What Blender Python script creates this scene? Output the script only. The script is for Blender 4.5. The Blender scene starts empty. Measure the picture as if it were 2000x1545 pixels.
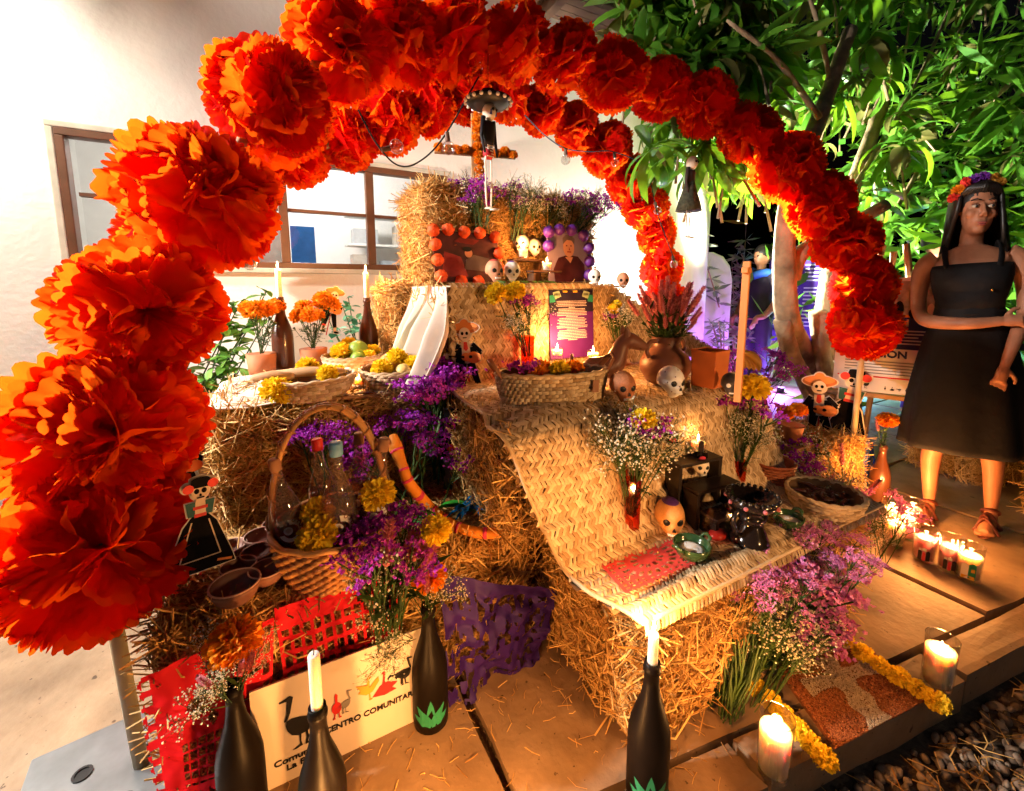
import bpy, bmesh, math, random
import numpy as np
from mathutils import Vector, Matrix, Euler, noise
R = math.radians; PI = math.pi
rnd = random.Random(7)
sc = bpy.context.scene
COL = sc.collection

# ---------------------------------------------------------------- camera
FPX, CAMH, PITCH, YAW, CYP = 835.0, 1.08, R(7.5), R(28), 670.0      # focal length in photo pixels (2000 wide)
cam = bpy.data.cameras.new('camera'); cam_o = bpy.data.objects.new('camera', cam); COL.objects.link(cam_o)
cam_o.location = (0, 0, CAMH); cam_o.rotation_euler = (PI/2 - PITCH, 0, -YAW)
cam.sensor_width = 36; cam.lens = 36*FPX/2000; cam.shift_y = -(772.5 - CYP)/2000
cam.clip_start = 0.02; cam.clip_end = 400
sc.camera = cam_o
# ---------------------------------------------------------------- night sky, faint moon
w = bpy.data.worlds.new('World'); sc.world = w; w.use_nodes = True
wn = w.node_tree; bg = wn.nodes['Background']
sky = wn.nodes.new('ShaderNodeTexSky'); sky.sky_type = 'NISHITA'; sky.sun_disc = False
sky.sun_elevation = R(-4); sky.sun_rotation = R(200)
wn.links.new(sky.outputs[0], bg.inputs[0]); bg.inputs[1].default_value = 0.05
sl = bpy.data.lights.new('moon', 'SUN'); sl.energy = 0.03; sl.angle = R(0.5); sl.color = (.7, .8, 1)
so = bpy.data.objects.new('moon', sl); COL.objects.link(so); so.rotation_euler = (R(50), 0, R(-60))
sc.view_settings.view_transform = 'Standard'; sc.view_settings.look = 'None'
sc.view_settings.exposure = 1.35; sc.view_settings.gamma = 1.0; sc.view_settings.use_curve_mapping = False
sc.render.engine = 'CYCLES'
cy = sc.cycles; cy.max_bounces = 6; cy.diffuse_bounces = 3; cy.glossy_bounces = 3; cy.transmission_bounces = 6
cy.transparent_max_bounces = 8; cy.sample_clamp_indirect = 4; cy.sample_clamp_direct = 0; cy.caustics_reflective = False; cy.caustics_refractive = False
cy.use_denoising = True; cy.use_adaptive_sampling = True; cy.adaptive_threshold = .05; cy.use_light_tree = True

# ---------------------------------------------------------------- measuring: photo pixel -> a point on a level (z) or a depth (b) plane of the place
_cp, _sp, _cw, _sw = math.cos(PITCH), math.sin(PITCH), math.cos(YAW), math.sin(YAW)
def ray(x, y):
    u = (x-1000)/FPX; v = (CYP-y)/FPX; f = _cp+v*_sp
    return Vector((u*_cw+f*_sw, -u*_sw+f*_cw, -_sp+v*_cp))
def at(x, y, z): d = ray(x, y); return Vector((0, 0, CAMH)) + d*((z-CAMH)/d.z)
def on(x, y, b): d = ray(x, y); return Vector((0, 0, CAMH)) + d*(b/d.y)
def face_cam(p): return math.atan2(-p[0], p[1])     # z turn so that local -y looks to the camera

# ---------------------------------------------------------------- materials
_M = {}
def mat(name, col, rough=.6, var=.15, scale=14, bump=0, bscale=70, tr=0, trcol=None, spec=.35, metal=0, emit=0, emcol=None, island=0, col2=None, stretch=None, sheen=0, coat=0):
    if name in _M: return _M[name]
    m = bpy.data.materials.new(name); m.use_nodes = True; nt = m.node_tree; N = nt.nodes; L = nt.links
    b = N['Principled BSDF']; out = N['Material Output']
    b.inputs['Roughness'].default_value = rough; b.inputs['Specular IOR Level'].default_value = spec; b.inputs['Metallic'].default_value = metal
    b.inputs['Coat Weight'].default_value = coat
    if sheen: b.inputs['Sheen Weight'].default_value = sheen
    tc = N.new('ShaderNodeTexCoord'); mp = N.new('ShaderNodeMapping'); L.new(tc.outputs['Object'], mp.inputs[0])
    if stretch: mp.inputs['Scale'].default_value = stretch
    c = Vector(col); lo = c*(1-var) if col2 is None else c; hi = c*(1+var) if col2 is None else Vector(col2)
    ramp = N.new('ShaderNodeValToRGB'); ramp.color_ramp.elements[0].color = (*lo, 1); ramp.color_ramp.elements[1].color = (*[min(1, k) for k in hi], 1)
    ramp.color_ramp.elements[0].position = .3; ramp.color_ramp.elements[1].position = .7
    nz = N.new('ShaderNodeTexNoise'); nz.inputs['Scale'].default_value = scale; nz.inputs['Detail'].default_value = 4; L.new(mp.outputs[0], nz.inputs['Vector'])
    fac = nz.outputs['Fac']
    if island:
        g = N.new('ShaderNodeNewGeometry'); oi = N.new('ShaderNodeObjectInfo')
        ad = N.new('ShaderNodeMath'); ad.operation = 'ADD'; L.new(g.outputs['Random Per Island'], ad.inputs[0]); L.new(oi.outputs['Random'], ad.inputs[1])
        fr = N.new('ShaderNodeMath'); fr.operation = 'FRACT'; L.new(ad.outputs[0], fr.inputs[0])
        mx = N.new('ShaderNodeMix'); mx.inputs[0].default_value = island; L.new(fac, mx.inputs[2]); L.new(fr.outputs[0], mx.inputs[3]); fac = mx.outputs[0]
        ramp.color_ramp.elements[0].position = .1; ramp.color_ramp.elements[1].position = .9
    L.new(fac, ramp.inputs[0]); L.new(ramp.outputs[0], b.inputs['Base Color'])
    if bump:
        n2 = N.new('ShaderNodeTexNoise'); n2.inputs['Scale'].default_value = bscale; n2.inputs['Detail'].default_value = 5; L.new(mp.outputs[0], n2.inputs['Vector'])
        bp = N.new('ShaderNodeBump'); bp.inputs['Strength'].default_value = bump; bp.inputs['Distance'].default_value = .01
        L.new(n2.outputs['Fac'], bp.inputs['Height']); L.new(bp.outputs[0], b.inputs['Normal'])
    if emit:
        b.inputs['Emission Color'].default_value = (*(emcol or col), 1); b.inputs['Emission Strength'].default_value = emit
    if tr:
        t = N.new('ShaderNodeBsdfTranslucent'); mxs = N.new('ShaderNodeMixShader'); mxs.inputs[0].default_value = tr
        if trcol: t.inputs[0].default_value = (*trcol, 1)
        else: L.new(ramp.outputs[0], t.inputs[0])
        L.new(b.outputs[0], mxs.inputs[1]); L.new(t.outputs[0], mxs.inputs[2]); L.new(mxs.outputs[0], out.inputs[0])
    _M[name] = m; return m
def glass(name, tint=(1, 1, 1), gl=.06, haze=0):
    if name in _M: return _M[name]
    m = bpy.data.materials.new(name); m.use_nodes = True; nt = m.node_tree; N = nt.nodes; L = nt.links
    for n in list(N): N.remove(n)
    out = N.new('ShaderNodeOutputMaterial'); tp = N.new('ShaderNodeBsdfTransparent'); tp.inputs[0].default_value = (*tint, 1)
    g = N.new('ShaderNodeBsdfGlossy'); g.inputs['Roughness'].default_value = .04
    lw = N.new('ShaderNodeLayerWeight'); lw.inputs[0].default_value = .5
    pw = N.new('ShaderNodeMath'); pw.operation = 'POWER'; pw.inputs[1].default_value = 2.3; L.new(lw.outputs['Facing'], pw.inputs[0])
    ma = N.new('ShaderNodeMath'); ma.operation = 'MULTIPLY_ADD'; ma.inputs[1].default_value = .55; ma.inputs[2].default_value = gl*.6; L.new(pw.outputs[0], ma.inputs[0])
    mx = N.new('ShaderNodeMixShader'); L.new(ma.outputs[0], mx.inputs[0]); L.new(tp.outputs[0], mx.inputs[1]); L.new(g.outputs[0], mx.inputs[2]); L.new(mx.outputs[0], out.inputs[0])
    if haze:
        df = N.new('ShaderNodeBsdfDiffuse'); df.inputs[0].default_value = (*tint, 1); m2 = N.new('ShaderNodeMixShader'); m2.inputs[0].default_value = haze; L.new(mx.outputs[0], m2.inputs[1]); L.new(df.outputs[0], m2.inputs[2]); L.new(m2.outputs[0], out.inputs[0])
    _M[name] = m; return m
def glow(name, col, s):
    if name in _M: return _M[name]
    m = bpy.data.materials.new(name); m.use_nodes = True; N = m.node_tree.nodes
    b = N['Principled BSDF']; b.inputs['Base Color'].default_value = (*[k*.5 for k in col], 1)
    b.inputs['Emission Color'].default_value = (*col, 1); b.inputs['Emission Strength'].default_value = s
    _M[name] = m; return m

# ---------------------------------------------------------------- mesh helpers
class MB:
    def __init__(s): s.v = []; s.f = []; s.mi = []; s.cur = 0
    def add(s, vs, fs):
        o = len(s.v); s.v += [tuple(p) for p in vs]; s.f += [tuple(i+o for i in f) for f in fs]; s.mi += [s.cur]*len(fs); return s
    def box(s, c, d, rot=None):
        x, y, z = (k/2 for k in d)
        vs = [Vector((sx*x, sy*y, sz*z)) for sx in (-1, 1) for sy in (-1, 1) for sz in (-1, 1)]
        if rot is not None: m = rot.to_matrix() if isinstance(rot, Euler) else rot; vs = [m @ v for v in vs]
        c = Vector(c)
        return s.add([v+c for v in vs], [(0, 1, 3, 2), (4, 6, 7, 5), (0, 4, 5, 1), (2, 3, 7, 6), (0, 2, 6, 4), (1, 5, 7, 3)])
    def tube(s, pts, rs, n=8, cap=True, flat=1.0):
        pts = [Vector(p) for p in pts]
        if not hasattr(rs, '__len__'): rs = [rs]*len(pts)
        vs = []; prev = None
        for i, p in enumerate(pts):
            t = (pts[min(i+1, len(pts)-1)]-pts[max(i-1, 0)])
            t = t.normalized() if t.length > 1e-9 else Vector((0, 0, 1))
            if prev is None: a = t.orthogonal().normalized()
            else:
                a = prev - t*prev.dot(t); a = a.normalized() if a.length > 1e-6 else t.orthogonal().normalized()
            prev = a; b = t.cross(a)
            for k in range(n):
                an = 2*PI*k/n; vs.append(p + (a*math.cos(an) + b*math.sin(an)*flat)*rs[i])
        fs = [(i*n+k, i*n+(k+1) % n, (i+1)*n+(k+1) % n, (i+1)*n+k) for i in range(len(pts)-1) for k in range(n)]
        if cap: fs += [tuple(range(n-1, -1, -1)), tuple((len(pts)-1)*n+k for k in range(n))]
        return s.add(vs, fs)
    def lathe(s, prof, n=24, c=(0, 0, 0), sx=1, sy=1, rot=None, cap=True):
        c = Vector(c); vs = []
        for r, z in prof:
            for k in range(n):
                an = 2*PI*k/n; v = Vector((r*math.cos(an)*sx, r*math.sin(an)*sy, z))
                if rot is not None: v = rot @ v
                vs.append(v+c)
        m = len(prof)
        fs = [(i*n+k, i*n+(k+1) % n, (i+1)*n+(k+1) % n, (i+1)*n+k) for i in range(m-1) for k in range(n)]
        if cap and prof[0][0] > 1e-5: fs.append(tuple(range(n-1, -1, -1)))
        if cap and prof[-1][0] > 1e-5: fs.append(tuple((m-1)*n+k for k in range(n)))
        return s.add(vs, fs)
    def ball(s, c, r, n=10, m=7, sc3=(1, 1, 1), rot=None):
        prof = [(max(1e-6, math.sin(PI*i/m)), -math.cos(PI*i/m)) for i in range(m+1)]
        vs0 = []; c = Vector(c)
        for rr, z in prof:
            for k in range(n):
                v = Vector((rr*math.cos(2*PI*k/n)*sc3[0]*r, rr*math.sin(2*PI*k/n)*sc3[1]*r, z*sc3[2]*r))
                vs0.append((rot @ v if rot is not None else v)+c)
        return s.add(vs0, [(i*n+k, i*n+(k+1) % n, (i+1)*n+(k+1) % n, (i+1)*n+k) for i in range(m) for k in range(n)])
    def poly(s, pts, y0=0, th=.002):
        # outline in x,z extruded along y (front at y0-th, towards -y)
        n = len(pts); vs = [(x, y0-th, z) for x, z in pts] + [(x, y0, z) for x, z in pts]
        tr = tess(pts)
        fs = [t for t in tr] + [tuple(i+n for i in reversed(t)) for t in tr] + [(i, i+n, (i+1) % n+n, (i+1) % n) for i in range(n)]
        return s.add(vs, fs)
    def mesh(s, name, smooth=False):
        me = bpy.data.meshes.new(name); me.from_pydata(s.v, [], s.f); 
        if any(s.mi): me.polygons.foreach_set('material_index', s.mi)
        if smooth: me.polygons.foreach_set('use_smooth', [True]*len(me.polygons))
        me.update(); return me
def tess(pts):
    from mathutils.geometry import tessellate_polygon
    t = tessellate_polygon([[Vector((x, z, 0)) for x, z in pts]])
    out = []
    for a, b, c in t:
        A, B, Cc = (Vector(pts[k]) for k in (a, b, c))
        cr = (B.x-A.x)*(Cc.y-A.y)-(B.y-A.y)*(Cc.x-A.x)
        out.append((a, b, c) if cr > 0 else (a, c, b))
    return out
def ob(name, mb, m, parent=None, smooth=False, loc=None, rot=None, kind=None, label=None, bevel=0, sub=0):
    me = mb.mesh(name, smooth) if isinstance(mb, MB) else mb
    if isinstance(mb, MB):
        for k in (m if isinstance(m, (list, tuple)) else [m]): me.materials.append(k)
        if smooth and bevel == 0: pass
    o = bpy.data.objects.new(name, me); COL.objects.link(o)
    if parent is not None: o.parent = parent
    if loc is not None: o.location = loc
    if rot is not None: o.rotation_euler = rot
    if kind: o['kind'] = kind
    if label: o['label'] = label
    if bevel:
        bm = o.modifiers.new('bevel', 'BEVEL'); bm.width = bevel; bm.segments = 2; bm.limit_method = 'ANGLE'
    if sub:
        sm = o.modifiers.new('sub', 'SUBSURF'); sm.levels = sub; sm.render_levels = sub
    return o
def tag(o, label, cat, group=None):
    o['label'] = label; o['category'] = cat
    if group: o['group'] = group
    return o
def thing(name, label, cat, loc=(0, 0, 0), rz=0, group=None, rot=None):
    o = bpy.data.objects.new(name, None); COL.objects.link(o); o.location = loc
    o.rotation_euler = rot if rot is not None else (0, 0, rz); o.empty_display_size = .05
    return tag(o, label, cat, group)
def dup(o, parent=None, loc=None, rot=None, scale=None, label=None):
    c = o.copy(); COL.objects.link(c); c.parent = parent
    if loc is not None: c.location = loc
    if rot is not None: c.rotation_euler = rot
    if scale is not None: c.scale = (scale,)*3 if not hasattr(scale, '__len__') else scale
    if label: c['label'] = label
    for ch in o.children: dup(ch, c)
    return c
def kill(o):
    for ch in list(o.children): kill(ch)
    bpy.data.objects.remove(o)
def light(name, loc, power, col, radius=.02, parent=None, kind='POINT', rot=None, spot=None, blend=.3):
    l = bpy.data.lights.new(name, kind); l.energy = power; l.color = col; l.shadow_soft_size = radius
    if kind == 'SPOT': l.spot_size = spot; l.spot_blend = blend
    o = bpy.data.objects.new(name, l); COL.objects.link(o); o.location = loc
    if rot is not None: o.rotation_euler = rot
    if parent is not None: o.parent = parent
    return o
def look_rot(a, b): return (Vector(b)-Vector(a)).to_track_quat('-Z', 'Y').to_euler()
def up_rot(d): return Vector(d).to_track_quat('Z', 'Y').to_euler()
def catmull(pts, n):
    P = [Vector(p) for p in pts]; P = [P[0]*2-P[1]] + P + [P[-1]*2-P[-2]]; out = []
    for i in range(1, len(P)-2):
        for k in range(n):
            t = k/n; a, b, c, d = P[i-1], P[i], P[i+1], P[i+2]
            out.append(.5*((2*b)+(c-a)*t+(2*a-5*b+4*c-d)*t*t+(3*b-a-3*c+d)*t**3))
    return out + [P[-2]]

# base colours
CANDLE = (1.0, .40, .10)
M_wall = mat('wall_plaster', (.70, .64, .53), .85, .08, 1.6, col2=(.82, .77, .67), bump=.35, bscale=28)
M_straw = mat('straw', (.36, .17, .035), .6, island=.8, col2=(.80, .52, .18), tr=.12)
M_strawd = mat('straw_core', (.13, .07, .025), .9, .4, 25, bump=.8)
M_palm = mat('palm_strip', (.34, .21, .095), .55, island=.75, col2=(.74, .57, .36), scale=60, bump=.25, bscale=300)
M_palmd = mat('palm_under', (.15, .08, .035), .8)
M_wicker = mat('wicker', (.34, .13, .04), .45, island=.6, col2=(.58, .30, .10), bump=.2, bscale=120)
M_wood = mat('raw_wood', (.40, .22, .09), .6, .25, 6, stretch=(1, 1, .12), bump=.2)
M_wooddk = mat('dark_wood', (.02, .013, .01), .45, .3, 8)
M_frame = mat('window_frame_brown', (.13, .055, .025), .4, .15)
M_tissue = mat('tissue_red', (.74, .006, .004), .85, .12, 8, bump=.8, bscale=11, tr=.76, trcol=(.92, .11, .004), spec=.08)
M_red_paper = mat('red_paper', (.75, .015, .03), .7, .08, tr=.35, spec=.15)
M_pink_paper = mat('coral_paper', (.85, .10, .09), .7, .06, tr=.3, spec=.15)
M_purple_paper = mat('purple_paper', (.035, .007, .15), .6, .1, tr=.25)
M_white = mat('white_paint', (.8, .79, .76), .5, .03)
M_wax = mat('candle_wax', (.85, .80, .70), .45, .03, spec=.4, tr=.25)
M_black = mat('black', (.008, .008, .009), .4, .2)
M_blackgl = mat('black_glaze', (.010, .007, .006), .12, .2, coat=.6)
M_bottle = mat('bottle_black', (.006, .004, .003), .45, .3, spec=.10)
M_bottlebr = mat('bottle_brown', (.07, .022, .010), .3, .2, coat=.3)
M_green = mat('print_green', (.02, .22, .11), .5, .15)
M_leaf2 = mat('mango_leaf_olive', (.10, .10, .025), .4, island=.7, col2=(.20, .17, .05), tr=.2, spec=.4)
M_leaf = mat('mango_leaf', (.022, .10, .008), .35, island=.7, col2=(.11, .26, .025), tr=.32, trcol=(.26, .50, .02), spec=.45)
M_stem = mat('flower_stem', (.035, .075, .012), .6, .3, tr=.1)
M_shrub = mat('shrub_leaf', (.08, .26, .03), .5, island=.7, col2=(.22, .45, .08), tr=.3)
M_mari = mat('marigold_orange', (.85, .21, .004), .7, island=.6, col2=(.95, .42, .015), tr=.25)
M_mariy = mat('marigold_yellow', (.86, .56, .01), .7, island=.6, col2=(.95, .76, .04), tr=.25)
M_stat = mat('statice_purple', (.26, .012, .34), .7, island=.8, col2=(.55, .05, .58), tr=.2)
M_statp = mat('statice_pink', (.50, .10, .36), .7, island=.8, col2=(.78, .34, .62), tr=.2)
M_gyp = mat('gypsophila_white', (.72, .66, .50), .7, .1, tr=.2)
M_celo = mat('celosia_pink', (.45, .10, .13), .8, island=.7, col2=(.70, .28, .30), tr=.15)
M_clay = mat('clay', (.42, .15, .06), .7, .18, 10, bump=.1)
M_claydk = mat('clay_dark', (.16, .06, .035), .45, .2, 9)
M_skin = mat('skin', (.30, .12, .062), .5, .14, 16, bump=.12, bscale=160, spec=.35)
M_hair = mat('hair', (.010, .007, .006), .4, .3, 40, stretch=(1, 1, .1))
M_dress = mat('dress_black', (.007, .0055, .006), .8, .3, 6, bump=.4, bscale=18, spec=.2)
M_cloth = mat('white_cloth', (.80, .70, .60), .85, .05, 6, bump=.15, bscale=18, tr=.15)
M_glass = glass('thin_glass', (1, 1, 1), .11); M_bulb = glass('bulb_glass', (.95, .95, .95), .30); M_glassor = glass('orange_glass', (.9, .42, .15)); M_glasscl = glass('bottle_glass', (.93, .90, .86))
M_pink = mat('guava_pink', (.55, .05, .12), .6)

# ================================================================ THE SETTING
M_stone = mat('paving_stone', (.31, .22, .145), .65, .22, 5, bump=.25, bscale=40)
def stone_pits(m):
    nt = m.node_tree; N = nt.nodes; L = nt.links; b = N['Principled BSDF']
    src = b.inputs['Base Color'].links[0].from_socket; tc = N.new('ShaderNodeTexCoord'); oi = N.new('ShaderNodeObjectInfo')
    def nz(scale, det, p0, p1, c0, c1, rough=.5):
        n = N.new('ShaderNodeTexNoise'); n.inputs['Scale'].default_value = scale; n.inputs['Detail'].default_value = det; n.inputs['Roughness'].default_value = rough; n.noise_dimensions = '4D'
        L.new(tc.outputs['Object'], n.inputs['Vector']); w_ = N.new('ShaderNodeMath'); w_.operation = 'MULTIPLY'; w_.inputs[1].default_value = 37; L.new(oi.outputs['Random'], w_.inputs[0]); L.new(w_.outputs[0], n.inputs['W'])
        r = N.new('ShaderNodeValToRGB'); e = r.color_ramp.elements; e[0].position = p0; e[1].position = p1; e[0].color = (*c0, 1); e[1].color = (*c1, 1); L.new(n.outputs['Fac'], r.inputs[0]); return r.outputs[0]
    def mul(a, c):
        mx = N.new('ShaderNodeMix'); mx.data_type = 'RGBA'; mx.blend_type = 'MULTIPLY'; mx.inputs[0].default_value = 1; L.new(a, mx.inputs[6]); L.new(c, mx.inputs[7]); return mx.outputs[2]
    specks = nz(75, 3, .66, .70, (1, 1, 1), (.30, .26, .22), .6); big = nz(26, 2, .70, .73, (1, 1, 1), (.28, .24, .2)); grime = nz(2.2, 6, .34, .70, (.55, .50, .44), (1.08, 1.05, 1.0), .65); tint = nz(7, 5, .35, .65, (.86, .80, .72), (1.05, 1.03, 1.0))
    L.new(mul(mul(mul(mul(src, specks), big), grime), tint), b.inputs['Base Color'])
stone_pits(M_stone)
M_soil = mat('soil', (.10, .065, .04), .95, .4, 20, bump=.8)
g = MB(); g.add([(-60, -60, -.13), (60, -60, -.13), (60, 60, -.13), (-60, 60, -.13)], [(0, 1, 2, 3)])
ob('ground', g, M_soil, kind='structure')
edge = lambda a: .448 - .140*(a-.8)
pav = bpy.data.objects.new('paving', None); COL.objects.link(pav); pav['kind'] = 'structure'
bed = MB(); bed.add([(-3.2, edge(-3.2)+.02, -.03), (6.5, edge(4.5)+.02, -.03), (6.5, 5.2, -.03), (-3.2, 2.94, -.03)], [(0, 1, 2, 3)])
ob('joint_soil', bed, M_soil, pav)
def slab(c4, th=.10):
    # c4: four corners (a,b) counter-clockwise
    P = [Vector((*p, 0)) for p in c4]; cen = sum(P, Vector())/4; dz = rnd.uniform(-.003, .003)
    bm = bmesh.new(); n = 5; rows = []
    for i in range(n+1):
        row = []
        for j in range(n+1):
            u, v = i/n, j/n; p = (P[0]*(1-u)+P[1]*u)*(1-v) + (P[3]*(1-u)+P[2]*u)*v
            if i in (0, n) or j in (0, n): p = p + Vector((rnd.uniform(-.004, .004), rnd.uniform(-.004, .004), -.003))
            row.append(bm.verts.new((p.x-cen.x, p.y-cen.y, dz+p.z+rnd.uniform(-.0012, .0012))))
        rows.append(row)
    for i in range(n):
        for j in range(n): bm.faces.new((rows[i][j], rows[i+1][j], rows[i+1][j+1], rows[i][j+1]))
    be = [e for e in bm.edges if e.is_boundary]; r = bmesh.ops.extrude_edge_only(bm, edges=be)
    for v in r['geom']:
        if isinstance(v, bmesh.types.BMVert): v.co.z = -th; v.co.x += 0
    bmesh.ops.recalc_face_normals(bm, faces=bm.faces)
    me = bpy.data.meshes.new('slab'); bm.to_mesh(me); bm.free(); me.materials.append(M_stone)
    o = ob('slab', me, None, pav, loc=cen)
    return o
G = .014
def slab_row(b0, b1, cuts):
    for a0, a1 in zip(cuts, cuts[1:]):
        f = lambda b, a: b(a) if callable(b) else b
        slab([(a0+G, f(b0, a0)+G*.6), (a1-G, f(b0, a1)+G*.6), (a1-G, f(b1, a1)-G*.6), (a0+G, f(b1, a0)-G*.6)])
J = lambda a: edge(a)+.115
slab_row(edge, J, [-2.4, -1.5, -.6, .12, .88, 1.62, 2.3, 3.1, 4.0])
slab_row(J, 1.12, [-2.4, -1.3, -.45, .368, 1.19, 2.011, 2.83, 3.65, 4.5])
slab_row(1.12, 1.853, [-2.8, -2.0, -1.2, -.35, .5, 1.4, 2.2, 3.0, 3.9, 4.8, 5.6])
slab_row(1.853, 2.93, [-2.8, -1.6, -.55, .4, 1.4, 2.4, 3.4, 4.4, 5.4])
slab_row(2.95, 4.2, [3.95, 4.8, 5.6, 6.4])
# grass tufts in the joint at the left
gm = MB()
for k in range(260):
    a = rnd.uniform(-1.15, -.45); x, y = a, 1.853+rnd.uniform(-.012, .012); h = rnd.uniform(.008, .03); q = rnd.uniform(0, 6.28); d = Vector((math.cos(q), math.sin(q), 0))
    gm.add([Vector((x, y, -.02))+d.cross(Vector((0, 0, 1)))*.002, Vector((x, y, -.02))-d.cross(Vector((0, 0, 1)))*.002, Vector((x, y, h))+d*.012], [(0, 1, 2)])
tag(ob('joint_grass', gm, M_shrub, kind='stuff'), 'short grass in the paving joint at the far left', 'grass')

# gravel below the step at lower right
M_peb = mat('pebble', (.09, .06, .04), .6, .5, 12, col2=(.34, .26, .19), island=.8, bump=.2, bscale=3)
pm = []
for k in range(4):
    bm = bmesh.new(); bmesh.ops.create_icosphere(bm, subdivisions=2, radius=1)
    for v in bm.verts: v.co *= 1+.30*noise.noise(v.co*1.2+Vector((k*7, 0, 0)))
    me = bpy.data.meshes.new('pebble'); bm.to_mesh(me); bm.free(); me.materials.append(M_peb)
    me.polygons.foreach_set('use_smooth', [True]*len(me.polygons)); pm.append(me)
grav = bpy.data.objects.new('gravel', None); COL.objects.link(grav); grav['kind'] = 'structure'
spots = []
tries = 0
while len(spots) < 3400 and tries < 60000:
    tries += 1; a = rnd.uniform(.3, 4.2); b = edge(a) - .004 - abs(rnd.gauss(0, 1))*.33
    s = rnd.uniform(.006, .014)
    if all((a-p[0])**2+(b-p[1])**2 > (.72*(s+p[2]))**2 for p in spots[-700:]): spots.append((a, b, s))
spots.sort(key=lambda p: (p[0]-.6)**2+p[1]**2)
stuffm = MB()
for i, (a, b, s) in enumerate(spots):
    rot = (rnd.uniform(0, 6), rnd.uniform(0, 6), rnd.uniform(0, 6)); loc = (a, b, -.125+s*.5); scl = (s*rnd.uniform(1, 1.5), s, s*rnd.uniform(.6, .9))
    if i < 300:
        o = ob('pebble', pm[i % 4], None, grav, loc=loc, rot=rot); o.scale = scl
    else:
        mtx = Matrix.LocRotScale(Vector(loc), Euler(rot), Vector(scl)); me = pm[i % 4]
        stuffm.add([mtx @ v.co for v in me.vertices], [tuple(p.vertices) for p in me.polygons])
ob('pebbles', stuffm, M_peb, grav, smooth=True, kind='stuff')

# ================================================================ the house
WB = 2.948
house = thing('house', 'cream plastered house wall with a strip window and wooden eave behind the altar', 'house', (0, WB, 0))
def holed_wall(xs, zs, hole, th):
    mb = MB(); n = len(zs); vs = []
    for y in (0, th):
        for x in xs:
            for z in zs: vs.append((x, y, z))
    q = len(xs)*n; fs = []
    for i in range(len(xs)-1):
        for j in range(n-1):
            if (i, j) in hole: continue
            a, b, c, d = i*n+j, (i+1)*n+j, (i+1)*n+j+1, i*n+j+1
            fs += [(a, b, c, d), (a+q, d+q, c+q, b+q)]
            for (p0, p1, nb) in ((a, b, (i, j-1)), (b, c, (i+1, j)), (c, d, (i, j+1)), (d, a, (i-1, j))):
                inside = 0 <= nb[0] < len(xs)-1 and 0 <= nb[1] < n-1
                if (not inside) or nb in hole: fs.append((p0, p0+q, p1+q, p1))
    return mb.add(vs, fs)
W0, W1, WZ0, WZ1 = -.925, 1.05, 1.19, 1.84
ob('wall', holed_wall([-3.2, W0, W1, 3.45], [0, WZ0, WZ1, 3.3], {(1, 1)}, .16), M_wall, house)
pl = MB(); pl.box((-1.0, -.02, .05), (4.2, .04, .10)); ob('plinth', pl, M_wall, house, bevel=.008)
cm = MB(); cm.lathe([(.31, 0), (.31, 3.3)], 40); ob('column', cm, M_wall, house, smooth=True, loc=(3.56, .2, 0))
# window: frame, mullions, bars and panes
win = bpy.data.objects.new('window', None); COL.objects.link(win); win.parent = house
fr = MB(); e = .035
fr.box(((W0+W1)/2, .02, WZ1-e/2), (W1-W0, .07, e)); fr.box(((W0+W1)/2, .02, WZ0+e/2), (W1-W0, .07, e))
fr.box((W0+e/2, .02, (WZ0+WZ1)/2), (e, .07, WZ1-WZ0-2*e)); fr.box((W1-e/2, .02, (WZ0+WZ1)/2), (e, .07, WZ1-WZ0-2*e))
ob('frame', fr, M_frame, win, bevel=.004)
mull = [W0+e, -.46, .03, .53, W1-e]
for x in mull[1:-1]:
    m_ = MB(); m_.box((x, .02, (WZ0+WZ1)/2), (.05, .06, WZ1-WZ0-2*e-.001)); ob('mullion', m_, M_frame, win, bevel=.004)
for x0, x1 in zip(mull, mull[1:]):
    m_ = MB(); m_.box(((x0+x1)/2, .02, 1.535), (x1-x0-.052, .04, .018)); ob('glazing_bar', m_, M_frame, win)
    for z0, z1 in ((WZ0+e, 1.526), (1.544, WZ1-e)):
        p_ = MB(); p_.box(((x0+x1)/2, .03, (z0+z1)/2), (x1-x0-.054, .004, z1-z0-.002)); ob('pane', p_, M_glass, win)
trm = MB(); d = .03
trm.box(((W0+W1)/2, -.006, WZ1+d/2), (W1-W0+2*d, .024, d)); trm.box((W0-d/2, -.006, (WZ0+WZ1)/2), (d, .024, WZ1-WZ0))
trm.box(((W0+W1)/2, -.012, WZ0-d/2), (W1-W0+2*d, .05, d)); ob('surround', trm, mat('trim', (.50, .45, .33), .7), win, bevel=.005)
# eave: fascia, rafters, boarded soffit
M_eave = mat('eave_wood', (.16, .09, .05), .6, .25, 6, stretch=(.15, 1, 1)); M_tile = mat('roof_brown', (.055, .032, .024), .7)
roof = MB(); roof.box((.45, -.51, 3.02), (6.4, .05, .22)); ro = ob('roof', roof, M_tile, house, bevel=.01)
for k in range(7):
    bd = MB(); bd.box((.45, -.45+k*.075, 3.09), (6.3, .07, .02)); ob('soffit_board', bd, M_eave, ro)
for k in range(9):
    rf = MB(); rf.box((-2.3+k*.68, -.24, 3.03), (.07, .46, .09)); ob('rafter', rf, M_eave, ro, bevel=.004)
top = MB(); top.add([(-2.8, -.56, 3.13), (3.7, -.56, 3.13), (3.7, 3, 3.9), (-2.8, 3, 3.9)], [(0, 1, 2, 3)]); ob('roof_slope', top, M_tile, ro)
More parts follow.
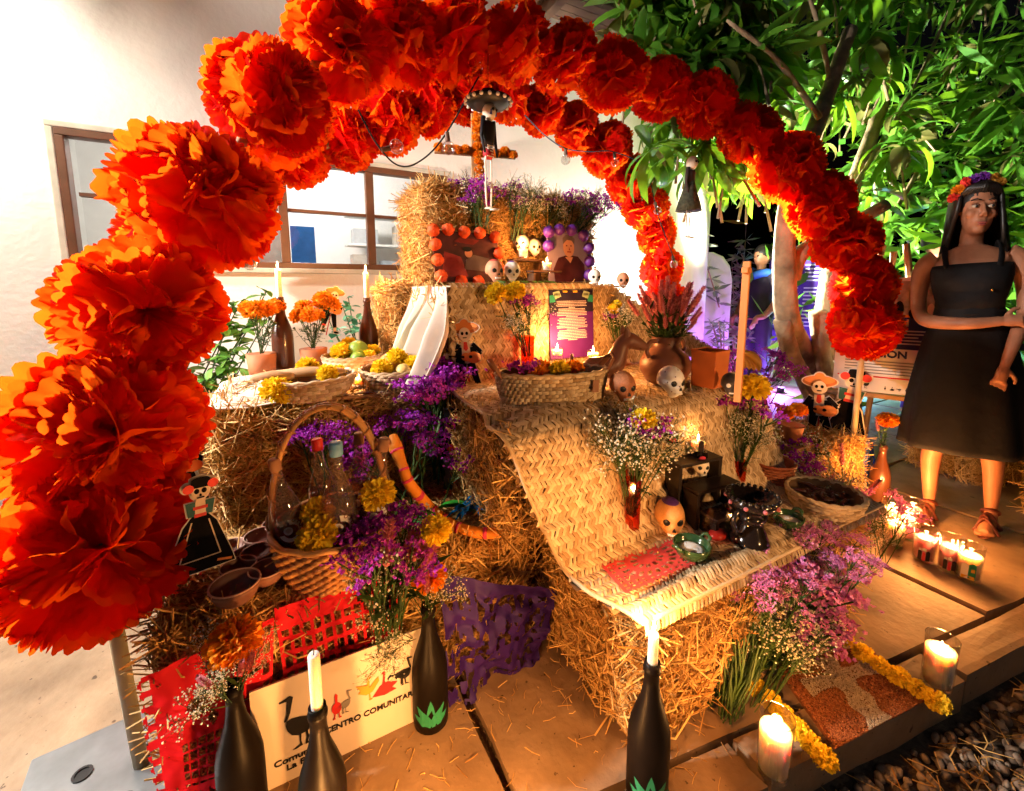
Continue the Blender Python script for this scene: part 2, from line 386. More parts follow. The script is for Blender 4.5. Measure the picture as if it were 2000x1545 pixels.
# lit room behind the panes
M_in = mat('room_white', (.80, .80, .78), .8, .03)
def slab_box(name, c, d_, m, par=house): q = MB(); q.box(c, d_); return ob(name, q, m, par)
slab_box('room_back_wall', (.3, 2.6, 1.4), (5.0, .1, 2.9), M_in); slab_box('room_side_wall', (-2.3, 1.4, 1.4), (.1, 2.3, 2.9), M_in)
slab_box('room_side_wall', (2.9, 1.4, 1.4), (.1, 2.3, 2.9), M_in); slab_box('room_floor', (.3, 1.4, .01), (5.1, 2.3, .03), mat('room_floor', (.45, .40, .33), .5))
slab_box('room_ceiling', (.3, 1.4, 2.74), (5.1, 2.3, .04), M_in)
for k in range(5): slab_box('ceiling_beam', (.3, .5+k*.48, 2.64), (5.0, .07, .16), M_in)
dr = MB(); dr.box((0, 0, .85), (.20, .05, 1.55)); o = ob('door_panel', dr, mat('blue_paint', (.02, .16, .55), .4), None, loc=(.19, WB+1.5, 0)); tag(o, 'blue panel standing inside the lit room, seen through the window', 'panel')
cab = MB(); cab.box((0, 0, .80), (.30, .3, 1.6)); o = ob('cabinet', cab, mat('grey_metal', (.62, .64, .64), .5), None, loc=(-.12, WB+1.6, 0), bevel=.01); tag(o, 'grey metal cabinet inside the lit room beside the blue panel', 'cabinet')
tr_ = thing('window_planter', 'small dark planter on the inner window ledge at the left', 'planter', (-.22, WB+.30, 1.19))
q = MB(); q.box((0, 0, .04), (.16, .08, .08)); ob('box', q, mat('planter_grey', (.05, .06, .07), .5), tr_, bevel=.005)
for k in range(7):
    q = MB(); a = k*.9; q.tube([(0, 0, .08), (math.cos(a)*.03, math.sin(a)*.02, .16), (math.cos(a)*.07, math.sin(a)*.04, .2)], [.004, .006, .001], 4); ob('leaf', q, M_shrub, tr_)
sh = thing('shelf_unit', 'pale shelf unit with boxes in the lit room behind the right window panes', 'shelf', (1.15, WB+2.2, 0))
for k in range(4): q = MB(); q.box((0, 0, .9+.32*k), (1.0, .26, .025)); ob('shelf_board', q, M_in, sh)
for k, (x, z, w_, h_, c) in enumerate(((-.35, 1.22, .2, .2, (.45, .42, .38)), (-.05, 1.22, .16, .14, (.35, .40, .45)), (.28, 1.22, .24, .22, (.5, .45, .36)), (-.3, 1.54, .26, .16, (.42, .45, .48)), (.1, 1.54, .14, .22, (.55, .5, .42)), (.34, 1.54, .16, .12, (.30, .34, .40)), (-.2, .9, .3, .2, (.5, .5, .48)))):
    q = MB(); q.box((x, 0, z+.0135+h_/2), (w_, .2, h_)); ob('box', q, mat(f'box_{k}', c, .6), sh)
lt = thing('ceiling_lamp', 'white ceiling lamp in the room behind the window', 'lamp', (.2, WB+1.45, 2.66))
q = MB(); q.box((0, 0, .0), (.9, .3, .05)); ob('housing', q, M_white, lt); q = MB(); q.box((0, 0, -.034), (.84, .24, .012)); ob('diffuser', q, glow('lamp_white', (1, .97, .9), 6), lt)
L_room = light('room_light', (0, 0, -.12), 60, (1, .96, .9), .15, lt)

# ================================================================ floodlights that light the yard, with added fill lamps
def floodlight(label, loc, target, power, spot, col=(1, .93, .82), rad=.04):
    t = thing('floodlight', label, 'floodlight', loc); e_ = look_rot(loc, target)
    rt = e_.to_matrix()
    q = MB(); q.box(rt @ Vector((0, 0, .05)), (.2, .15, .06), rt); ob('housing', q, M_black, t, bevel=.008)
    q = MB(); q.box(rt @ Vector((0, 0, .016)), (.17, .12, .008), rt); ob('lens', q, glow('flood_lens', (1, .95, .85), 8), t)
    q = MB(); q.tube([rt @ Vector((0, 0, .08)), (0, 0, -loc[2]+.0 if loc[2] < 1.2 else -.3)], .012, 6); ob('stand', q, M_black, t)
    light('flood_beam', rt @ Vector((0, 0, -.03)), power, col, rad, t, 'SPOT', e_, spot, .35)
    return t
floodlight('small floodlight on a stand behind the altar shining on the house wall', (2.35, 2.35, .95), (2.1, WB, 1.35), 55, R(172), (1, .95, .86))
floodlight('floodlight on the left shining across the altar', (-2.6, 1.75, 1.95), (.0, 1.25, .95), 370, R(84), (1, .94, .86), .05)
floodlight('added fill lamp, unseen under the eave, washing the house wall', (-1.9, 2.15, 2.8), (-.6, WB, 1.2), 165, R(120), (1, .95, .88), .1)  # added lamp, out of view, put in to brighten the plaster
floodlight('floodlight beside the column shining up into the mango tree', (2.98, 2.68, 1.0), (3.7, 1.5, 2.0), 620, R(130), (.95, 1, .80), .05)
floodlight('added warm fill lamp, unseen out on the gravel before the altar', (1.25, -.85, .95), (.80, 1.05, .62), 38, R(50), (1, .50, .17), .08)  # added warm fill, out of view, lifts the front of the second tier

# ================================================================ straw bales
rng = np.random.default_rng(3)
def straw_mesh(C, D, Ln, Rr, name='straw'):
    # C centres, D unit directions, Ln lengths, Rr radii: three-sided straws
    n = len(C); ref = np.where(np.abs(D[:, 2:3]) < .9, np.array([[0, 0, 1.]]), np.array([[1., 0, 0]]))
    A = np.cross(D, ref); A /= np.linalg.norm(A, axis=1, keepdims=True); B = np.cross(D, A)
    bend = rng.normal(0, .12, (n, 1))*Ln[:, None]
    V = np.zeros((n, 9, 3))
    for i, (s, bb) in enumerate(((-.5, 0), (0, 1), (.5, 0))):
        for k in range(3):
            an = 2*PI*k/3; V[:, i*3+k] = C + D*(s*Ln)[:, None] + A*bend*bb + (A*math.cos(an)+B*math.sin(an))*Rr[:, None]
    base = (np.arange(n)*9)[:, None]
    fl = np.concatenate([base + np.array([[i*3+k, i*3+(k+1) % 3, (i+1)*3+(k+1) % 3, (i+1)*3+k]]) for i in range(2) for k in range(3)], 0)
    me = bpy.data.meshes.new(name); me.from_pydata(V.reshape(-1, 3).tolist(), [], fl.tolist()); me.materials.append(M_straw); me.update()
    return me
def face_straws(lo, hi, faces, dens, lng=(.03, .12), out=.18):
    Cs, Ds, Ls, Rs = [], [], [], []
    lo, hi = np.array(lo), np.array(hi); S = hi-lo
    for ax, sg in faces:
        u, v = [k for k in range(3) if k != ax]; n = int(S[u]*S[v]*dens*1.3)
        C = np.zeros((n, 3)); C[:, u] = lo[u]+rng.random(n)*S[u]; C[:, v] = lo[v]+rng.random(n)*S[v]
        edge_d = np.minimum.reduce([C[:, u]-lo[u], hi[u]-C[:, u], C[:, v]-lo[v], hi[v]-C[:, v]])
        rnd_in = np.clip(.03-edge_d, 0, .03)*.7
        C[:, ax] = (hi if sg > 0 else lo)[ax] + sg*(rng.normal(.0, .008, n)-rnd_in)
        D = rng.normal(0, 1, (n, 3)); D[:, ax] *= out; D[:, u] *= 1.25; D /= np.linalg.norm(D, axis=1, keepdims=True)
        L_ = lng[0]*.8+(lng[1]*1.5-lng[0])*rng.random(n)**1.9; 
        Cs.append(C); Ds.append(D); Ls.append(L_); Rs.append(rng.uniform(.0007, .0023, n))
    return map(np.concatenate, (Cs, Ds, Ls, Rs))
F, T, LF, RT, BK = (1, -1), (2, 1), (0, -1), (0, 1), (1, 1)
def bale(label, a0, a1, b0, b1, z0, z1, faces=(F, T), dens=11000, rz=0, out=.18):
    c = Vector(((a0+a1)/2, (b0+b1)/2, z0)); hx, hy, hz = (a1-a0)/2, (b1-b0)/2, z1-z0
    t = thing('hay_bale', label, 'hay bale', c, rz, 'straw bales of the altar')
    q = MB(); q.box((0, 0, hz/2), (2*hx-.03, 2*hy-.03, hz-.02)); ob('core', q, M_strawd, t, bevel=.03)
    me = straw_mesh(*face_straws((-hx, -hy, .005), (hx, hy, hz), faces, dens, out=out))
    ob('straw', me, None, t, kind='stuff')
    for s in (-1, 1):
        q = MB(); x = s*hx*.45; e = .004
        q.tube([(x, -hy-e, .01), (x, -hy-e, hz+e), (x, hy+e, hz+e), (x, hy+e, .01)], .0022, 5); ob('twine', q, mat('twine', (.45, .28, .10), .8), t)
    return t
bale('front left straw bale carrying the bottle basket and clay bowls', -.27, .60, 1.02, 1.44, 0, .385, (F, T, LF), 14000, out=.10)
bale('straw bale under the left end of the altar behind the paper ladies', -.2, .46, 1.45, 1.9, 0, .38, (F, LF), 8000)
bale('left straw bale of the second tier under the fruit baskets', -.2, .47, 1.40, 1.86, .385, .715, (F, T, LF), 13000)
bale('low front centre straw bale behind the candle bottle', .67, 1.60, .63, 1.06, 0, .328, (F, T, LF, RT), 14000, out=.3)
bale('straw bale under the hanging side of the palm mat', .48, 1.42, .93, 1.36, .385, .715, (F, LF, RT), 8000)
bale('straw bale hidden low under the second tier', .48, 1.42, 1.07, 1.36, 0, .38, (LF, RT), 5000)
bale('straw bale behind the upright palm mat', .49, 1.24, 1.42, 1.86, .73, 1.07, (LF, RT), 6000)
bale('lower straw bale behind the upright palm mat', .49, 1.55, 1.42, 1.86, 0, .70, (RT,), 4000)
bale('straw bale left of the cloth below the top bale', .42, 1.3, 1.88, 2.34, .73, 1.08, (F, T, LF), 9000)
bale('base straw bale under the back of the altar', .42, 1.5, 1.88, 2.36, 0, .72, (LF, RT), 4000)
bale('uppermost straw bale carrying the marigold cross and flowers', .58, 1.48, 1.88, 2.34, 1.08, 1.53, (F, T, LF, RT), 14000, out=.35)
bale('small straw bale under the coral paper at the right foot of the arch', 1.9, 2.5, .98, 1.36, 0, .34, (F, T, LF, RT), 9000)
bale('straw bale behind the standing woman beyond the easel', 3.3, 4.3, .62, 1.0, 0, .34, (F, T, LF), 8000, R(-12))
bale('straw bale at the right edge beside the woman', 3.05, 3.9, .1, .5, 0, .36, (F, T, LF), 9000, R(-8))
# loose straw on the paving
n = 520; C = np.zeros((n, 3)); k = 0
while k < n:
    a, b = rng.uniform(-.6, 1.5), 0
    b = rng.uniform(.44, 1.0)
    if rng.random() < (.25+.75*(b-.44)/.56) and b > edge(a)+.01: C[k] = (a, b, .004); k += 1
D = rng.normal(0, 1, (n, 3)); D[:, 2] = rng.normal(0, .03, n); D /= np.linalg.norm(D, axis=1, keepdims=True)
o = ob('loose_straw', straw_mesh(C, D, rng.uniform(.006, .046, n), rng.uniform(.0004, .0012, n)), None, kind='stuff'); tag(o, 'loose straws scattered over the paving before the altar', 'straw')
n = 260; C = np.stack([rng.uniform(.5, 2.6, n), np.zeros(n), np.full(n, -.10)], 1); C[:, 1] = edge(C[:, 0])-np.abs(rng.normal(.05, .2, n))
D = rng.normal(0, 1, (n, 3)); D[:, 2] *= .08; D /= np.linalg.norm(D, axis=1, keepdims=True)
o = ob('loose_straw', straw_mesh(C, D, rng.uniform(.03, .1, n), rng.uniform(.0008, .002, n)), None, kind='stuff'); tag(o, 'loose straws lying over the gravel', 'straw')

# ================================================================ woven palm mats
def arc_profile(pts):
    P = catmull([(0, p[0], p[1]) for p in pts], 8); s = [0]
    for a, b in zip(P, P[1:]): s.append(s[-1]+(b-a).length)
    return P, s
def profile_at(P, s, t):
    import bisect
    i = min(max(bisect.bisect(s, t)-1, 0), len(s)-2); k = (t-s[i])/max(1e-9, s[i+1]-s[i])
    return P[i].lerp(P[i+1], k), (P[i+1]-P[i]).normalized()
def make_mat(label, S, s_range, t_range, inside, singles, wst=.0118, h=.0180):
    """S(s,t)->(point, normal). twill floats on rows of height h, tilted left and right by turns"""
    t_ = thing('palm_mat', label, 'mat', (0, 0, 0))
    floats = []
    rows = int((t_range[1]-t_range[0])/h)+1; cols = int((s_range[1]-s_range[0])/wst)+2
    for r in range(rows):
        tc = t_range[0]+(r+.5)*h; sg = 1 if r % 2 else -1
        for c in range(cols):
            scn = s_range[0]+(c+.5*(r % 2))*wst
            if not inside(scn, tc): continue
            floats.append((scn, tc, sg))
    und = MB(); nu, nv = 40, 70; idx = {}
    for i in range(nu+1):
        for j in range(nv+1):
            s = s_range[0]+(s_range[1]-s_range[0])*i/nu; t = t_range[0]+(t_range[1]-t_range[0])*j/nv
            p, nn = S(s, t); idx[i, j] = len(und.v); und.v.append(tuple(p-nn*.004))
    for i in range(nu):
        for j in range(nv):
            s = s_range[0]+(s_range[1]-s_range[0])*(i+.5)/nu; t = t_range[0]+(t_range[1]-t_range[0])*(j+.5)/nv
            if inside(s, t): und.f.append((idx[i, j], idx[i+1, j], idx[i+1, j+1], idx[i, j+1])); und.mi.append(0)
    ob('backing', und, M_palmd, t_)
    def fl(mb, f):
        s0, t0, sg = f; vs = []; jl = rnd.uniform(-.0015, .0015); jw = rnd.uniform(.80, 1.04); hh = rnd.uniform(.7, 1.3)
        for i in range(4):
            u = i/3-.5; tt = t0+u*h*1.42; ss = s0+sg*u*wst*1.15+jl
            lift = (.0002, .0025, .0028, .0008)[i]*hh
            for q, lw in ((-.5, -.0016), (0, 0), (.5, -.0016)):
                p, nn = S(ss+q*wst*1.05*jw, tt + q*sg*h*.10); vs.append(p+nn*(lift+lw))
        mb.add(vs, [(i*3+k, i*3+k+1, (i+1)*3+k+1, (i+1)*3+k) for i in range(3) for k in range(2)])
    floats.sort(key=lambda f: (S(f[0], f[1])[0]-Vector((0, 0, CAMH))).length)
    for f in floats[:singles]:
        q = MB(); fl(q, f); ob('strand', q, M_palm, t_, smooth=True)
    q = MB()
    for f in floats[singles:]: fl(q, f)
    ob('weave', q, M_palm, t_, smooth=True, kind='stuff')
    return t_
def ztop(a): return 1.082 if a < 1.22 else 1.082-.50*(a-1.22)+(.02 if a > 1.5 else 0)
def S1(s, t):
    b = 1.392+.012*math.sin(s*5)+.01*(t-.9); 
    p = Vector((s-.09*max(0, 1.0-t)*0, b, t)); return p, Vector((0, -1, .02))
make_mat('upright woven palm mat behind the oval basket and purple poem', S1, (.50, 1.93), (.748, 1.09), lambda s, t: t < ztop(s) and s > .50-.055*(1.08-t)/.35*0, 0)
rim = MB(); rp = [(.50, 1.385, .75), (.50, 1.385, 1.06)] + [(a, 1.385, ztop(a)) for a in (.52, .7, .9, 1.1, 1.22, 1.4, 1.6, 1.8, 1.93)]
rim.tube(rp, .006, 6); o_rim = rim
pr2 = [(1.39, .748), (1.15, .745), (1.0, .746), (.93, .738), (.888, .705), (.870, .64), (.864, .56), (.850, .49), (.82, .43), (.77, .398), (.70, .388), (.645, .389), (.612, .385), (.588, .366)]
P2, A2 = arc_profile(pr2)
eL = [(0, .475), (.20, .455), (.43, .45), (.53, .47), (.63, .50), (.72, .535), (.80, .55), (.86, .555), (.93, .57), (1.0, .60), (1.10, .655)]
def lerp_tab(tab, x):
    if x <= tab[0][0]: return tab[0][1]
    for (x0, y0), (x1, y1) in zip(tab, tab[1:]):
        if x <= x1: return y0+(y1-y0)*(x-x0)/(x1-x0)
    return tab[-1][1]
eR = [(0, 1.62), (.35, 1.55), (.5, 1.46), (.6, 1.5), (.7, 1.54), (.8, 1.60), (1.2, 1.72)]
def S2(s, t):
    p, d = profile_at(P2, A2, t); nn = Vector((0, -1, 0)) if abs(d.z) > .99 else Vector((0, d.z, -d.y)).normalized()
    if nn.z < -.2: nn = -nn
    if abs(d.z) > .8 and nn.y > 0: nn = -nn
    wob = .010*math.sin(s*9+t*4)+.006*math.sin(s*17-t*7); eb = max(0, .12-(s-lerp_tab(eL, t)))*.25
    if t < .4: wob *= .25; eb = 0
    if t > .75: eb *= 0; wob *= .5; 
    if t > 1.0: wob += .018*math.sin((s-.6)*6)
    q = Vector((s, p.y, p.z)) + nn*(wob-eb*.6)
    return q, nn
print('mat2 arc', A2[-1])
m2_ = make_mat('palm mat flowing down over the second and lowest tier', S2, (.42, 1.72), (0, A2[-1]-.005), lambda s, t: lerp_tab(eL, t) < s < lerp_tab(eR, t), 300)

q = MB(); q.tube([S2(lerp_tab(eL, t)+.002, t)[0]+S2(lerp_tab(eL, t), t)[1]*.001 for t in np.linspace(.02, A2[-1]-.012, 60)], .0055, 6); ob('hem', q, M_palm, m2_, smooth=True)
q = MB(); q.tube([S2(s_, A2[-1]-.008)[0] for s_ in np.linspace(.66, 1.68, 40)], .0055, 6); ob('hem', q, M_palm, m2_, smooth=True)
# ================================================================ paper pom arches
def pom_layers(seed, nl=14):
    rr = random.Random(seed); out = []
    for i in range(nl):
        fr_ = (i+.5)/nl; f0 = R(10+160*fr_); side = 1 if fr_ < .5 else -1
        nf = rr.choice([4, 5, 6]); ph = rr.uniform(0, 6.28); ph2 = rr.uniform(0, 6.28); K = rr.choice([44, 48, 52]); inner = abs(fr_-.5)*2
        nth, nr = 208, 7; mb = MB(); off = Vector((rr.uniform(0, 50), rr.uniform(0, 50), rr.uniform(0, 50))); mxr = rr.uniform(.94, 1.03)*(1-.16*inner**2)
        for j in range(nr+1):
            q = .06+.94*j/nr
            for k in range(nth):
                th = 2*PI*k/nth; c_, s_ = math.cos(th), math.sin(th)
                sc_ = 1-.085*(1-abs(math.sin(K*th/2))**.7)*(j == nr)
                wob = noise.noise(Vector((c_*1.1, s_*1.1, q*1.3))+off); wob2 = noise.noise(Vector((c_*2.6, s_*2.6, q*2.2))+off*2)
                fi = f0 + side*.28*(q*q-.45) + .62*wob*q*(1+.6*inner) + .26*wob2*q*q + .13*math.sin(nf*th+ph)*q*q
                tw = th + (.35*wob2+.25*math.sin(3*th+ph2))*q*(.4+inner)
                r_ = mxr*q*sc_*(1+.13*noise.noise(Vector((c_*1.8, s_*1.8, i*3.1))+off))
                mb.v.append((r_*math.sin(fi)*math.cos(tw), r_*math.sin(fi)*math.sin(tw), r_*math.cos(fi)))
        mb.f = [(j*nth+k, j*nth+(k+1) % nth, (j+1)*nth+(k+1) % nth, (j+1)*nth+k) for j in range(nr) for k in range(nth)]; mb.mi = [0]*len(mb.f)
        me = mb.mesh('paper_layer', True); me.materials.append(M_tissue); out.append(me)
    return out
POMS = [pom_layers(s) for s in (1, 2, 3, 4, 5)]
ORD = ['lowest', 'second', 'third', 'fourth', 'fifth', 'sixth', 'seventh', 'eighth', 'ninth', 'tenth', 'eleventh', 'twelfth', 'thirteenth', 'fourteenth', 'fifteenth', 'sixteenth', 'seventeenth', 'eighteenth', 'nineteenth', 'twentieth', 'twenty-first', 'twenty-second', 'twenty-third', 'twenty-fourth']
def arch(label, path, feet, n_poms, rad, word, seed):
    rr = random.Random(seed); C_ = catmull(path, 10); s = [0]
    for a, b in zip(C_, C_[1:]): s.append(s[-1]+(b-a).length)
    def pt(x):
        for i in range(len(s)-1):
            if s[i+1] >= x: return C_[i].lerp(C_[i+1], (x-s[i])/(s[i+1]-s[i]))
        return C_[-1]
    t = thing('flower_arch', label, 'arch', feet[0])
    q = MB(); q.tube([Vector(feet[0])] + C_ + [Vector(feet[1])], .014, 10); q.v = [tuple(Vector(v)-Vector(feet[0])) for v in q.v]
    ob('pipe', q, mat('bamboo_pole', (.55, .42, .26), .5, .15, 8), t, smooth=True)
    for f in feet:
        pl_ = thing('base_plate', '', '') if False else MB()
        pl_.box((0, 0, .012), (.30, .34, .018)); o = ob('base_plate', pl_, mat('steel_plate', (.20, .21, .22), .35, .2, 12, metal=.6), t, loc=Vector(f)-Vector(feet[0])+Vector((-.05, -.02, 0)), rot=(0, 0, R(8)), bevel=.003)
        for dx, dy in ((.06, .04), (-.05, .06), (.03, -.06)):
            h_ = MB(); h_.lathe([(.018, .0), (.018, .0045), (.013, .0045), (.013, .002)], 16); ob('hole', h_, M_black, o, loc=(dx, dy, .0195))
    for k in range(n_poms):
        c = Vector(path[k]) if word == 'front' else pt(s[-1]*k/(n_poms-1)); r_ = rad*rr.uniform(.95, 1.05)
        p = thing('paper_pom', f'red-orange tissue paper pom, {ORD[k]} along the {word} arch from its left foot', 'paper pom', c, 0, f'poms of the {word} arch', rot=(rr.uniform(0, 6), rr.uniform(0, 6), rr.uniform(0, 6)))
        p.scale = (r_*rr.uniform(.92, 1.07), r_*rr.uniform(.92, 1.07), r_*rr.uniform(.84, 1.04))
        if k in (0, 1, 2, 3, 4) and word == 'front':   # turned to the yard
            p.rotation_euler = up_rot(Vector((.5+rr.uniform(-.3, .3), -1, .1+rr.uniform(-.3, .3))))
        for me in POMS[rr.randrange(5)]: ob('paper_layer', me, None, p)
    return t
FP = [(-.365, 1.12, .555), (-.335, 1.17, .785), (-.28, 1.245, 1.03), (-.155, 1.30, 1.29), (.005, 1.37, 1.565), (.19, 1.50, 1.80), (.40, 1.64, 1.95), (.64, 1.70, 2.05), (.92, 1.72, 2.10), (1.2, 1.75, 2.11), (1.48, 1.74, 2.09), (1.78, 1.72, 2.09), (2.0, 1.62, 2.02), (2.2, 1.50, 1.87), (2.37, 1.38, 1.69), (2.51, 1.29, 1.5), (2.66, 1.22, 1.31), (2.73, 1.15, 1.08), (2.67, 1.1, .87)]
arch('front arch of paper poms on a pole curving over the altar', FP, ((-.345, 1.12, 0), (2.585, 1.06, 0)), 19, .174, 'front', 5)
RP = [(-.70, 2.5, .55), (-.64, 2.5, .95), (-.45, 2.5, 1.33), (-.10, 2.5, 1.60), (.28, 2.5, 1.82), (.63, 2.5, 2.01), (.94, 2.48, 2.17), (1.3, 2.45, 2.22), (1.7, 2.43, 2.14), (1.98, 2.38, 2.0), (2.22, 2.38, 1.8), (2.46, 2.4, 1.57), (2.58, 2.43, 1.32), (2.66, 2.43, 1.0), (2.70, 2.43, .72)]
arch('rear arch of paper poms close to the house wall', RP, ((-.72, 2.5, 0), (2.72, 2.43, 0)), 21, .178, 'rear', 9)

# ================================================================ flowers
def fib(n, z0=-1.0, z1=1.0):
    out = []
    for i in range(n):
        z = z1-(z1-z0)*(i+.5)/n; r = math.sqrt(max(0, 1-z*z)); a = i*2.39996
        out.append(Vector((r*math.cos(a), r*math.sin(a), z)))
    return out
def marigold_mesh(m, seed, n=230, flat=.78):
    rr = random.Random(seed); mb = MB(); mb.ball((0, 0, 0), .62, 10, 6, (1, 1, flat))
    for d in fib(n, -.75, 1):
        d = (d+Vector((rr.uniform(-.12, .12), rr.uniform(-.12, .12), rr.uniform(-.12, .12)))).normalized()
        t = d.orthogonal().normalized(); t = Matrix.Rotation(rr.uniform(0, 6.28), 3, d) @ t; u = d.cross(t)
        l = rr.uniform(.85, 1.08); w_ = rr.uniform(.10, .17); c = rr.uniform(.05, .16)
        V = [d*.5-t*.04, d*.5+t*.04, d*.78*l-t*w_+u*c*.4, d*.78*l+u*c, d*.78*l+t*w_+u*c*.4, d*l-t*w_*.9+u*c*1.3, d*l*1.04+u*c*2.2, d*l+t*w_*.9+u*c*1.3]
        V = [Vector((v.x, v.y, v.z*flat)) for v in V]
        mb.add(V, [(0, 1, 3), (0, 3, 2), (1, 4, 3), (2, 3, 6, 5), (3, 4, 7, 6)])
    me = mb.mesh('marigold', False); me.materials.append(m); return me
MO = [marigold_mesh(M_mari, s) for s in (1, 2)]; MY = [marigold_mesh(M_mariy, s, 230, .88) for s in (3, 4)]
def marigold(label, p, r, yellow=True, par=None, rot=None, name='marigold'):
    me = (MY if yellow else MO)[rnd.randrange(2)]
    o = ob(name, me, None, par, loc=p, rot=rot or (rnd.uniform(-.5, .5), rnd.uniform(-.5, .5), rnd.uniform(0, 6))); o.scale = (r,)*3
    if par is None: tag(o, label, 'marigold')
    return o
def spray_meshes(kind, seed):
    rr = random.Random(seed); st = MB(); bl = MB(); H = .30
    def flor(p, s):
        q = Matrix.Rotation(rr.uniform(0, 6.28), 3, Vector((rr.uniform(-1, 1), rr.uniform(-1, 1), rr.uniform(-1, 1))).normalized())
        if kind in ('statice', 'statice_pink'):
            V = [p]; 
            for k in range(5):
                a = k*2*PI/5; V.append(p+q @ Vector((math.cos(a)*s, math.sin(a)*s, s*.55)))
                V.append(p+q @ Vector((math.cos(a+.63)*s*.7, math.sin(a+.63)*s*.7, s*.75)))
            bl.add(V, [(0, 1+i, 1+(i+1) % 10) for i in range(10)])
        else:
            V = [p+q @ Vector(k)*s for k in ((1, 0, 0), (-1, 0, 0), (0, 1, 0), (0, -1, 0), (0, 0, 1), (0, 0, -1))]
            bl.add(V, [(0, 2, 4), (2, 1, 4), (1, 3, 4), (3, 0, 4), (2, 0, 5), (1, 2, 5), (3, 1, 5), (0, 3, 5)])
    if kind.startswith('statice'):
        st.tube([(0, 0, 0), (.004, .003, H*.5), (0, 0, H*.8)], [.0028, .0024, .0018], 5)
        for k in range(6):
            a = k*1.05+rr.uniform(-.3, .3); z0 = H*rr.uniform(.52, .78); e = Vector((math.cos(a)*rr.uniform(.02, .055), math.sin(a)*rr.uniform(.02, .055), H*rr.uniform(.84, 1.0)))
            st.tube([(0, 0, z0), (e.x*.6, e.y*.6, (z0+e.z)/2), e], [.0018, .0016, .0014], 4)
            for j in range(20):
                flor(e+Vector((rr.gauss(0, .011), rr.gauss(0, .011), rr.gauss(0, .006))), rr.uniform(.0040, .0066))
        for k in range(3):
            z0 = H*rr.uniform(.1, .5); a = rr.uniform(0, 6); d = Vector((math.cos(a), math.sin(a), 1.5)).normalized(); sd = d.cross(Vector((0, 0, 1))).normalized()*.004
            p = Vector((0, 0, z0)); st.add([p-sd*.3, p+sd*.3, p+d*.03+sd, p+d*.03-sd, p+d*.06], [(0, 1, 2, 3), (3, 2, 4)])
    elif kind == 'gyp':
        st.tube([(0, 0, 0), (.003, 0, H*.45), (0, .004, H*.7)], [.0018, .0015, .001], 4)
        for k in range(13):
            a = rr.uniform(0, 6.28); z0 = H*rr.uniform(.4, .72); r1 = rr.uniform(.02, .075); e = Vector((math.cos(a)*r1, math.sin(a)*r1, H*rr.uniform(.65, 1.02)))
            m_ = Vector((0, 0, z0)).lerp(e, .55)+Vector((0, 0, .008)); st.tube([(0, 0, z0), m_, e], [.0009, .0008, .0006], 3, False)
            for j in range(9):
                f = m_.lerp(e, rr.uniform(.2, 1))+Vector((rr.gauss(0, .013), rr.gauss(0, .013), rr.gauss(.004, .012)))
                st.tube([m_.lerp(e, rr.uniform(.1, .9)), f], [.0005, .0004], 3, False); flor(f, rr.uniform(.0022, .0042))
    elif kind == 'celosia':
        st.tube([(0, 0, 0), (.003, 0, H*.5), (0, .004, H*.72)], [.0026, .0022, .002], 5)
        for k in range(90):
            f = k/90; z = H*(.70+.30*f); r_ = .0125*(1-f)**.6*(.75+.5*min(1, f*5)); a = k*2.4
            flor_p = Vector((math.cos(a)*r_*.55, math.sin(a)*r_*.55, z)); d = Vector((math.cos(a), math.sin(a), .9)).normalized(); sd = d.cross(Vector((0, 0, 1))).normalized()*.0035
            bl.add([flor_p-sd, flor_p+sd, flor_p+d*.010+sd*.7, flor_p+d*.013, flor_p+d*.010-sd*.7], [(0, 1, 2, 3, 4)])
        bl.tube([(0, 0, H*.69), (0, 0, H*.98)], [.008, .002], 7)
        for k in range(4):
            z0 = H*rr.uniform(.2, .65); a = rr.uniform(0, 6); d = Vector((math.cos(a), math.sin(a), .6)).normalized(); sd = d.cross(Vector((0, 0, 1))).normalized()*.008
            p = Vector((0, 0, z0)); st.add([p, p+d*.03+sd, p+d*.075, p+d*.03-sd], [(0, 1, 2, 3)])
    else:      # green leafy stem carrying a marigold
        st.tube([(0, 0, 0), (.006, .003, H*.5), (0, 0, H*.95)], [.003, .0026, .003], 5)
        st.lathe([(.003, H*.9), (.010, H*.95), (.013, H)], 8)
        for k in range(7):
            z0 = H*rr.uniform(.2, .88); a = rr.uniform(0, 6); d = Vector((math.cos(a), math.sin(a), rr.uniform(-.1, .7))).normalized(); sd = d.cross(Vector((0, 0, 1))).normalized()*.009
            p = Vector((0, 0, z0))
            for j in range(4): st.add([p+d*(.012*j), p+d*(.012*j+.014)+sd, p+d*(.012*j+.012), p+d*(.012*j+.014)-sd], [(0, 1, 2, 3)])
    s_me = st.mesh('stem'); s_me.materials.append(M_stem); b_me = None
    if bl.v:
        b_me = bl.mesh('blossoms'); b_me.materials.append({'statice': M_stat, 'statice_pink': M_statp, 'gyp': M_gyp, 'celosia': M_celo}[kind])
    return s_me, b_me
SPR = {k: [spray_meshes(k, 10+i) for i in range(3)] for k in ('statice', 'statice_pink', 'gyp', 'celosia', 'leafy')}
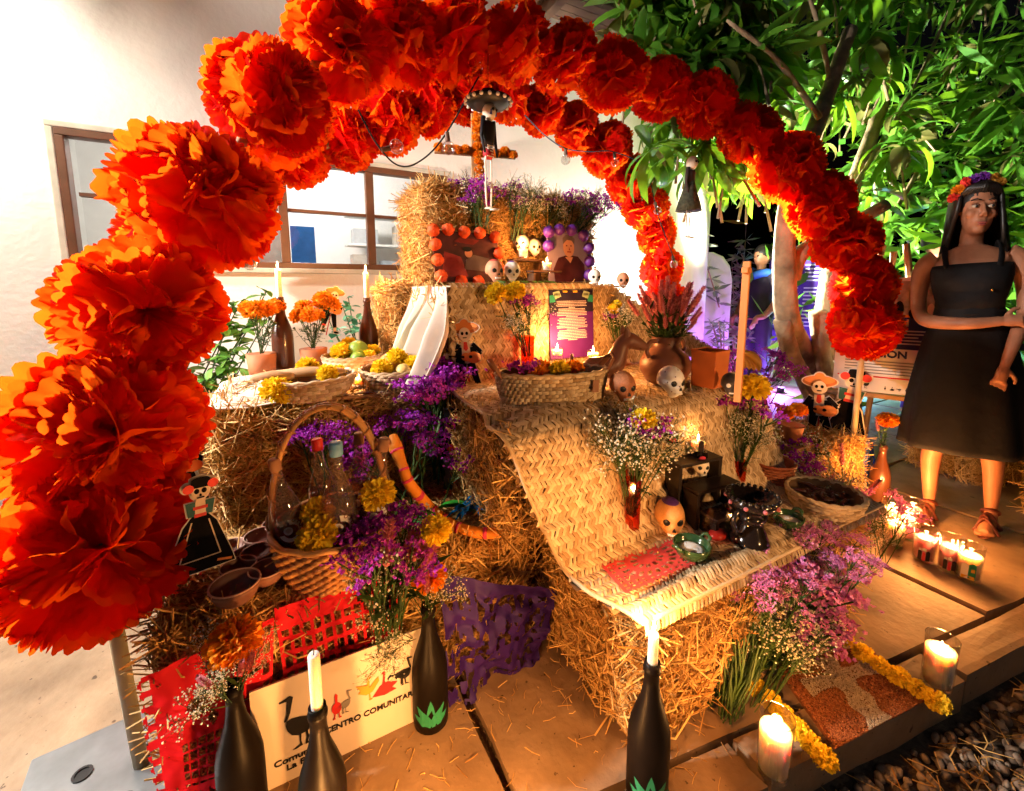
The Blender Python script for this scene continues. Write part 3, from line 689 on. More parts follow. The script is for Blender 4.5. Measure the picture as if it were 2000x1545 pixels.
def spray(kind, par, base, d, length, head=None, hr=.03):
    s_me, b_me = SPR[kind][rnd.randrange(3)]
    q = Vector(d).to_track_quat('Z', 'Y').to_matrix() @ Matrix.Rotation(rnd.uniform(0, 6.28), 3, 'Z')
    o = ob('flower_stem', s_me, None, par, loc=base, rot=q.to_euler()); o.scale = (length/.30,)*3
    if b_me: ob('blossom', b_me, None, o, kind='stuff')
    if head is not None:
        h = ob('flower_head', (MY if head else MO)[rnd.randrange(2)], None, o, loc=(0, 0, .305), rot=(rnd.uniform(-.3, .3), rnd.uniform(-.3, .3), rnd.uniform(0, 6))); h.scale = (hr/(length/.30),)*3
    return o
def bouquet(label, base, items, aim=(0, 0, 1), name='flower_bunch', rb=.01, cat='flowers', ys=1.0):
    """items: (kind, count, spread, min length, max length, head, head radius)"""
    t = thing(name, label, cat, base); aim = Vector(aim).normalized()
    for it in items:
        kind, n, sp, l0, l1 = it[:5]; head = it[5] if len(it) > 5 else None; hr = it[6] if len(it) > 6 else .03
        for k in range(n):
            d = (aim+Vector((rnd.uniform(-sp, sp), rnd.uniform(-sp, sp)*ys, rnd.uniform(-sp*.3, sp*.3)))).normalized()
            spray(kind, t, (rnd.uniform(-rb, rb), rnd.uniform(-rb, rb), 0), d, rnd.uniform(l0, l1), head, hr)
    return t

# ================================================================ leaves, shrubs, the mango tree
def leaf_mesh(name, L_, W_, droop, m, seg=5, fold=.25, wave=0):
    mb = MB(); p = Vector((0, 0, 0)); a = 0; pts = []
    for i in range(seg+1):
        f = i/seg; w_ = W_*math.sin(PI*min(1, f*.93+.05))**.75*(1 if f < 1 else .05)
        pts.append((p.copy(), w_, a)); a += droop/seg; p = p+Vector((0, math.cos(a), -math.sin(a)))*(L_/seg)
    for q, w_, a in pts:
        up = Vector((0, math.sin(a), math.cos(a)))
        for s in (-1, 0, 1): mb.v.append(tuple(q+Vector((s*w_/2, 0, 0))+up*(abs(s)*fold*w_/2)))
    mb.f = [(i*3+k, i*3+k+1, (i+1)*3+k+1, (i+1)*3+k) for i in range(seg) for k in range(2)]; mb.mi = [0]*len(mb.f)
    me = mb.mesh(name, True); me.materials.append(m); return me
LEAF = [leaf_mesh('leaf', .32, .066, dr, M_leaf, 6) for dr in (.8, 1.2, 1.7, 2.2)] + [leaf_mesh('leaf', .30, .060, dr, M_leaf2, 6) for dr in (1.6, 2.3)]
tb = at(1620, 850, 0)
tree = thing('mango_tree', 'mango tree with several pale stems and long drooping leaves at the right', 'tree', tb)
M_bark = mat('bark', (.30, .20, .12), .85, .5, 9, bump=1.0, bscale=22); M_barkd = mat('bark_dark', (.13, .075, .045), .9, .4, 10, bump=.9, bscale=25)
def px_path(l, b): return [on(x, y, bb)-tb for (x, y), bb in zip(l, b if hasattr(b, '__len__') else [b]*len(l))]
q = MB(); q.tube(catmull([(0, 0, -.03), (.02, 0, .15), (0, .02, .35), (.0, .0, .55)], 4), [.20, .19, .185, .18, .175, .17, .165, .16, .155, .15, .14, .13, .12], 16)
for v in range(len(q.v)):
    c = Vector(q.v[v]); k = 1+.12*noise.noise(c*9); q.v[v] = (c.x*k, c.y*k, c.z)
ob('trunk', q, M_barkd, tree, smooth=True)
def stem_(pts, r0, r1, n=6, m=M_bark):
    P_ = catmull(pts, n); q = MB(); q.tube(P_, [r0+(r1-r0)*i/(len(P_)-1)+.006*noise.noise(p*11) for i, p in enumerate(P_)], 12); return ob('limb', q, m, tree, smooth=True)
stem_(px_path([(1632, 800), (1600, 735), (1560, 675), (1538, 620), (1532, 540), (1535, 440), (1560, 330), (1600, 230), (1660, 60)], [1.6, 1.58, 1.55, 1.5, 1.5, 1.5, 1.5, 1.55, 1.6]), .085, .04)
stem_(px_path([(1545, 545), (1560, 500), (1600, 470), (1660, 440), (1730, 400)], [1.5, 1.47, 1.45, 1.4, 1.3]), .05, .035)
stem_(px_path([(1640, 780), (1630, 690), (1612, 640), (1618, 560), (1640, 470), (1660, 380), (1700, 270), (1740, 150)], 1.62), .075, .04)
stem_(px_path([(1610, 830), (1580, 760), (1545, 690), (1527, 625)], 1.5), .055, .045)
stem_(px_path([(1625, 760), (1608, 700), (1598, 610)], 1.45), .05, .048)
stem_(px_path([(1660, 800), (1655, 700), (1645, 600), (1640, 540)], 1.66), .07, .05, m=M_barkd)
for l in ([(1560, 330), (1620, 200), (1600, 60), (1560, -60)], [(1640, 470), (1740, 420), (1830, 250), (1880, 60)], [(1600, 230), (1520, 120), (1420, 40)], [(1660, 380), (1690, 330), (1790, 160), (1880, -40)], [(1560, 330), (1480, 260), (1390, 220)]):
    stem_(px_path(l, [1.5, 1.55, 1.6, 1.6][:len(l)]), .019, .009)
# leaf whorls over the crown
whorls = []
def crown_ok(x, y):
    if y > 520: return False
    if x < 1330: return y < 330 and x > 1225-(y > 230)*0 and not (x < 1260 and y > 130)
    if x < 1560: return y < 300+(x-1330)*.30
    if x < 1780: return y < 470
    return y < 500
tries = 0
while len(whorls) < 230 and tries < 9000:
    tries += 1; x = rnd.uniform(1215, 2090) if rnd.random() < .7 else rnd.uniform(1215, 1560); y = rnd.uniform(-90, 510)
    if not crown_ok(x, y): continue
    t = rnd.triangular(2.5, 4.6, 3.0) if x < 1800 else rnd.triangular(2.6, 5.2, 4.0)
    p = Vector((0, 0, CAMH))+ray(x, y)*t
    if x < 1480: p = Vector((0, 0, CAMH))+ray(x, y)*rnd.uniform(2.4, 3.0)
    if p.y > 2.75 and p.x < 4.1: continue
    if p.y < .1: continue
    whorls.append(p-tb)
for k in range(46):
    x, y = rnd.uniform(1225, 1520), rnd.uniform(-40, 200); p = Vector((0, 0, CAMH))+ray(x, y)*rnd.uniform(2.45, 2.95)
    if p.y < 2.75: whorls.append(p-tb)
LE = []
for p in whorls:
    ax = Vector((rnd.uniform(-.5, .5), rnd.uniform(-.5, .5), rnd.uniform(.2, 1))).normalized(); n = rnd.randint(9, 13); ph = rnd.uniform(0, 6)
    for k in range(n):
        qd = ax.to_track_quat('Z', 'Y').to_matrix() @ Matrix.Rotation(ph+k*2.4, 3, 'Z') @ Matrix.Rotation(rnd.uniform(-.5, .9), 3, 'X')
        LE.append((p+ax*rnd.uniform(-.05, .02), qd, rnd.uniform(.6, 1.2), rnd.randrange(4) if rnd.random() < .8 else rnd.choice((4, 5))))
    if rnd.random() < .5:
        m_ = MB(); m_.tube([p, p-ax*.15, p-ax*.3+Vector((0, 0, -.1))], [.005, .007, .009], 5); ob('twig', m_, M_bark, tree)
LE.sort(key=lambda l: (l[0]+tb-Vector((0, 0, CAMH))).length)
crown = MB(); crown2 = MB()
for i, (p, qd, s, v) in enumerate(LE):
    if i < 300:
        o = ob('leaf', LEAF[v], None, tree, loc=p, rot=qd.to_euler()); o.scale = (s,)*3
    else:
        me = LEAF[v]; (crown if v < 4 else crown2).add([p+qd @ (k.co*s) for k in me.vertices], [tuple(f.vertices) for f in me.polygons])
ob('crown', crown, M_leaf, tree, smooth=True, kind='stuff'); ob('crown', crown2, M_leaf2, tree, smooth=True, kind='stuff')
# distant dark planting closing the right side of the yard
def hedge(label, name, pts, n, m, size, seed, b_spread=.5):
    rr = random.Random(seed); mb = MB()
    for k in range(n):
        c = Vector(pts[rr.randrange(len(pts))])+Vector((rr.gauss(0, .35), rr.gauss(0, b_spread), rr.gauss(0, .3)))
        if c.z < .02: c.z = abs(c.z)+.03
        d = Vector((rr.gauss(0, 1), rr.gauss(0, 1), rr.gauss(-.2, .7))).normalized(); s = d.orthogonal().normalized(); L_ = size*rr.uniform(.6, 1.4)
        mb.add([c, c+d*L_*.5+s*L_*.13, c+d*L_, c+d*L_*.5-s*L_*.13], [(0, 1, 2, 3)])
    o = ob(name, mb, m, kind='stuff'); return tag(o, label, 'shrubbery')
hedge('dark leafy shrubbery filling the far right behind the woman', 'shrubbery', [(4.6+.5*i, .2+.45*j, .4+.5*k) for i in range(3) for j in range(5) for k in range(6)], 2800, M_leaf, .24, 4)
LEAF_S = [leaf_mesh('leaf', .045, .024, d_, M_shrub, 4) for d_ in (.3, .9)]
M_shrubb = mat('blue_green_leaf', (.05, .24, .12), .5, island=.7, col2=(.16, .42, .26), tr=.25)
LEAF_B = [leaf_mesh('leaf', .03, .024, d_, M_shrubb, 3) for d_ in (.3, .8)]
def shrub(label, base, tips, LV, ln=1.0, per=16):
    t = thing('leafy_shrub', label, 'shrub', base)
    for tp in tips:
        tp = Vector(tp)-Vector(base); P_ = catmull([(0, 0, 0), tp*.5+Vector((rnd.uniform(-.04, .04), rnd.uniform(-.04, .04), .03)), tp], 5)
        q = MB(); q.tube(P_, [.006-.004*i/len(P_) for i in range(len(P_))], 5); ob('stem', q, M_stem, t)
        for k in range(per):
            p = P_[rnd.randint(len(P_)//3, len(P_)-1)]; o = ob('leaf', LV[rnd.randrange(2)], None, t, loc=p+Vector((rnd.gauss(0, .012),)*3), rot=(rnd.uniform(-.6, .7), rnd.uniform(-.5, .5), rnd.uniform(0, 6.28))); o.scale = (ln*rnd.uniform(.7, 1.4),)*3
    return t
shrub('pale green leafy shrub growing against the wall left of the cloth', (-.62, 2.55, 0), [on(x, y, b) for x, y, b in ((470, 590, 2.5), (520, 570, 2.5), (440, 640, 2.45), (400, 740, 2.4), (380, 800, 2.4), (430, 690, 2.4), (500, 620, 2.55), (370, 850, 2.4), (410, 620, 2.6), (455, 600, 2.6), (500, 610, 2.45), (480, 650, 2.4), (540, 590, 2.5), (470, 720, 2.4), (455, 780, 2.35))], LEAF_S, 1.45, 28)
shrub('bluish green bushy plant between the two candle bottles by the wall', (.45, 2.5, .3), [on(x, y, b) for x, y, b in ((640, 620, 2.45), (670, 600, 2.5), (700, 620, 2.5), (690, 650, 2.4), (655, 650, 2.4), (735, 600, 2.5), (680, 580, 2.55), (720, 590, 2.5))], LEAF_B, 1.3, 30)

# ================================================================ bottles, candles, glasses
def wrap(mb, pts, r, ang0, z0, off=.0006):
    """flat outline (x,z) laid round a bottle wall of radius r, centred at angle ang0"""
    from mathutils.geometry import delaunay_2d_cdt
    xs = [p[0] for p in pts]; n = 6; inner = []
    vs = [Vector(p) for p in pts]; ed = [(i, (i+1) % len(pts)) for i in range(len(pts))]
    V, _, Fc, *_r = delaunay_2d_cdt(vs, ed, [], 1, 1e-6)
    rr_ = lambda z: (r(z) if callable(r) else r)+off
    mb.add([(rr_(v.y+z0)*math.cos(ang0+v.x/rr_(v.y+z0)), rr_(v.y+z0)*math.sin(ang0+v.x/rr_(v.y+z0)), v.y+z0) for v in V], [tuple(f) for f in Fc])
CH = [(.001, .004), (.036, .0), (.0415, .004), (.0425, .02), (.0428, .13), (.042, .15), (.038, .175), (.029, .205), (.0195, .235), (.0152, .265), (.0145, .29), (.0172, .291), (.0176, .300), (.0155, .303), (.0155, .312), (.0118, .312), (.0112, .25), (.001, .245)]
def agave(mb, r, ang, z0, s=1.0):
    for k, (tilt, l) in enumerate(((-1.15, .05), (-.6, .062), (0, .072), (.6, .062), (1.15, .05))):
        l *= s; w_ = .011*s; c, sn = math.cos(tilt), math.sin(tilt); pts = []
        for (x, z) in ((-w_*.5, 0), (w_*.5, 0), (w_, l*.4), (w_*.55, l*.75), (0, l), (-w_*.55, l*.75), (-w_, l*.4)):
            pts.append((x*c+z*sn, -x*sn+z*c*.92))
        wrap(mb, pts, r, ang, z0+.003*(k % 2)*0, .0006+.0004*(k % 2))
def bottle(label, loc, m, sc_=1.0, pr=True, rz=0, tint=None):
    t = thing('bottle', label, 'bottle', loc); t.scale = (sc_,)*3
    q = MB(); q.lathe(CH, 28); ob('glass', q, m, t, smooth=True)
    if pr:
        q = MB(); agave(q, .0428, math.atan2(-loc[1], -loc[0])+rz, .03); ob('leaf_print', q, M_green, t)
    return t
def flame(par, z, s=1.0, power=4.0, col=CANDLE):
    q = MB(); q.lathe([(.0001, 0), (.0030*s, .004*s), (.0036*s, .009*s), (.0022*s, .017*s), (.0001, .026*s)], 10)
    ob('flame', q, glow('flame', (1.0, .72, .32), 40), par, smooth=True, loc=(0, 0, z))
    light('candle_light', (0, 0, z+.032*s), power, col, .012, par)
M_waxg = mat('warm_wax', (.88, .80, .66), .45, .02, spec=.3)
M_waxg.node_tree.nodes['Principled BSDF'].inputs['Subsurface Weight'].default_value = .8
M_waxg.node_tree.nodes['Principled BSDF'].inputs['Subsurface Radius'].default_value = (1.0, .6, .3)
M_waxg.node_tree.nodes['Principled BSDF'].inputs['Subsurface Scale'].default_value = .03
def candle(label, loc, h, r=.011, lit=True, power=4.0):
    t = thing('candle', label, 'candle', loc)
    q = MB(); q.lathe([(.7*r, 0), (r, .012), (r, h*.6), (r*.98, h-.004), (r*.75, h), (r*.3, h-.003), (.0001, h-.003)], 18); ob('wax', q, M_waxg, t, smooth=True)
    q = MB(); q.tube([(0, 0, h-.004), (.0005, 0, h+.009)], .0009, 5); ob('wick', q, M_black, t)
    if lit: flame(t, h+.004, 1.0, power)
    return t
def glass_candle(label, loc, r, h, wax, m_wax=None, power=3.0, lit=True, printm=None, taper=.92, name='glass_candle', col=CANDLE):
    t = thing(name, label, 'candle', loc)
    q = MB(); q.lathe([(r*taper*.96, .0), (r*taper, .004), (r, h), (r*.955, h), (r*taper*.93, .012), (.0001, .010)], 28); ob('glass', q, M_glass, t, smooth=True)
    q = MB(); q.tube([(math.cos(2*PI*k/32)*r*.978, math.sin(2*PI*k/32)*r*.978, h) for k in range(33)], r*.03, 5); ob('rim', q, M_bulb, t, smooth=True)
    q = MB(); rb, rt = r*taper*.90, r*(taper+(1-taper)*wax)*.915; q.lathe([(rb, .013), (rt, h*wax), (rt*.6, h*wax-.004), (.0001, h*wax-.005)], 24); ob('wax', q, m_wax or M_waxg, t, smooth=True)
    q = MB(); q.tube([(0, 0, h*wax-.006), (0, 0, h*wax+.007)], .0009, 5); ob('wick', q, M_black, t)
    if lit: flame(t, h*wax+.003, .8, power, col)
    if printm:
        q = MB(); a0 = math.atan2(-loc[1], -loc[0]); q.cur = 0
        rr_ = lambda z: r*(taper+(1-taper)*z/h)+.0003
        for k, (x, z, w_, hh, mi) in enumerate(printm):
            q.cur = mi; wrap(q, [(x-w_, z-hh), (x+w_, z-hh), (x+w_, z+hh), (x, z+hh*1.3), (x-w_, z+hh)], rr_, a0, 0, .0004+k*.00015)
        ob('print', q, [mat('pr0', (.02, .01, .01), .5), mat('pr1', (.75, .70, .6), .5), mat('pr2', (.02, .22, .09), .5), mat('pr3', (.55, .03, .05), .5), mat('pr4', (.7, .35, .02), .5)], t)
    return t
b1 = at(480, 1600, 0); bottle('black bottle with green leaf print at the lower left, holding a marigold and gypsophila', b1, M_bottle, 1.0)
b2 = at(638, 1655, 0); bottle('black bottle at the bottom edge holding an unlit white candle before the sign', b2, M_bottle, 1.0)
candle('unlit white taper candle in the bottle before the goose sign', b2+Vector((0, 0, .29)), .13, .0105, False)
b3 = at(842, 1405, 0); bottle('black bottle with green leaf print standing at the right end of the goose sign', b3, M_bottle, 1.02)
b4 = at(1262, 1550, 0); bottle('black bottle with green leaf print in front centre holding a lit candle', b4, M_bottle, 1.02, rz=.2)
candle('lit white taper candle in the front centre bottle', b4+Vector((0, 0, .297)), .085, .0105, True, 3)
b5 = at(1712, 985, 0); bottle('bronze brown bottle holding a marigold beside the easel', b5, M_bottlebr, 1.0, False)
b6 = at(556, 722, .725); bottle('brown bottle with a tall lit candle left behind the fruit baskets', b6, M_bottlebr, 1.0, False)
candle('tall lit candle in the left brown bottle by the wall', b6+Vector((0, 0, .29)), .14, .0115, True, 3.5)
b7 = at(722, 712, .725); bottle('brown bottle with a tall lit candle right behind the fruit baskets', b7, M_bottlebr, .98, False)
candle('tall lit candle in the right brown bottle below the window', b7+Vector((0, 0, .285)), .135, .0115, True, 3.5)
glass_candle('tall white candle glass at the front left corner of the seed carpet', at(1508, 1508, 0), .035, .145, .76, None, 2.2)
glass_candle('tall white candle glass at the front right beyond the marigold row', at(1828, 1338, 0), .035, .145, .76, None, 2.2)
M_waxp = mat('pink_wax', (.75, .25, .32), .5, .05); M_waxp.node_tree.nodes['Principled BSDF'].inputs['Subsurface Weight'].default_value = .6; M_waxp.node_tree.nodes['Principled BSDF'].inputs['Subsurface Scale'].default_value = .02
PRS = [(-.012, .03, .006, .018, 0), (.012, .032, .006, .018, 0), (0, .028, .004, .016, 3), (.0, .058, .006, .005, 1), (-.012, .056, .004, .004, 1)]
PRG = [(-.010, .042, .010, .026, 1), (.010, .045, .010, .026, 2), (.012, .05, .005, .006, 4), (0, .02, .018, .007, 4)]
glass_candle('printed pink candle glass, leftmost of the three near the woman', at(1803, 1093, 0), .037, .135, .72, M_waxp, 2.2, printm=PRS)
glass_candle('printed pink candle glass, middle of the three near the woman', at(1853, 1112, 0), .037, .135, .72, M_waxp, 2.2, printm=PRS)
glass_candle('pale candle glass with green print, rightmost of the three near the woman', at(1889, 1130, 0), .037, .135, .72, None, 2.2, printm=PRG)
for (x, y, lb) in ((1768, 1050, 'red lit candle glass at the right of the bright cluster before the woman'), (1745, 1062, 'bright lit candle glass in the cluster behind the statice bunch'), (1738, 1030, 'lit candle glass at the back of the bright cluster near the bronze bottle'), (1778, 1030, 'lit candle glass at the back right of the bright cluster')):
    glass_candle(lb, at(x, y, 0), .037, .13, .72, M_waxp if x > 1760 else None, 3.2)
for (x, y, lb) in ((.25, .56, 'added unseen candle glass on the paving edge just before the goose sign'), (.0, .60, 'added unseen candle glass on the paving edge at the far left front')):  # unseen candles added as warm fill for sign, straw and paving
    glass_candle(lb, (x, y, 0), .035, .13, .76, None, 4.6, col=(1, .42, .11))
glass_candle('small glowing tealight glass between the two fruit baskets', at(704, 757, .73), .026, .045, .75, None, 2.2, name='tealight')
glass_candle('square-ish clear candle glass on the top of the black step stand', at(1362, 886, .575), .024, .062, .62, None, .12, printm=[(.01, .03, .008, .015, 0)])
glass_candle('white votive candle on the little shelf below the two skulls', on(1022, 507, 1.74), .024, .055, .85, None, 1.2)
glass_candle('white votive candle before the purple-framed portrait', on(1068, 533, 1.62), .022, .052, .85, None, 1.2)
glass_candle('bright tealight beside the foot of the purple poem', on(1158, 706, 1.20), .022, .04, .8, None, 2.2, name='tealight')
glass_candle('tealight behind the left part of the oval basket', on(1088, 700, 1.30), .022, .04, .8, None, 1.6, name='tealight')

# ================================================================ cloths, board, baskets, bowls
def sheet(name, label, f, nu, nv, m, cat, th=.003, mask=None, par=None):
    mb = MB(); idx = {}
    for i in range(nu+1):
        for j in range(nv+1): idx[i, j] = len(mb.v); mb.v.append(tuple(f(i/nu, j/nv)))
    mb.f = [(idx[i, j], idx[i+1, j], idx[i+1, j+1], idx[i, j+1]) for i in range(nu) for j in range(nv) if mask is None or mask((i+.5)/nu, (j+.5)/nv)]; mb.mi = [0]*len(mb.f)
    o = ob(name, mb, m, par, smooth=True)
    if th: s_ = o.modifiers.new('solid', 'SOLIDIFY'); s_.thickness = th; s_.offset = 1
    return tag(o, label, cat) if par is None else o
def drape(u, v):   # cloth on the left table: flat on top then falling over the left end
    s = u*1.35; b = 1.42+.52*v
    fold = .014*math.sin(v*26+2*u)
    if s < .66: return Vector((.46-s, b, .732+.004*math.sin(s*30+v*9)+ (.006 if v < .05 else 0)))
    d = s-.66; return Vector((-.20-.05*math.sin(min(1, d*4)*1.5)-.10*d+fold, b+fold*.5-.03*d, .730-max(0, d-.03)*1.0))
sheet('table_cloth', 'white cloth over the left table falling down its end', drape, 60, 40, M_cloth, 'cloth')
def drape2(u, v):  # cloth from the top tier down the left side
    if u < .3: return Vector((1.30-.80*u/.3, 1.40+.42*v, 1.082+.003*math.sin(v*30+u*20)))
    d = (u-.3)/.7; fold = (.022*math.sin(v*26+1)+.012*math.sin(v*47))*min(1, d*2.2)
    return Vector((.49-.06*d-.10*d*d*(1-.4*v)+fold*1.3, 1.40+.44*v-.03*d+.02*math.cos(v*15+1)*d-.05*d*(1-v), 1.08-.345*d-.02*math.sin(v*9)*d))
M_cloth2 = mat('striped_cloth', (.66, .54, .45), .85, .05, 6, bump=.15, bscale=18, tr=.2)
sheet('top_cloth', 'white striped cloth spread on the top tier and hanging down its left side', drape2, 60, 90, M_cloth2, 'cloth')
q = MB(); q.box((0, 0, .19), (.03, .34, .38)); o = ob('wooden_board', q, M_wood, None, loc=(-.215, 1.62, .33), rot=(0, R(-4), 0), bevel=.003); tag(o, 'upright wooden board at the left end of the straw under the cloth', 'board')
q = MB(); q.tube(catmull([(.46, 1.39, .742), (.36, 1.40, .745), (.27, 1.41, .728), (.16, 1.40, .735), (.0, 1.41, .735)], 6), .007, 7); o = ob('wooden_stick', q, M_wood, None, smooth=True); tag(o, 'pale stick lying along the front edge of the left table', 'stick')
def basket(label, loc, r0, r1, h, rows, stakes, sx=1, sy=1, rz=0, tube=None, m=M_wicker, rim=True, name='woven_basket', flat=.6, amp=.5):
    t = thing(name, label, 'basket', loc, rz); tb_ = tube or h/rows*.62
    for i in range(rows):
        f = (i+.5)/rows; r_ = r0+(r1-r0)*math.sin(f*PI/2); z = h*f; n = stakes*8; mb = MB(); pts = []
        for k in range(n):
            an = 2*PI*k/n; w_ = r_+tb_*amp*math.sin(stakes*an+PI*i)
            pts.append(Vector((w_*math.cos(an)*sx, w_*math.sin(an)*sy, z+tb_*.10*math.sin(3*an+i*2))))
        c5 = 6
        for k in range(n):
            d = Vector((pts[k].x, pts[k].y, 0)).normalized()
            for c in range(c5):
                a = 2*PI*c/c5; mb.v.append(tuple(pts[k]+d*math.cos(a)*tb_*flat+Vector((0, 0, math.sin(a)*tb_))))
        mb.f = [(k*c5+c, k*c5+(c+1) % c5, ((k+1) % n)*c5+(c+1) % c5, ((k+1) % n)*c5+c) for k in range(n) for c in range(c5)]; mb.mi = [0]*len(mb.f)
        ob('weaver', mb, m, t, smooth=True)
    q = MB(); q.lathe([(r0*.98, .004), (r0*.97, .001), (.001, .001)], 24, sx=sx, sy=sy); q.lathe([(r0*.96, .012), (.001, .012)], 24, sx=sx, sy=sy); ob('floor', q, m, t)
    inner = MB(); inner.lathe([(r0*.94, .01)] + [((r0+(r1-r0)*math.sin(f*PI/2))*.965, h*f) for f in (.2, .4, .6, .8, .97)], 36, sx=sx, sy=sy, cap=False); ob('lining', inner, m, t, smooth=True)
    if rim:
        q = MB(); n = 60; q.tube([((r1+.002)*math.cos(2*PI*k/n)*sx, (r1+.002)*math.sin(2*PI*k/n)*sy, h+.3*tb_*math.sin(k*1.3)) for k in range(n+1)], tb_*1.1, 6); ob('rim', q, m, t, smooth=True)
    return t
PAD = None
def palm_basket(label, loc, r0, r1, h, rows, cols, sx=1, sy=1, rz=0, name='woven_basket'):
    global PAD
    if PAD is None:
        q = MB()
        for i in range(5):
            for j in range(3): q.v.append((i/4-.5, -.5*math.sin(PI*i/4)-(.25 if j == 1 else 0), j/2-.5))
        q.f = [(i*3+j, (i+1)*3+j, (i+1)*3+j+1, i*3+j+1) for i in range(4) for j in range(2)]; q.mi = [0]*8; PAD = q.mesh('strand', True); PAD.materials.append(M_palm)
    t = thing(name, label, 'basket', loc, rz); rr_ = lambda f: r0+(r1-r0)*math.sin(f*PI/2)
    q = MB(); q.lathe([(.001, .002), (r0, .002)]+[(rr_(f)*.995-.001, h*f) for f in (.25, .5, .75, 1)]+[(rr_(f)*.965-.001, h*f) for f in (1, .75, .5, .25)]+[(r0*.95, .012), (.001, .012)], 48, sx=sx, sy=sy); ob('wall', q, M_palmd, t, smooth=True)
    ch = h/rows
    for i in range(rows):
        f = (i+.5)/rows; r_ = rr_(f)
        for k in range(cols):
            a = 2*PI*(k+.5*(i % 2))/cols; x, y = math.cos(a)*r_*sx, math.sin(a)*r_*sy; nx, ny = math.cos(a)/sx, math.sin(a)/sy; ln = math.hypot(-math.sin(a)*r_*sx, math.cos(a)*r_*sy)*2*PI/cols
            o = ob('strand', PAD, None, t, loc=(x, y, ch*(i+.5)), rot=(R(-8), 0, math.atan2(ny, nx)+PI/2)); o.scale = (ln*1.12, .0105, ch*rnd.uniform(.80, .98))
    for g_, rr2 in ((0, .0055), (1, .0042)):
        q = MB(); n_ = 90; q.tube([((r1+.003*g_+.002*math.sin(k*1.4+g_*3))*math.cos(2*PI*k/n_)*sx, (r1+.003*g_)*math.sin(2*PI*k/n_)*sy, h+.002*math.sin(k*1.4+g_*2.5)-.004*g_) for k in range(n_+1)], rr2, 6); ob('rim', q, M_palm, t, smooth=True)
    return t
kb = at(655, 1108, .385)
kt = basket('wicker basket with a tall hoop handle holding glass bottles', kb, .098, .132, .125, 13, 24, rz=.2, tube=.0066, amp=.6)
hd = []
for k in range(25):
    a = PI*k/24; hd.append((math.cos(a)*.132, 0, .10+math.sin(a)**.85*.315))
for dz in (-.006, .006):
    q = MB(); q.tube([(x, dz*1.6, z) for x, y, z in hd], .0085, 7, flat=.7); ob('handle', q, M_wicker, kt, smooth=True)
wr = MB()
pts = [Vector(hd[0]).lerp(Vector(hd[1]), 0)]
def hp(f): x = f*24; i = min(23, int(x)); return Vector(hd[i]).lerp(Vector(hd[i+1]), x-i)
q = MB(); q.tube([hp(f/160)+Vector((math.cos(f*.55)*.012, math.sin(f*.55)*.018, 0)) for f in range(161)], .0028, 5); ob('wrapping', q, M_wicker, kt, smooth=True)
kt.rotation_euler = (0, 0, R(-10))
n_ = 420; aa = rng.uniform(0, 2*PI, n_); r2 = .118*np.sqrt(rng.random(n_)); Cc = np.stack([np.cos(aa)*r2, np.sin(aa)*r2, rng.uniform(.065, .095, n_)], 1); Dd = rng.normal(0, 1, (n_, 3)); Dd[:, 2] *= .25; Dd /= np.linalg.norm(Dd, axis=1, keepdims=True)
ob('straw_filling', straw_mesh(Cc, Dd, rng.uniform(.03, .07, n_), rng.uniform(.001, .002, n_)), None, kt, kind='stuff')
# bottles in the basket, with crescent labels
CB = [(.001, .003), (.033, .0), (.0375, .004), (.038, .09), (.036, .115), (.026, .145), (.0145, .175), (.012, .20), (.0125, .232), (.0115, .235), (.001, .235)]
M_liq = glass('amber_spirit', (.93, .84, .78), .16, .04); M_lab = mat('label_white', (.85, .80, .74), .6, .03); M_ink = mat('label_ink', (.25, .09, .05), .6)
def text_mesh(s, size, extrude=.0003, align='CENTER', bold=0, m=None):
    cu = bpy.data.curves.new('t', 'FONT'); cu.body = s; cu.size = size; cu.extrude = extrude; cu.align_x = align; cu.offset = bold; cu.resolution_u = 3
    o = bpy.data.objects.new('t', cu); COL.objects.link(o); bpy.context.view_layer.update()
    me = bpy.data.meshes.new_from_object(o.evaluated_get(bpy.context.evaluated_depsgraph_get())); bpy.data.objects.remove(o); bpy.data.curves.remove(cu)
    me.materials.clear()
    if m: me.materials.append(m)
    return me
LET = {}
def letter(c, size, m):
    k = (c, size, m.name)
    if k not in LET: LET[k] = text_mesh(c, size, .0002, bold=.0003, m=m)
    return LET[k]
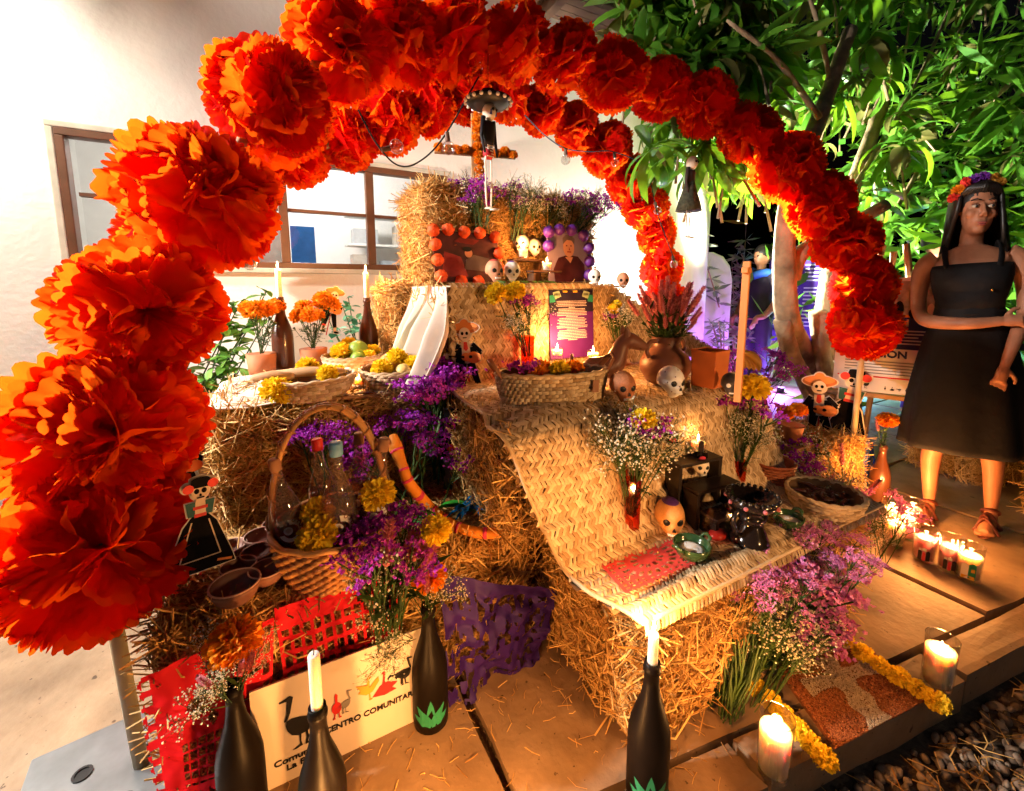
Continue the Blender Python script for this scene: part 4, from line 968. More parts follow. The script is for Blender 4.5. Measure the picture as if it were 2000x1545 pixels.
def spirit_bottle(label, loc, cap, lean=(0, 0), s=1.0, ang=None, words='OTODO'):
    t = thing('spirit_bottle', label, 'bottle', loc, rot=(lean[0], lean[1], 0)); t.scale = (s,)*3
    q = MB(); q.lathe(CB, 26); ob('glass', q, M_liq, t, smooth=True)
    q = MB(); q.lathe([(.030, .004), (.0345, .008), (.035, .085), (.033, .108), (.001, .109)], 22); ob('spirit', q, glass('spirit_liquid', (.88, .66, .52), .02, .06), t, smooth=True)
    q = MB(); q.lathe([(.0135, .215), (.0142, .216), (.0142, .243), (.012, .246), (.001, .246)], 18); ob('cap', q, cap, t, smooth=True)
    a0 = math.atan2(-loc[1], -loc[0]) if ang is None else ang
    lab = MB(); ro, ri = .030, .018; pts = []
    for k in range(20): a = R(-160+250*k/19); pts.append((math.cos(a)*ro, math.sin(a)*ro))
    for k in range(20): a = R(90-250*k/19); pts.append((math.cos(a)*ri+.002, math.sin(a)*ri-.002))
    wrap(lab, pts, .038, a0, .062); lb = ob('label', lab, M_lab, t)
    ring = MB(); wrap(ring, [(math.cos(2*PI*k/18)*.011-.004, math.sin(2*PI*k/18)*.011) for k in range(18)], .038, a0, .063, .0005); ob('emblem', ring, M_lab, lb)
    for k, c in enumerate(words):
        a = R(62-k*27); x, z = math.cos(a)*.024, .062+math.sin(a)*.024; an = a0+x/.0388
        o = ob('letter', letter(c, .0115, M_ink), None, lb); o.matrix_local = Matrix.Translation((.0388*math.cos(an), .0388*math.sin(an), z)) @ Matrix.Rotation(an+PI/2, 4, 'Z') @ Matrix.Rotation(PI/2, 4, 'X') @ Matrix.Rotation(a-PI/2, 4, 'Z')
    return t
M_capb = mat('cap_blue', (.12, .30, .55), .5); M_capr = mat('cap_red', (.6, .03, .03), .5); M_cork = mat('cork', (.30, .14, .07), .7)
K = lambda dx, dy, dz=.085: kb+Vector((dx, dy, dz))
spirit_bottle('glass bottle with blue collar and crescent label, front centre of the basket', K(.012, -.045), M_capb, (.05, .0), 1.05)
spirit_bottle('glass bottle with crescent label leaning at the left of the basket', K(-.085, .0), M_cork, (-.02, -.14), .9)
spirit_bottle('glass bottle with crescent label at the right of the basket', K(.085, -.035), M_cork, (.03, .16), 1.0)
spirit_bottle('glass bottle with a red cap behind the blue collared bottle', K(-.01, .05), M_capr, (-.05, -.05), .95)
spirit_bottle('plain glass bottle at the back right of the basket', K(.065, .05), M_cork, (-.03, .06), .95)
for (x, y, dz, r, lb) in ((620, 1000, .17, .036, 'yellow marigold resting on the bottles at the left of the basket'), (738, 965, .2, .042, 'yellow marigold between the bottles at the right of the basket'), (622, 1045, .14, .046, 'large yellow marigold on the front rim of the bottle basket'), (850, 1035, .13, .036, 'yellow marigold just right of the bottle basket under the green leaf')):
    marigold(lb, at(x, y, .385+dz), r, True)
# clay bowls
def bowl(label, loc, r, h, m, inner=None, name='clay_bowl', tilt=(0, 0), ears=False):
    t = thing(name, label, 'bowl', loc, rot=(tilt[0], tilt[1], 0))
    q = MB(); q.lathe([(r*.55, 0), (r*.8, h*.3), (r*.97, h*.75), (r, h), (r*.93, h), (r*.88, h*.75), (r*.7, h*.35), (.001, h*.2)], 32); ob('body', q, m, t, smooth=True)
    q = MB(); n = 40; q.tube([(math.cos(2*PI*k/n)*r*.965, math.sin(2*PI*k/n)*r*.965, h) for k in range(n+1)], r*.045, 6); ob('rim', q, m if ears else mat('bowl_rim', (.55, .33, .24), .6), t, smooth=True)
    if inner: q = MB(); q.lathe([(r*.8, h*.62), (r*.5, h*.72), (.001, h*.80)], 20); o = ob('filling', q, inner, t, smooth=True)
    if ears:
        for s in (-1, 1):
            q = MB(); q.tube([(s*r*.95, -.012, h*.8), (s*r*1.22, -.01, h*1.12), (s*r*1.25, 0, h*1.25), (s*r*1.22, .01, h*1.12), (s*r*.95, .012, h*.8)], .005, 7); ob('handle', q, m, t, smooth=True)
    return t
M_bowl = mat('bowl_brown', (.20, .085, .055), .55, .15)
for i, (x, y, r, lb) in enumerate(((525, 1135, .036, 'brown clay bowl nearest the handled basket'), (462, 1172, .044, 'largest brown clay bowl at the front by the marigold bottle'), (505, 1100, .034, 'brown clay bowl in the middle of the group'), (512, 1068, .036, 'brown clay bowl behind the middle one, beside the basket'), (455, 1085, .030, 'small brown clay bowl beside the lady cut-out skirt'), (468, 1128, .034, 'brown clay bowl left of the front one'), (540, 1040, .030, 'brown clay bowl farthest back against the basket'))):
    bowl(lb, at(x, y, .405), r*1.12, r*.95, M_bowl)
# fruit baskets on the left table
fb1 = at(606, 772, .735); palm_basket('woven palm basket of rolls and marigold, left on the cloth', fb1, .10, .135, .065, 5, 34, 1.0, .95)
fb2 = at(778, 752, .735); palm_basket('woven palm basket of fruit and marigolds, right on the cloth', fb2, .095, .125, .062, 5, 32, 1, .9)
fb3 = at(690, 722, .735); palm_basket('third woven palm basket of limes at the back of the left table', fb3, .09, .115, .062, 5, 28)
def fruit(name, label, p, r, m, sc3=(1, 1, .92), cat='fruit'):
    o = ob(name, MB().ball((0, 0, 0), r, 18, 12, sc3), m, None, smooth=True, loc=p); return tag(o, label, cat)
M_lime = mat('lime_green', (.16, .26, .03), .4, .3, 6); M_mango = mat('mango_red', (.60, .12, .04), .4, .2, 9, col2=(.72, .42, .08)); M_guava = mat('guava', (.65, .45, .15), .45, .1)
fruit('lime', 'large green orange on top of the back fruit basket', fb3+Vector((.02, -.01, .085)), .042, M_lime)
fruit('lime', 'green lime half hidden under the large green one', fb3+Vector((.015, -.05, .055)), .032, M_lime)
fruit('mango', 'red and yellow mango at the back of the right fruit basket', fb2+Vector((-.01, .035, .075)), .042, M_mango, (1.2, .9, .9))
fruit('guava', 'yellow guava at the front of the right fruit basket', fb2+Vector((.005, -.06, .062)), .026, M_guava)
fruit('guava', 'yellow guava at the right of the right fruit basket', fb2+Vector((.07, -.01, .058)), .026, M_guava)
for (p, r, lb) in ((fb2+Vector((-.06, -.03, .07)), .036, 'flat yellow marigold left in the right fruit basket'), (fb2+Vector((.045, -.045, .078)), .034, 'round yellow marigold right in the right fruit basket'), (fb3+Vector((-.045, -.005, .08)), .042, 'big yellow marigold left of the green orange'), (fb3+Vector((.085, .02, .07)), .034, 'yellow marigold right of the green orange'), (fb3+Vector((.055, -.05, .062)), .03, 'yellow marigold below the green orange'), (fb1+Vector((-.09, -.09, .045)), .044, 'large yellow marigold hanging on the left rim of the left basket'), (fb1+Vector((.085, .02, .06)), .03, 'yellow marigold inside the left basket at its right'), (fb1+Vector((.0, .04, .085)), .036, 'yellow marigold heaped at the back of the left basket'), (fb1+Vector((.05, -.05, .075)), .032, 'yellow marigold at the front right of the left basket'), (fb2+Vector((.0, .0, .10)), .036, 'yellow marigold on top of the heap in the right fruit basket'), (fb3+Vector((-.01, .05, .10)), .036, 'yellow marigold at the very back of the lime basket'), (at(543, 790, .70), .032, 'yellow marigold on the straw under the left basket'), (at(488, 800, .70), .036, 'yellow marigold behind the statice at the table corner')):
    marigold(lb, p, r, True)
for k, (dx, dy, rz, lb) in enumerate(((0, .0, .25, 'long bread roll lying across the left basket'), (-.10, -.02, .15, 'bread roll sticking out at the left of the basket'))):
    q = MB(); q.tube([(-.11+.05*k, 0, 0), (-.10+.05*k, 0, 0), (0, 0, .006), (.10-.05*k, 0, 0), (.11-.05*k, 0, 0)], [.006, .013, .016, .013, .006], 14); o = ob('bread_roll', q, mat('bread', (.50, .30, .14), .6, .2), None, smooth=True, loc=fb1+Vector((dx, dy, .072)), rot=(0, 0, -rz)); tag(o, lb, 'bread')
# oval basket on the second tier
ovb = (at(985, 792, .75)+at(1172, 787, .75))/2+Vector((.035, .055, 0))
ov = palm_basket('oval woven palm basket with leather loops holding marigolds', ovb, .135, .15, .085, 8, 52, 1.12, .55, R(-14))
for s in (-1, 1):
    q = MB(); q.tube([(s*.158, -.03, .075), (s*.185, -.02, .115), (s*.19, 0, .125), (s*.185, .02, .115), (s*.158, .03, .075)], .009, 8, flat=.3); ob('leather_loop', q, mat('leather', (.28, .11, .05), .45), ov, smooth=True)
q = MB(); q.box((.10, -.083, .05), (.018, .003, .035)); ob('leather_tag', q, mat('leather', (.28, .11, .05), .45), ov)
for (dx, dy, dz, r, yl, lb) in ((-.02, .03, .085, .034, False, 'orange marigold at the back of the oval basket'), (.02, -.005, .082, .034, True, 'yellow marigold in the middle of the oval basket'), (.075, .0, .082, .034, False, 'orange marigold at the right of the oval basket'), (-.05, .0, .078, .030, False, 'orange marigold left of centre in the oval basket')):
    marigold(lb, ovb+Vector((dx, dy, dz)), r, yl)
o = ob('statice_heap', SPR['statice'][0][1], None, None, loc=ovb+Vector((-.095, .015, -.18)), kind=None); tag(o, 'purple statice florets in the left of the oval basket', 'flowers')
M_seed = mat('seed_brown', (.16, .055, .02), .7, .5, 60, bump=.6, bscale=200)
sb = at(1608, 990, .385); palm_basket('shallow woven basket of dried chillies at the right of the lowest tier', sb, .084, .102, .052, 5, 26)
for k in range(46):
    a, r_ = rnd.uniform(0, 6.28), rnd.uniform(0, .072); q = MB(); L_ = rnd.uniform(.015, .028)
    q.tube([(-L_, 0, 0), (-L_*.5, .002, .002), (L_*.4, 0, .003), (L_, .004, 0)], [.001, .005, .006, .001], 6, flat=.6)
    o = ob('dried_chilli', q, mat('chilli', (.06, .015, .012), .35, .4), None, smooth=True, loc=sb+Vector((math.cos(a)*r_, math.sin(a)*r_, .035+rnd.uniform(0, .008))), rot=(rnd.uniform(-.3, .3), rnd.uniform(-.3, .3), rnd.uniform(0, 6))); tag(o, 'dark dried chilli heaped in the shallow basket of the lowest tier', 'chilli', 'chillies in the shallow basket')
basket('small red-brown splint basket behind the shallow one', at(1505, 945, .385), .055, .068, .085, 9, 18, tube=.004, m=mat('splint_red', (.30, .07, .03), .5, island=.6, col2=(.42, .13, .05)))
def stripes(m):
    nt = m.node_tree; N = nt.nodes; L = nt.links; b = N['Principled BSDF']; src = b.inputs['Base Color'].links[0].from_socket
    tc = N.new('ShaderNodeTexCoord'); sp = N.new('ShaderNodeSeparateXYZ'); L.new(tc.outputs['Object'], sp.inputs[0])
    r = N.new('ShaderNodeValToRGB'); r.color_ramp.interpolation = 'CONSTANT'; e = r.color_ramp.elements; e[0].color = (1, 1, 1, 1); e[1].color = (1, 1, 1, 1); e[1].position = .72
    for p_, c in ((.40, (.62, .30, .30)), (.50, (.45, .50, .36)), (.58, (1, 1, 1))): k = e.new(p_); k.color = (*c, 1)
    mr = N.new('ShaderNodeMapRange'); mr.inputs[1].default_value = 1.35; mr.inputs[2].default_value = 1.85; L.new(sp.outputs['Y'], mr.inputs[0]); L.new(mr.outputs[0], r.inputs[0])
    mx = N.new('ShaderNodeMix'); mx.data_type = 'RGBA'; mx.blend_type = 'MULTIPLY'; mx.inputs[0].default_value = 1; L.new(src, mx.inputs[6]); L.new(r.outputs[0], mx.inputs[7]); L.new(mx.outputs[2], b.inputs['Base Color'])
stripes(M_cloth2)

# ================================================================ skulls and figurines
def skull_mesh(m, n=28, k=20):
    mb = MB(); mb.ball((0, 0, 0), 1, n, k); out = []
    for v in mb.v:
        x, y, z = v; front = max(0, -y)
        x *= .80; y *= .98
        if z < -.15: x *= 1-.32*min(1, (-.15-z)/.6); 
        if z < -.35 and y > 0: y *= .55; z = z*.85
        if z < -.2 and y < 0: y -= .10*min(1, (-.2-z)/.4); z *= 1.12
        for sx in (-.33, .33):
            d = math.hypot(x-sx, (z+.06)); 
            if y < -.3 and d < .27: y += .24*(1-(d/.27)**2)
        d = math.hypot(x*1.6, z+.40)
        if y < -.4 and d < .16: y += .14*(1-d/.16)
        if y < -.2 and .30 < abs(x) < .75 and -.5 < z < -.3: y -= .05
        out.append((x, y, z))
    mb.v = out; return mb
SK = {}
def skull(label, loc, r, rz, m, cap=None, eye=M_black, teeth=M_white, hat=False, dots=None, name='sugar_skull', tilt=0):
    t = thing(name, label, 'skull', Vector(loc)+Vector((0, 0, r*1.0)), rot=(tilt, 0, rz)); t.scale = (r,)*3
    if m.name not in SK: me = skull_mesh(m).mesh('cranium', True); me.materials.append(m); SK[m.name] = me
    ob('cranium', SK[m.name], None, t)
    for s in (-1, 1): q = MB(); q.ball((s*.31, -.70, -.03), .235, 14, 8, (1, .55, 1.05)); ob('eye', q, eye, t, smooth=True)
    q = MB(); q.poly([(-.10, -.48), (.10, -.48), (0, -.26)], -.93, .08); ob('nose', q, M_black, t)
    for k in range(6):
        q = MB(); x = -.25+k*.10; q.box((x, -.86+abs(x)*.28, -.72), (.085, .10, .15)); ob('tooth', q, teeth, t, bevel=.02)
    if cap is not None:
        q = MB(); q.lathe([(.001, 1.015)]+[(math.sin(a)*1.012, math.cos(a)*1.012) for a in (.15, .3, .45, .6)], 24, sx=.80, sy=.98, cap=False); ob('painted_crown', q, cap, t, smooth=True)
    if hat:
        q = MB(); q.lathe([(.95, .62), (.98, .66), (.66, .70), (.66, 1.45), (.001, 1.48)], 20); h_ = ob('hat', q, M_blackgl, t, smooth=False)
        q = MB(); q.ball((-.15, -.66, .88), .28, 10, 6, (1.3, .5, .8)); ob('flower', q, mat('hat_flower', (.7, .04, .08), .5), h_, smooth=True)
    if dots:
        for k, d in enumerate(fib(26)):
            if d.y < .3:
                q = MB(); p = Vector((d.x*.80, d.y*.985, d.z)); q.ball(p, .045, 6, 4); ob('dot', q, dots, t)
    return t
M_sk = mat('sugar_white', (.75, .68, .58), .5, .06); M_skc = mat('skull_clay', (.50, .22, .12), .6, .1); M_sko = mat('skull_orange', (.62, .30, .10), .45, .12); M_skp = mat('skull_white_gloss', (.78, .78, .80), .3, .03)
M_redc = mat('crown_red', (.5, .05, .04), .5); M_purc = mat('crown_purple', (.10, .03, .22), .5)
RZ = lambda p, d=0: face_cam(p)+d
def S_(label, x, y, r, m, b=None, z=None, d=0, **k):
    p = on(x, y, b) if b else at(x, y, z); return skull(label, p, r, RZ(p, d), m, **k)
S_('painted sugar skull on the little shelf, left of two', 1020, 493, .042, M_sk, b=1.82, d=-.35, cap=M_redc)
S_('painted sugar skull on the little shelf, right of two', 1043, 499, .040, M_sk, b=1.82, d=.45)
S_('orange-faced sugar skull lying on the top cloth, left of the pair', 965, 549, .042, M_skc, b=1.52, d=.5, cap=M_redc)
S_('glossy sugar skull on the top cloth, right of the pair', 1000, 549, .040, M_sk, b=1.52, d=.2, cap=M_purc)
S_('small sugar skull on the top tier right of the portrait', 1161, 556, .034, M_sk, b=1.5, d=.3, cap=M_redc)
S_('pinkish sugar skull at the right end of the top tier', 1216, 562, .034, M_skc, b=1.45, d=.2)
S_('white skull with dark dots and open jaw before the clay pot', 1308, 772, .046, M_skp, z=.75, d=.75, dots=mat('dot', (.15, .06, .12), .5), name='skull_ornament')
S_('terracotta skull right of the oval basket', 1215, 782, .044, M_clay, z=.75, d=.5)
S_('small white skull with a black flowered hat on the top step', 1311, 890, .030, M_sk, z=.575, d=.35, hat=True)
S_('small white skull with a black flowered hat on the middle step', 1366, 926, .031, M_sk, z=.513, d=.5, hat=True)
S_('orange skull with a purple painted crown on the coral paper', 1306, 1038, .050, M_sko, z=.39, d=.3, cap=M_purc)
S_('black and white painted skull beside the orange post', 1425, 770, .034, mat('skull_dark', (.06, .05, .05), .4), z=.75, d=.3, eye=M_white)
# clay dog
p = at(1205, 765, .75)+Vector((-.01, .07, 0)); t = thing('clay_dog', 'dark clay dog figurine between the oval basket and the pot', 'figurine', p, R(-24)); t.scale = (1.12,)*3
q = MB(); P_ = [(-.06, 0, .05), (-.03, 0, .058), (.01, 0, .06), (.040, 0, .074), (.052, 0, .10), (.062, 0, .128), (.082, 0, .138), (.106, 0, .130), (.130, 0, .120), (.138, 0, .118)]
q.tube(catmull(P_, 3), np.interp(np.linspace(0, 9, 28), range(10), [.012, .032, .034, .033, .026, .022, .026, .020, .012, .006]).tolist(), 14); ob('body', q, M_claydk, t, smooth=True)
for s in (-1, 1):
    for x in (-.035, .04):
        q = MB(); q.tube([(x, s*.02, .045), (x+.004, s*.022, .02), (x, s*.022, .004), (x+.012, s*.022, .003)], [.014, .010, .008, .006], 8); ob('leg', q, M_claydk, t, smooth=True)
    q = MB(); q.lathe([(.011, 0), (.009, .018), (.001, .034)], 8, sy=.5); ob('ear', q, M_claydk, t, loc=(.072, s*.015, .150), rot=(s*-.2, -.15, 0))
    q = MB(); q.ball((.100, s*.014, .141), .0035, 8, 5); ob('eye', q, M_black, t)
q = MB(); q.tube([(.112, -.014, .118), (.127, 0, .110), (.112, .014, .118)], .002, 5); ob('mouth', q, M_black, t)
q = MB(); q.tube(catmull([(-.055, 0, .055), (-.08, .005, .07), (-.085, .01, .10)], 4), [.009, .009, .008, .008, .007, .007, .006, .005, .004], 8); ob('tail', q, M_claydk, t, smooth=True)
# clay pot with celosia
pp = at(1322, 762, .75)+Vector((.03, .08, 0)); t = thing('clay_pot', 'round brown clay pot with handles behind the white skull', 'pot', pp)
q = MB(); q.lathe([(.035, 0), (.06, .012), (.082, .05), (.084, .075), (.07, .105), (.045, .125), (.040, .14), (.05, .165), (.046, .165), (.035, .14), (.038, .12), (.001, .1)], 32); ob('body', q, M_claydk, t, smooth=True)
for s in (-1, 1): q = MB(); q.tube(catmull([(s*.045, 0, .15), (s*.075, 0, .15), (s*.088, 0, .12), (s*.075, 0, .10)], 4), .007, 8); ob('handle', q, M_claydk, t, smooth=True)
bouquet('bunch of dusky pink celosia plumes in the clay pot', pp+Vector((0, 0, .12)), [('celosia', 46, .62, .15, .25), ('celosia', 12, 1.1, .11, .16), ('leafy', 6, .7, .08, .14)], rb=.02)
# orange clay square vase, bananas, post
pv = at(1398, 762, .75)+Vector((.03, .05, 0)); q = MB()
q.lathe([(.046, 0), (.052, .004), (.056, .10), (.058, .108), (.052, .108), (.048, .01), (.001, .008)], 4, rot=Matrix.Rotation(PI/4, 3, 'Z')); o = ob('square_planter', q, mat('terracotta_orange', (.52, .14, .035), .7, .12), None, loc=pv, rot=(0, 0, R(8)), bevel=.004); tag(o, 'square orange terracotta planter right of the celosia pot', 'planter'); o.scale = (1.1, 1.1, 1.15)
pb_ = at(1470, 740, .75)+Vector((.02, .05, 0)); t = thing('bananas', 'bunch of ripe bananas behind the orange post', 'bananas', pb_, R(20))
for k in range(5):
    q = MB(); q.tube(catmull([(0, 0, .085), (.03+.01*k, -.02+.012*k, .075), (.065+.008*k, -.03+.016*k, .045), (.08+.004*k, -.035+.018*k, .012)], 4), [.005, .008, .012, .015, .016, .016, .016, .016, .015, .014, .012, .008, .004], 7); ob('banana', q, mat('banana', (.55, .26, .04), .5, .15), t, smooth=True)
ps = at(1440, 785, .75); t = thing('wooden_post', 'upright orange wooden post with a short cap, edge of a small cross', 'post', ps, RZ(ps, 1.35))
q = MB(); q.box((0, 0, .20), (.013, .019, .40)); ob('upright', q, mat('orange_wood', (.55, .20, .05), .55, .2, 8, stretch=(1, 1, .1)), t, bevel=.002)
q = MB(); q.box((.0, 0, .375), (.045, .017, .016)); ob('crossarm', q, mat('orange_wood', (.55, .2, .05)), t, bevel=.002)
# black step stand
sx_, sy_ = at(1385, 1000, .385), 0
st = thing('step_stand', 'small black wooden stand of three steps on the lowest tier', 'stand', Vector((1.06, .78, .387)), R(-4))
for k, (z, y, dp) in enumerate(((.178, .05, .06), (.116, .0, .06), (.054, -.05, .06))):
    q = MB(); q.box((.02*k, y, z), (.17, dp, .010)); ob('tread', q, M_wooddk, st, bevel=.002)
for s in (-.08, .08):
    for k, (z, y) in enumerate(((.173, .05), (.111, 0), (.049, -.05))):
        q = MB(); q.box((s+.02*k, y, z/2), (.012, .055, z-.001)); ob('side_panel', q, M_wooddk, st)
# little shelf on the top tier
st = thing('step_stand', 'little dark wooden shelf carrying the two skulls and votives', 'stand', on(1035, 549, 1.78), 0)
for (z, y, x) in ((.10, .05, 0), (.045, -.03, .06)):
    q = MB(); q.box((x, y, z), (.16, .07, .008)); ob('tread', q, mat('shelf_brown', (.10, .045, .02), .5), st)
    for s in (-.07, .07): q = MB(); q.box((x+s, y, z/2-.004), (.010, .06, z-.009)); ob('side_panel', q, mat('shelf_brown', (.1, .045, .02)), st)
# green bowls with salt, incense burner, plastic bag
M_salt = mat('salt', (.8, .78, .75), .8, .05, bump=.5, bscale=200); M_gglaze = mat('green_glaze', (.03, .07, .025), .15, .35, 20, coat=.5)
bowl('dark green glazed bowl of salt at the front of the mat', at(1350, 1088, .39), .046, .038, M_gglaze, M_salt, 'glazed_bowl', ears=True)
bowl('dark green glazed bowl of salt behind the incense burner', at(1538, 1030, .39), .040, .036, M_gglaze, M_salt, 'glazed_bowl', ears=True)
ib = at(1463, 1058, .39); t = thing('incense_burner', 'tall black glazed incense burner with a frilled rim', 'incense burner', ib)
q = MB(); q.lathe([(.05, 0), (.052, .01), (.044, .02), (.040, .035), (.030, .055), (.026, .065), (.033, .07), (.030, .076), (.026, .085), (.034, .095), (.056, .108), (.062, .118), (.063, .132), (.057, .132), (.048, .112), (.001, .104)], 30); ob('body', q, M_blackgl, t, smooth=True)
for k in range(26): q = MB(); a = 2*PI*k/26; q.ball((math.cos(a)*.062, math.sin(a)*.062, .134), .0068, 7, 5); ob('frill', q, M_blackgl, t, smooth=True)
for s in (-1, 1): q = MB(); q.tube(catmull([(s*.055, 0, .105), (s*.075, 0, .085), (s*.065, 0, .05), (s*.044, 0, .03)], 4), .006, 8); ob('handle', q, M_blackgl, t, smooth=True)
for k in range(9): q = MB(); a = 2*PI*k/9; q.ball((math.cos(a)*.064, math.sin(a)*.064, .120), .006, 8, 5); ob('bead', q, mat('rose_bead', (.35, .10, .12), .3), t, smooth=True)
bgp = at(1405, 1050, .39); bm = bmesh.new(); bmesh.ops.create_icosphere(bm, subdivisions=3, radius=.045)
for v in bm.verts:
    v.co *= 1+.35*noise.noise(v.co*40); v.co.z = max(-.018, v.co.z*.8+ (.035 if v.co.z > .03 else 0))
me = bpy.data.meshes.new('plastic_bag'); bm.to_mesh(me); bm.free(); me.materials.append(glass('bag_film', (.9, .72, .66), .14)); o = ob('plastic_bag', me, None, None, loc=bgp+Vector((0, 0, .02))); tag(o, 'crumpled clear plastic bag beside the incense burner', 'bag')
q = MB(); q.ball((0, 0, 0), .022, 10, 7, (1.3, 1, .6)); o = ob('red_candy', q, mat('candy_red', (.4, .03, .02), .3), None, smooth=True, loc=bgp+Vector((-.01, 0, .012))); tag(o, 'red sweet inside the crumpled plastic bag', 'sweet')
# painted black bird-like figurine at the left
p = at(448, 1020, .39)+Vector((0, .06, .0)); t = thing('painted_figurine', 'black painted clay figurine with pale flowers behind the bowls', 'figurine', p, RZ(p))
q = MB(); q.lathe([(.02, 0), (.034, .01), (.036, .04), (.026, .065), (.016, .075)], 20); ob('body', q, M_blackgl, t, smooth=True)
q = MB(); q.ball((.01, 0, .092), .022, 14, 9, (1.25, 1, 1)); ob('head', q, M_blackgl, t, smooth=True)
for k in range(6): q = MB(); a = k*PI/3; q.ball((math.cos(a)*.010-.008, -.036, .032+math.sin(a)*.010), .006, 8, 5, (1, .3, 1)); ob('petal', q, mat('cream_dot', (.7, .4, .2), .5), t)
for k in range(8): q = MB(); a = k*.5-1.7; q.ball((math.sin(a)*.034, -math.cos(a)*.034, .055), .003, 6, 4); ob('dot', q, mat('blue_dot', (.1, .3, .6), .5), t)
# striped papier mache stick with leaf
pts = [on(768, 850, 1.22), on(772, 872, 1.2), on(785, 905, 1.17), on(800, 945, 1.15), at(838, 990, .43), at(862, 1012, .41), at(900, 1033, .405), at(960, 1042, .403), at(1022, 1036, .405)]
P_ = catmull(pts, 8); nP = len(P_); rad = np.interp(np.linspace(0, 8, nP), range(9), [.012, .021, .014, .016, .017, .017, .016, .014, .007]).tolist()
t = thing('papier_mache_snake', 'curved orange papier mache snake with pink bands and a green leaf', 'papier mache', P_[0]); base = Vector(P_[0])
q = MB(); q.tube([p-base for p in P_], rad, 14); ob('body', q, mat('papier_orange', (.85, .28, .02), .6, .12, 12, bump=.3, bscale=40), t, smooth=True)
for f in (.17, .29, .36, .43, .55, .66, .76, .86, .95):
    i = int(f*(nP-2)); q = MB(); q.tube([P_[i]-base, P_[i].lerp(P_[i+1], .99)-base], [rad[i]*1.035+.0004, rad[i+1]*1.035+.0004], 14); ob('band', q, mat('papier_pink', (.75, .05, .14), .6, .1), t, smooth=True)
lf = leaf_mesh('leaf', .125, .07, .9, mat('papier_green', (.03, .35, .03), .5, .15), 6, fold=.5)
o = ob('leaf', lf, None, t, loc=P_[34]-base+Vector((-.015, -.01, .012)), rot=(R(-10), R(10), R(150))); s_ = o.modifiers.new('s', 'SOLIDIFY'); s_.thickness = .003
o = ob('leaf', lf, None, t, loc=P_[36]-base+Vector((.015, .01, .006)), rot=(R(15), R(-20), R(-110)))
# blue tissue fringe
p = at(915, 1000, .40); t = thing('tissue_fringe', 'bright blue foil fringe lying on the straw under the top-hat figure', 'fringe', p)
fm = MB()
for k in range(60):
    a = rnd.uniform(-.5, 2.6); L_ = rnd.uniform(.05, .10); d = Vector((math.cos(a), -math.sin(a)*.7, rnd.uniform(-.1, .35))).normalized(); s = d.cross(Vector((0, 0, 1))).normalized()*.004; o0 = Vector((rnd.uniform(-.02, .02), rnd.uniform(-.01, .01), .02))
    fm.add([o0-s, o0+s, o0+d*L_*.6+s+Vector((0, 0, .008)), o0+d*L_*.6-s+Vector((0, 0, .008)), o0+d*L_], [(0, 1, 2, 3), (3, 2, 4)])
ob('strips', fm, mat('blue_foil', (.01, .22, .55), .3, .2, metal=.2, tr=.2), t, kind='stuff')

# ================================================================ flat card cut-outs of skeleton musicians and ladies
def ell(cx, cz, rx, rz_, n=22, a0=0): return [(cx+math.cos(2*PI*k/n+a0)*rx, cz+math.sin(2*PI*k/n+a0)*rz_) for k in range(n)]
def bar(x0, z0, x1, z1, w0, w1=None):
    w1 = w1 or w0; d = Vector((x1-x0, z1-z0)).normalized(); nx, nz = -d.y, d.x
    return [(x0+nx*w0, z0+nz*w0), (x0-nx*w0, z0-nz*w0), (x1-nx*w1, z1-nz*w1), (x1+nx*w1, z1+nz*w1)]
def grow(pts, e):
    c = sum((Vector(p) for p in pts), Vector((0, 0)))/len(pts); return [tuple(Vector(p)+(Vector(p)-c).normalized()*e) for p in pts]
C_ = dict(k=mat('card_black', (.009, .008, .009), .95, .2, spec=.05), o=mat('card_orange', (.78, .25, .06), .6, .05), c=mat('card_cream', (.78, .60, .45), .6, .03), r=mat('card_red', (.65, .04, .03), .6), w=mat('card_edge', (.80, .70, .60), .6, .02), t=mat('card_teal', (.02, .12, .12), .6), n=mat('card_brown', (.45, .14, .04), .6), g=mat('card_grey', (.10, .10, .11), .6))
def cutout(label, p, h, rz, shapes, edge='w', stick=True, tilt=0, name='paper_cutout', e=.014):
    t = thing(name, label, 'cut-out', p, rot=(0, tilt, rz)); t.scale = (h,)*3
    bk = MB()
    for i, (c, pts) in enumerate(shapes): bk.poly(grow(pts, e), .004+.0002*i, .006)
    ob('card', bk, C_[edge], t)
    for i, (c, pts) in enumerate(shapes): q = MB(); q.poly(pts, -.0025-.0022*i, .002); ob('print', q, C_[c], t)
    if stick: q = MB(); q.box((0, .010, .25), (.02, .006, .6)); ob('stick', q, C_['r'], t)
    return t
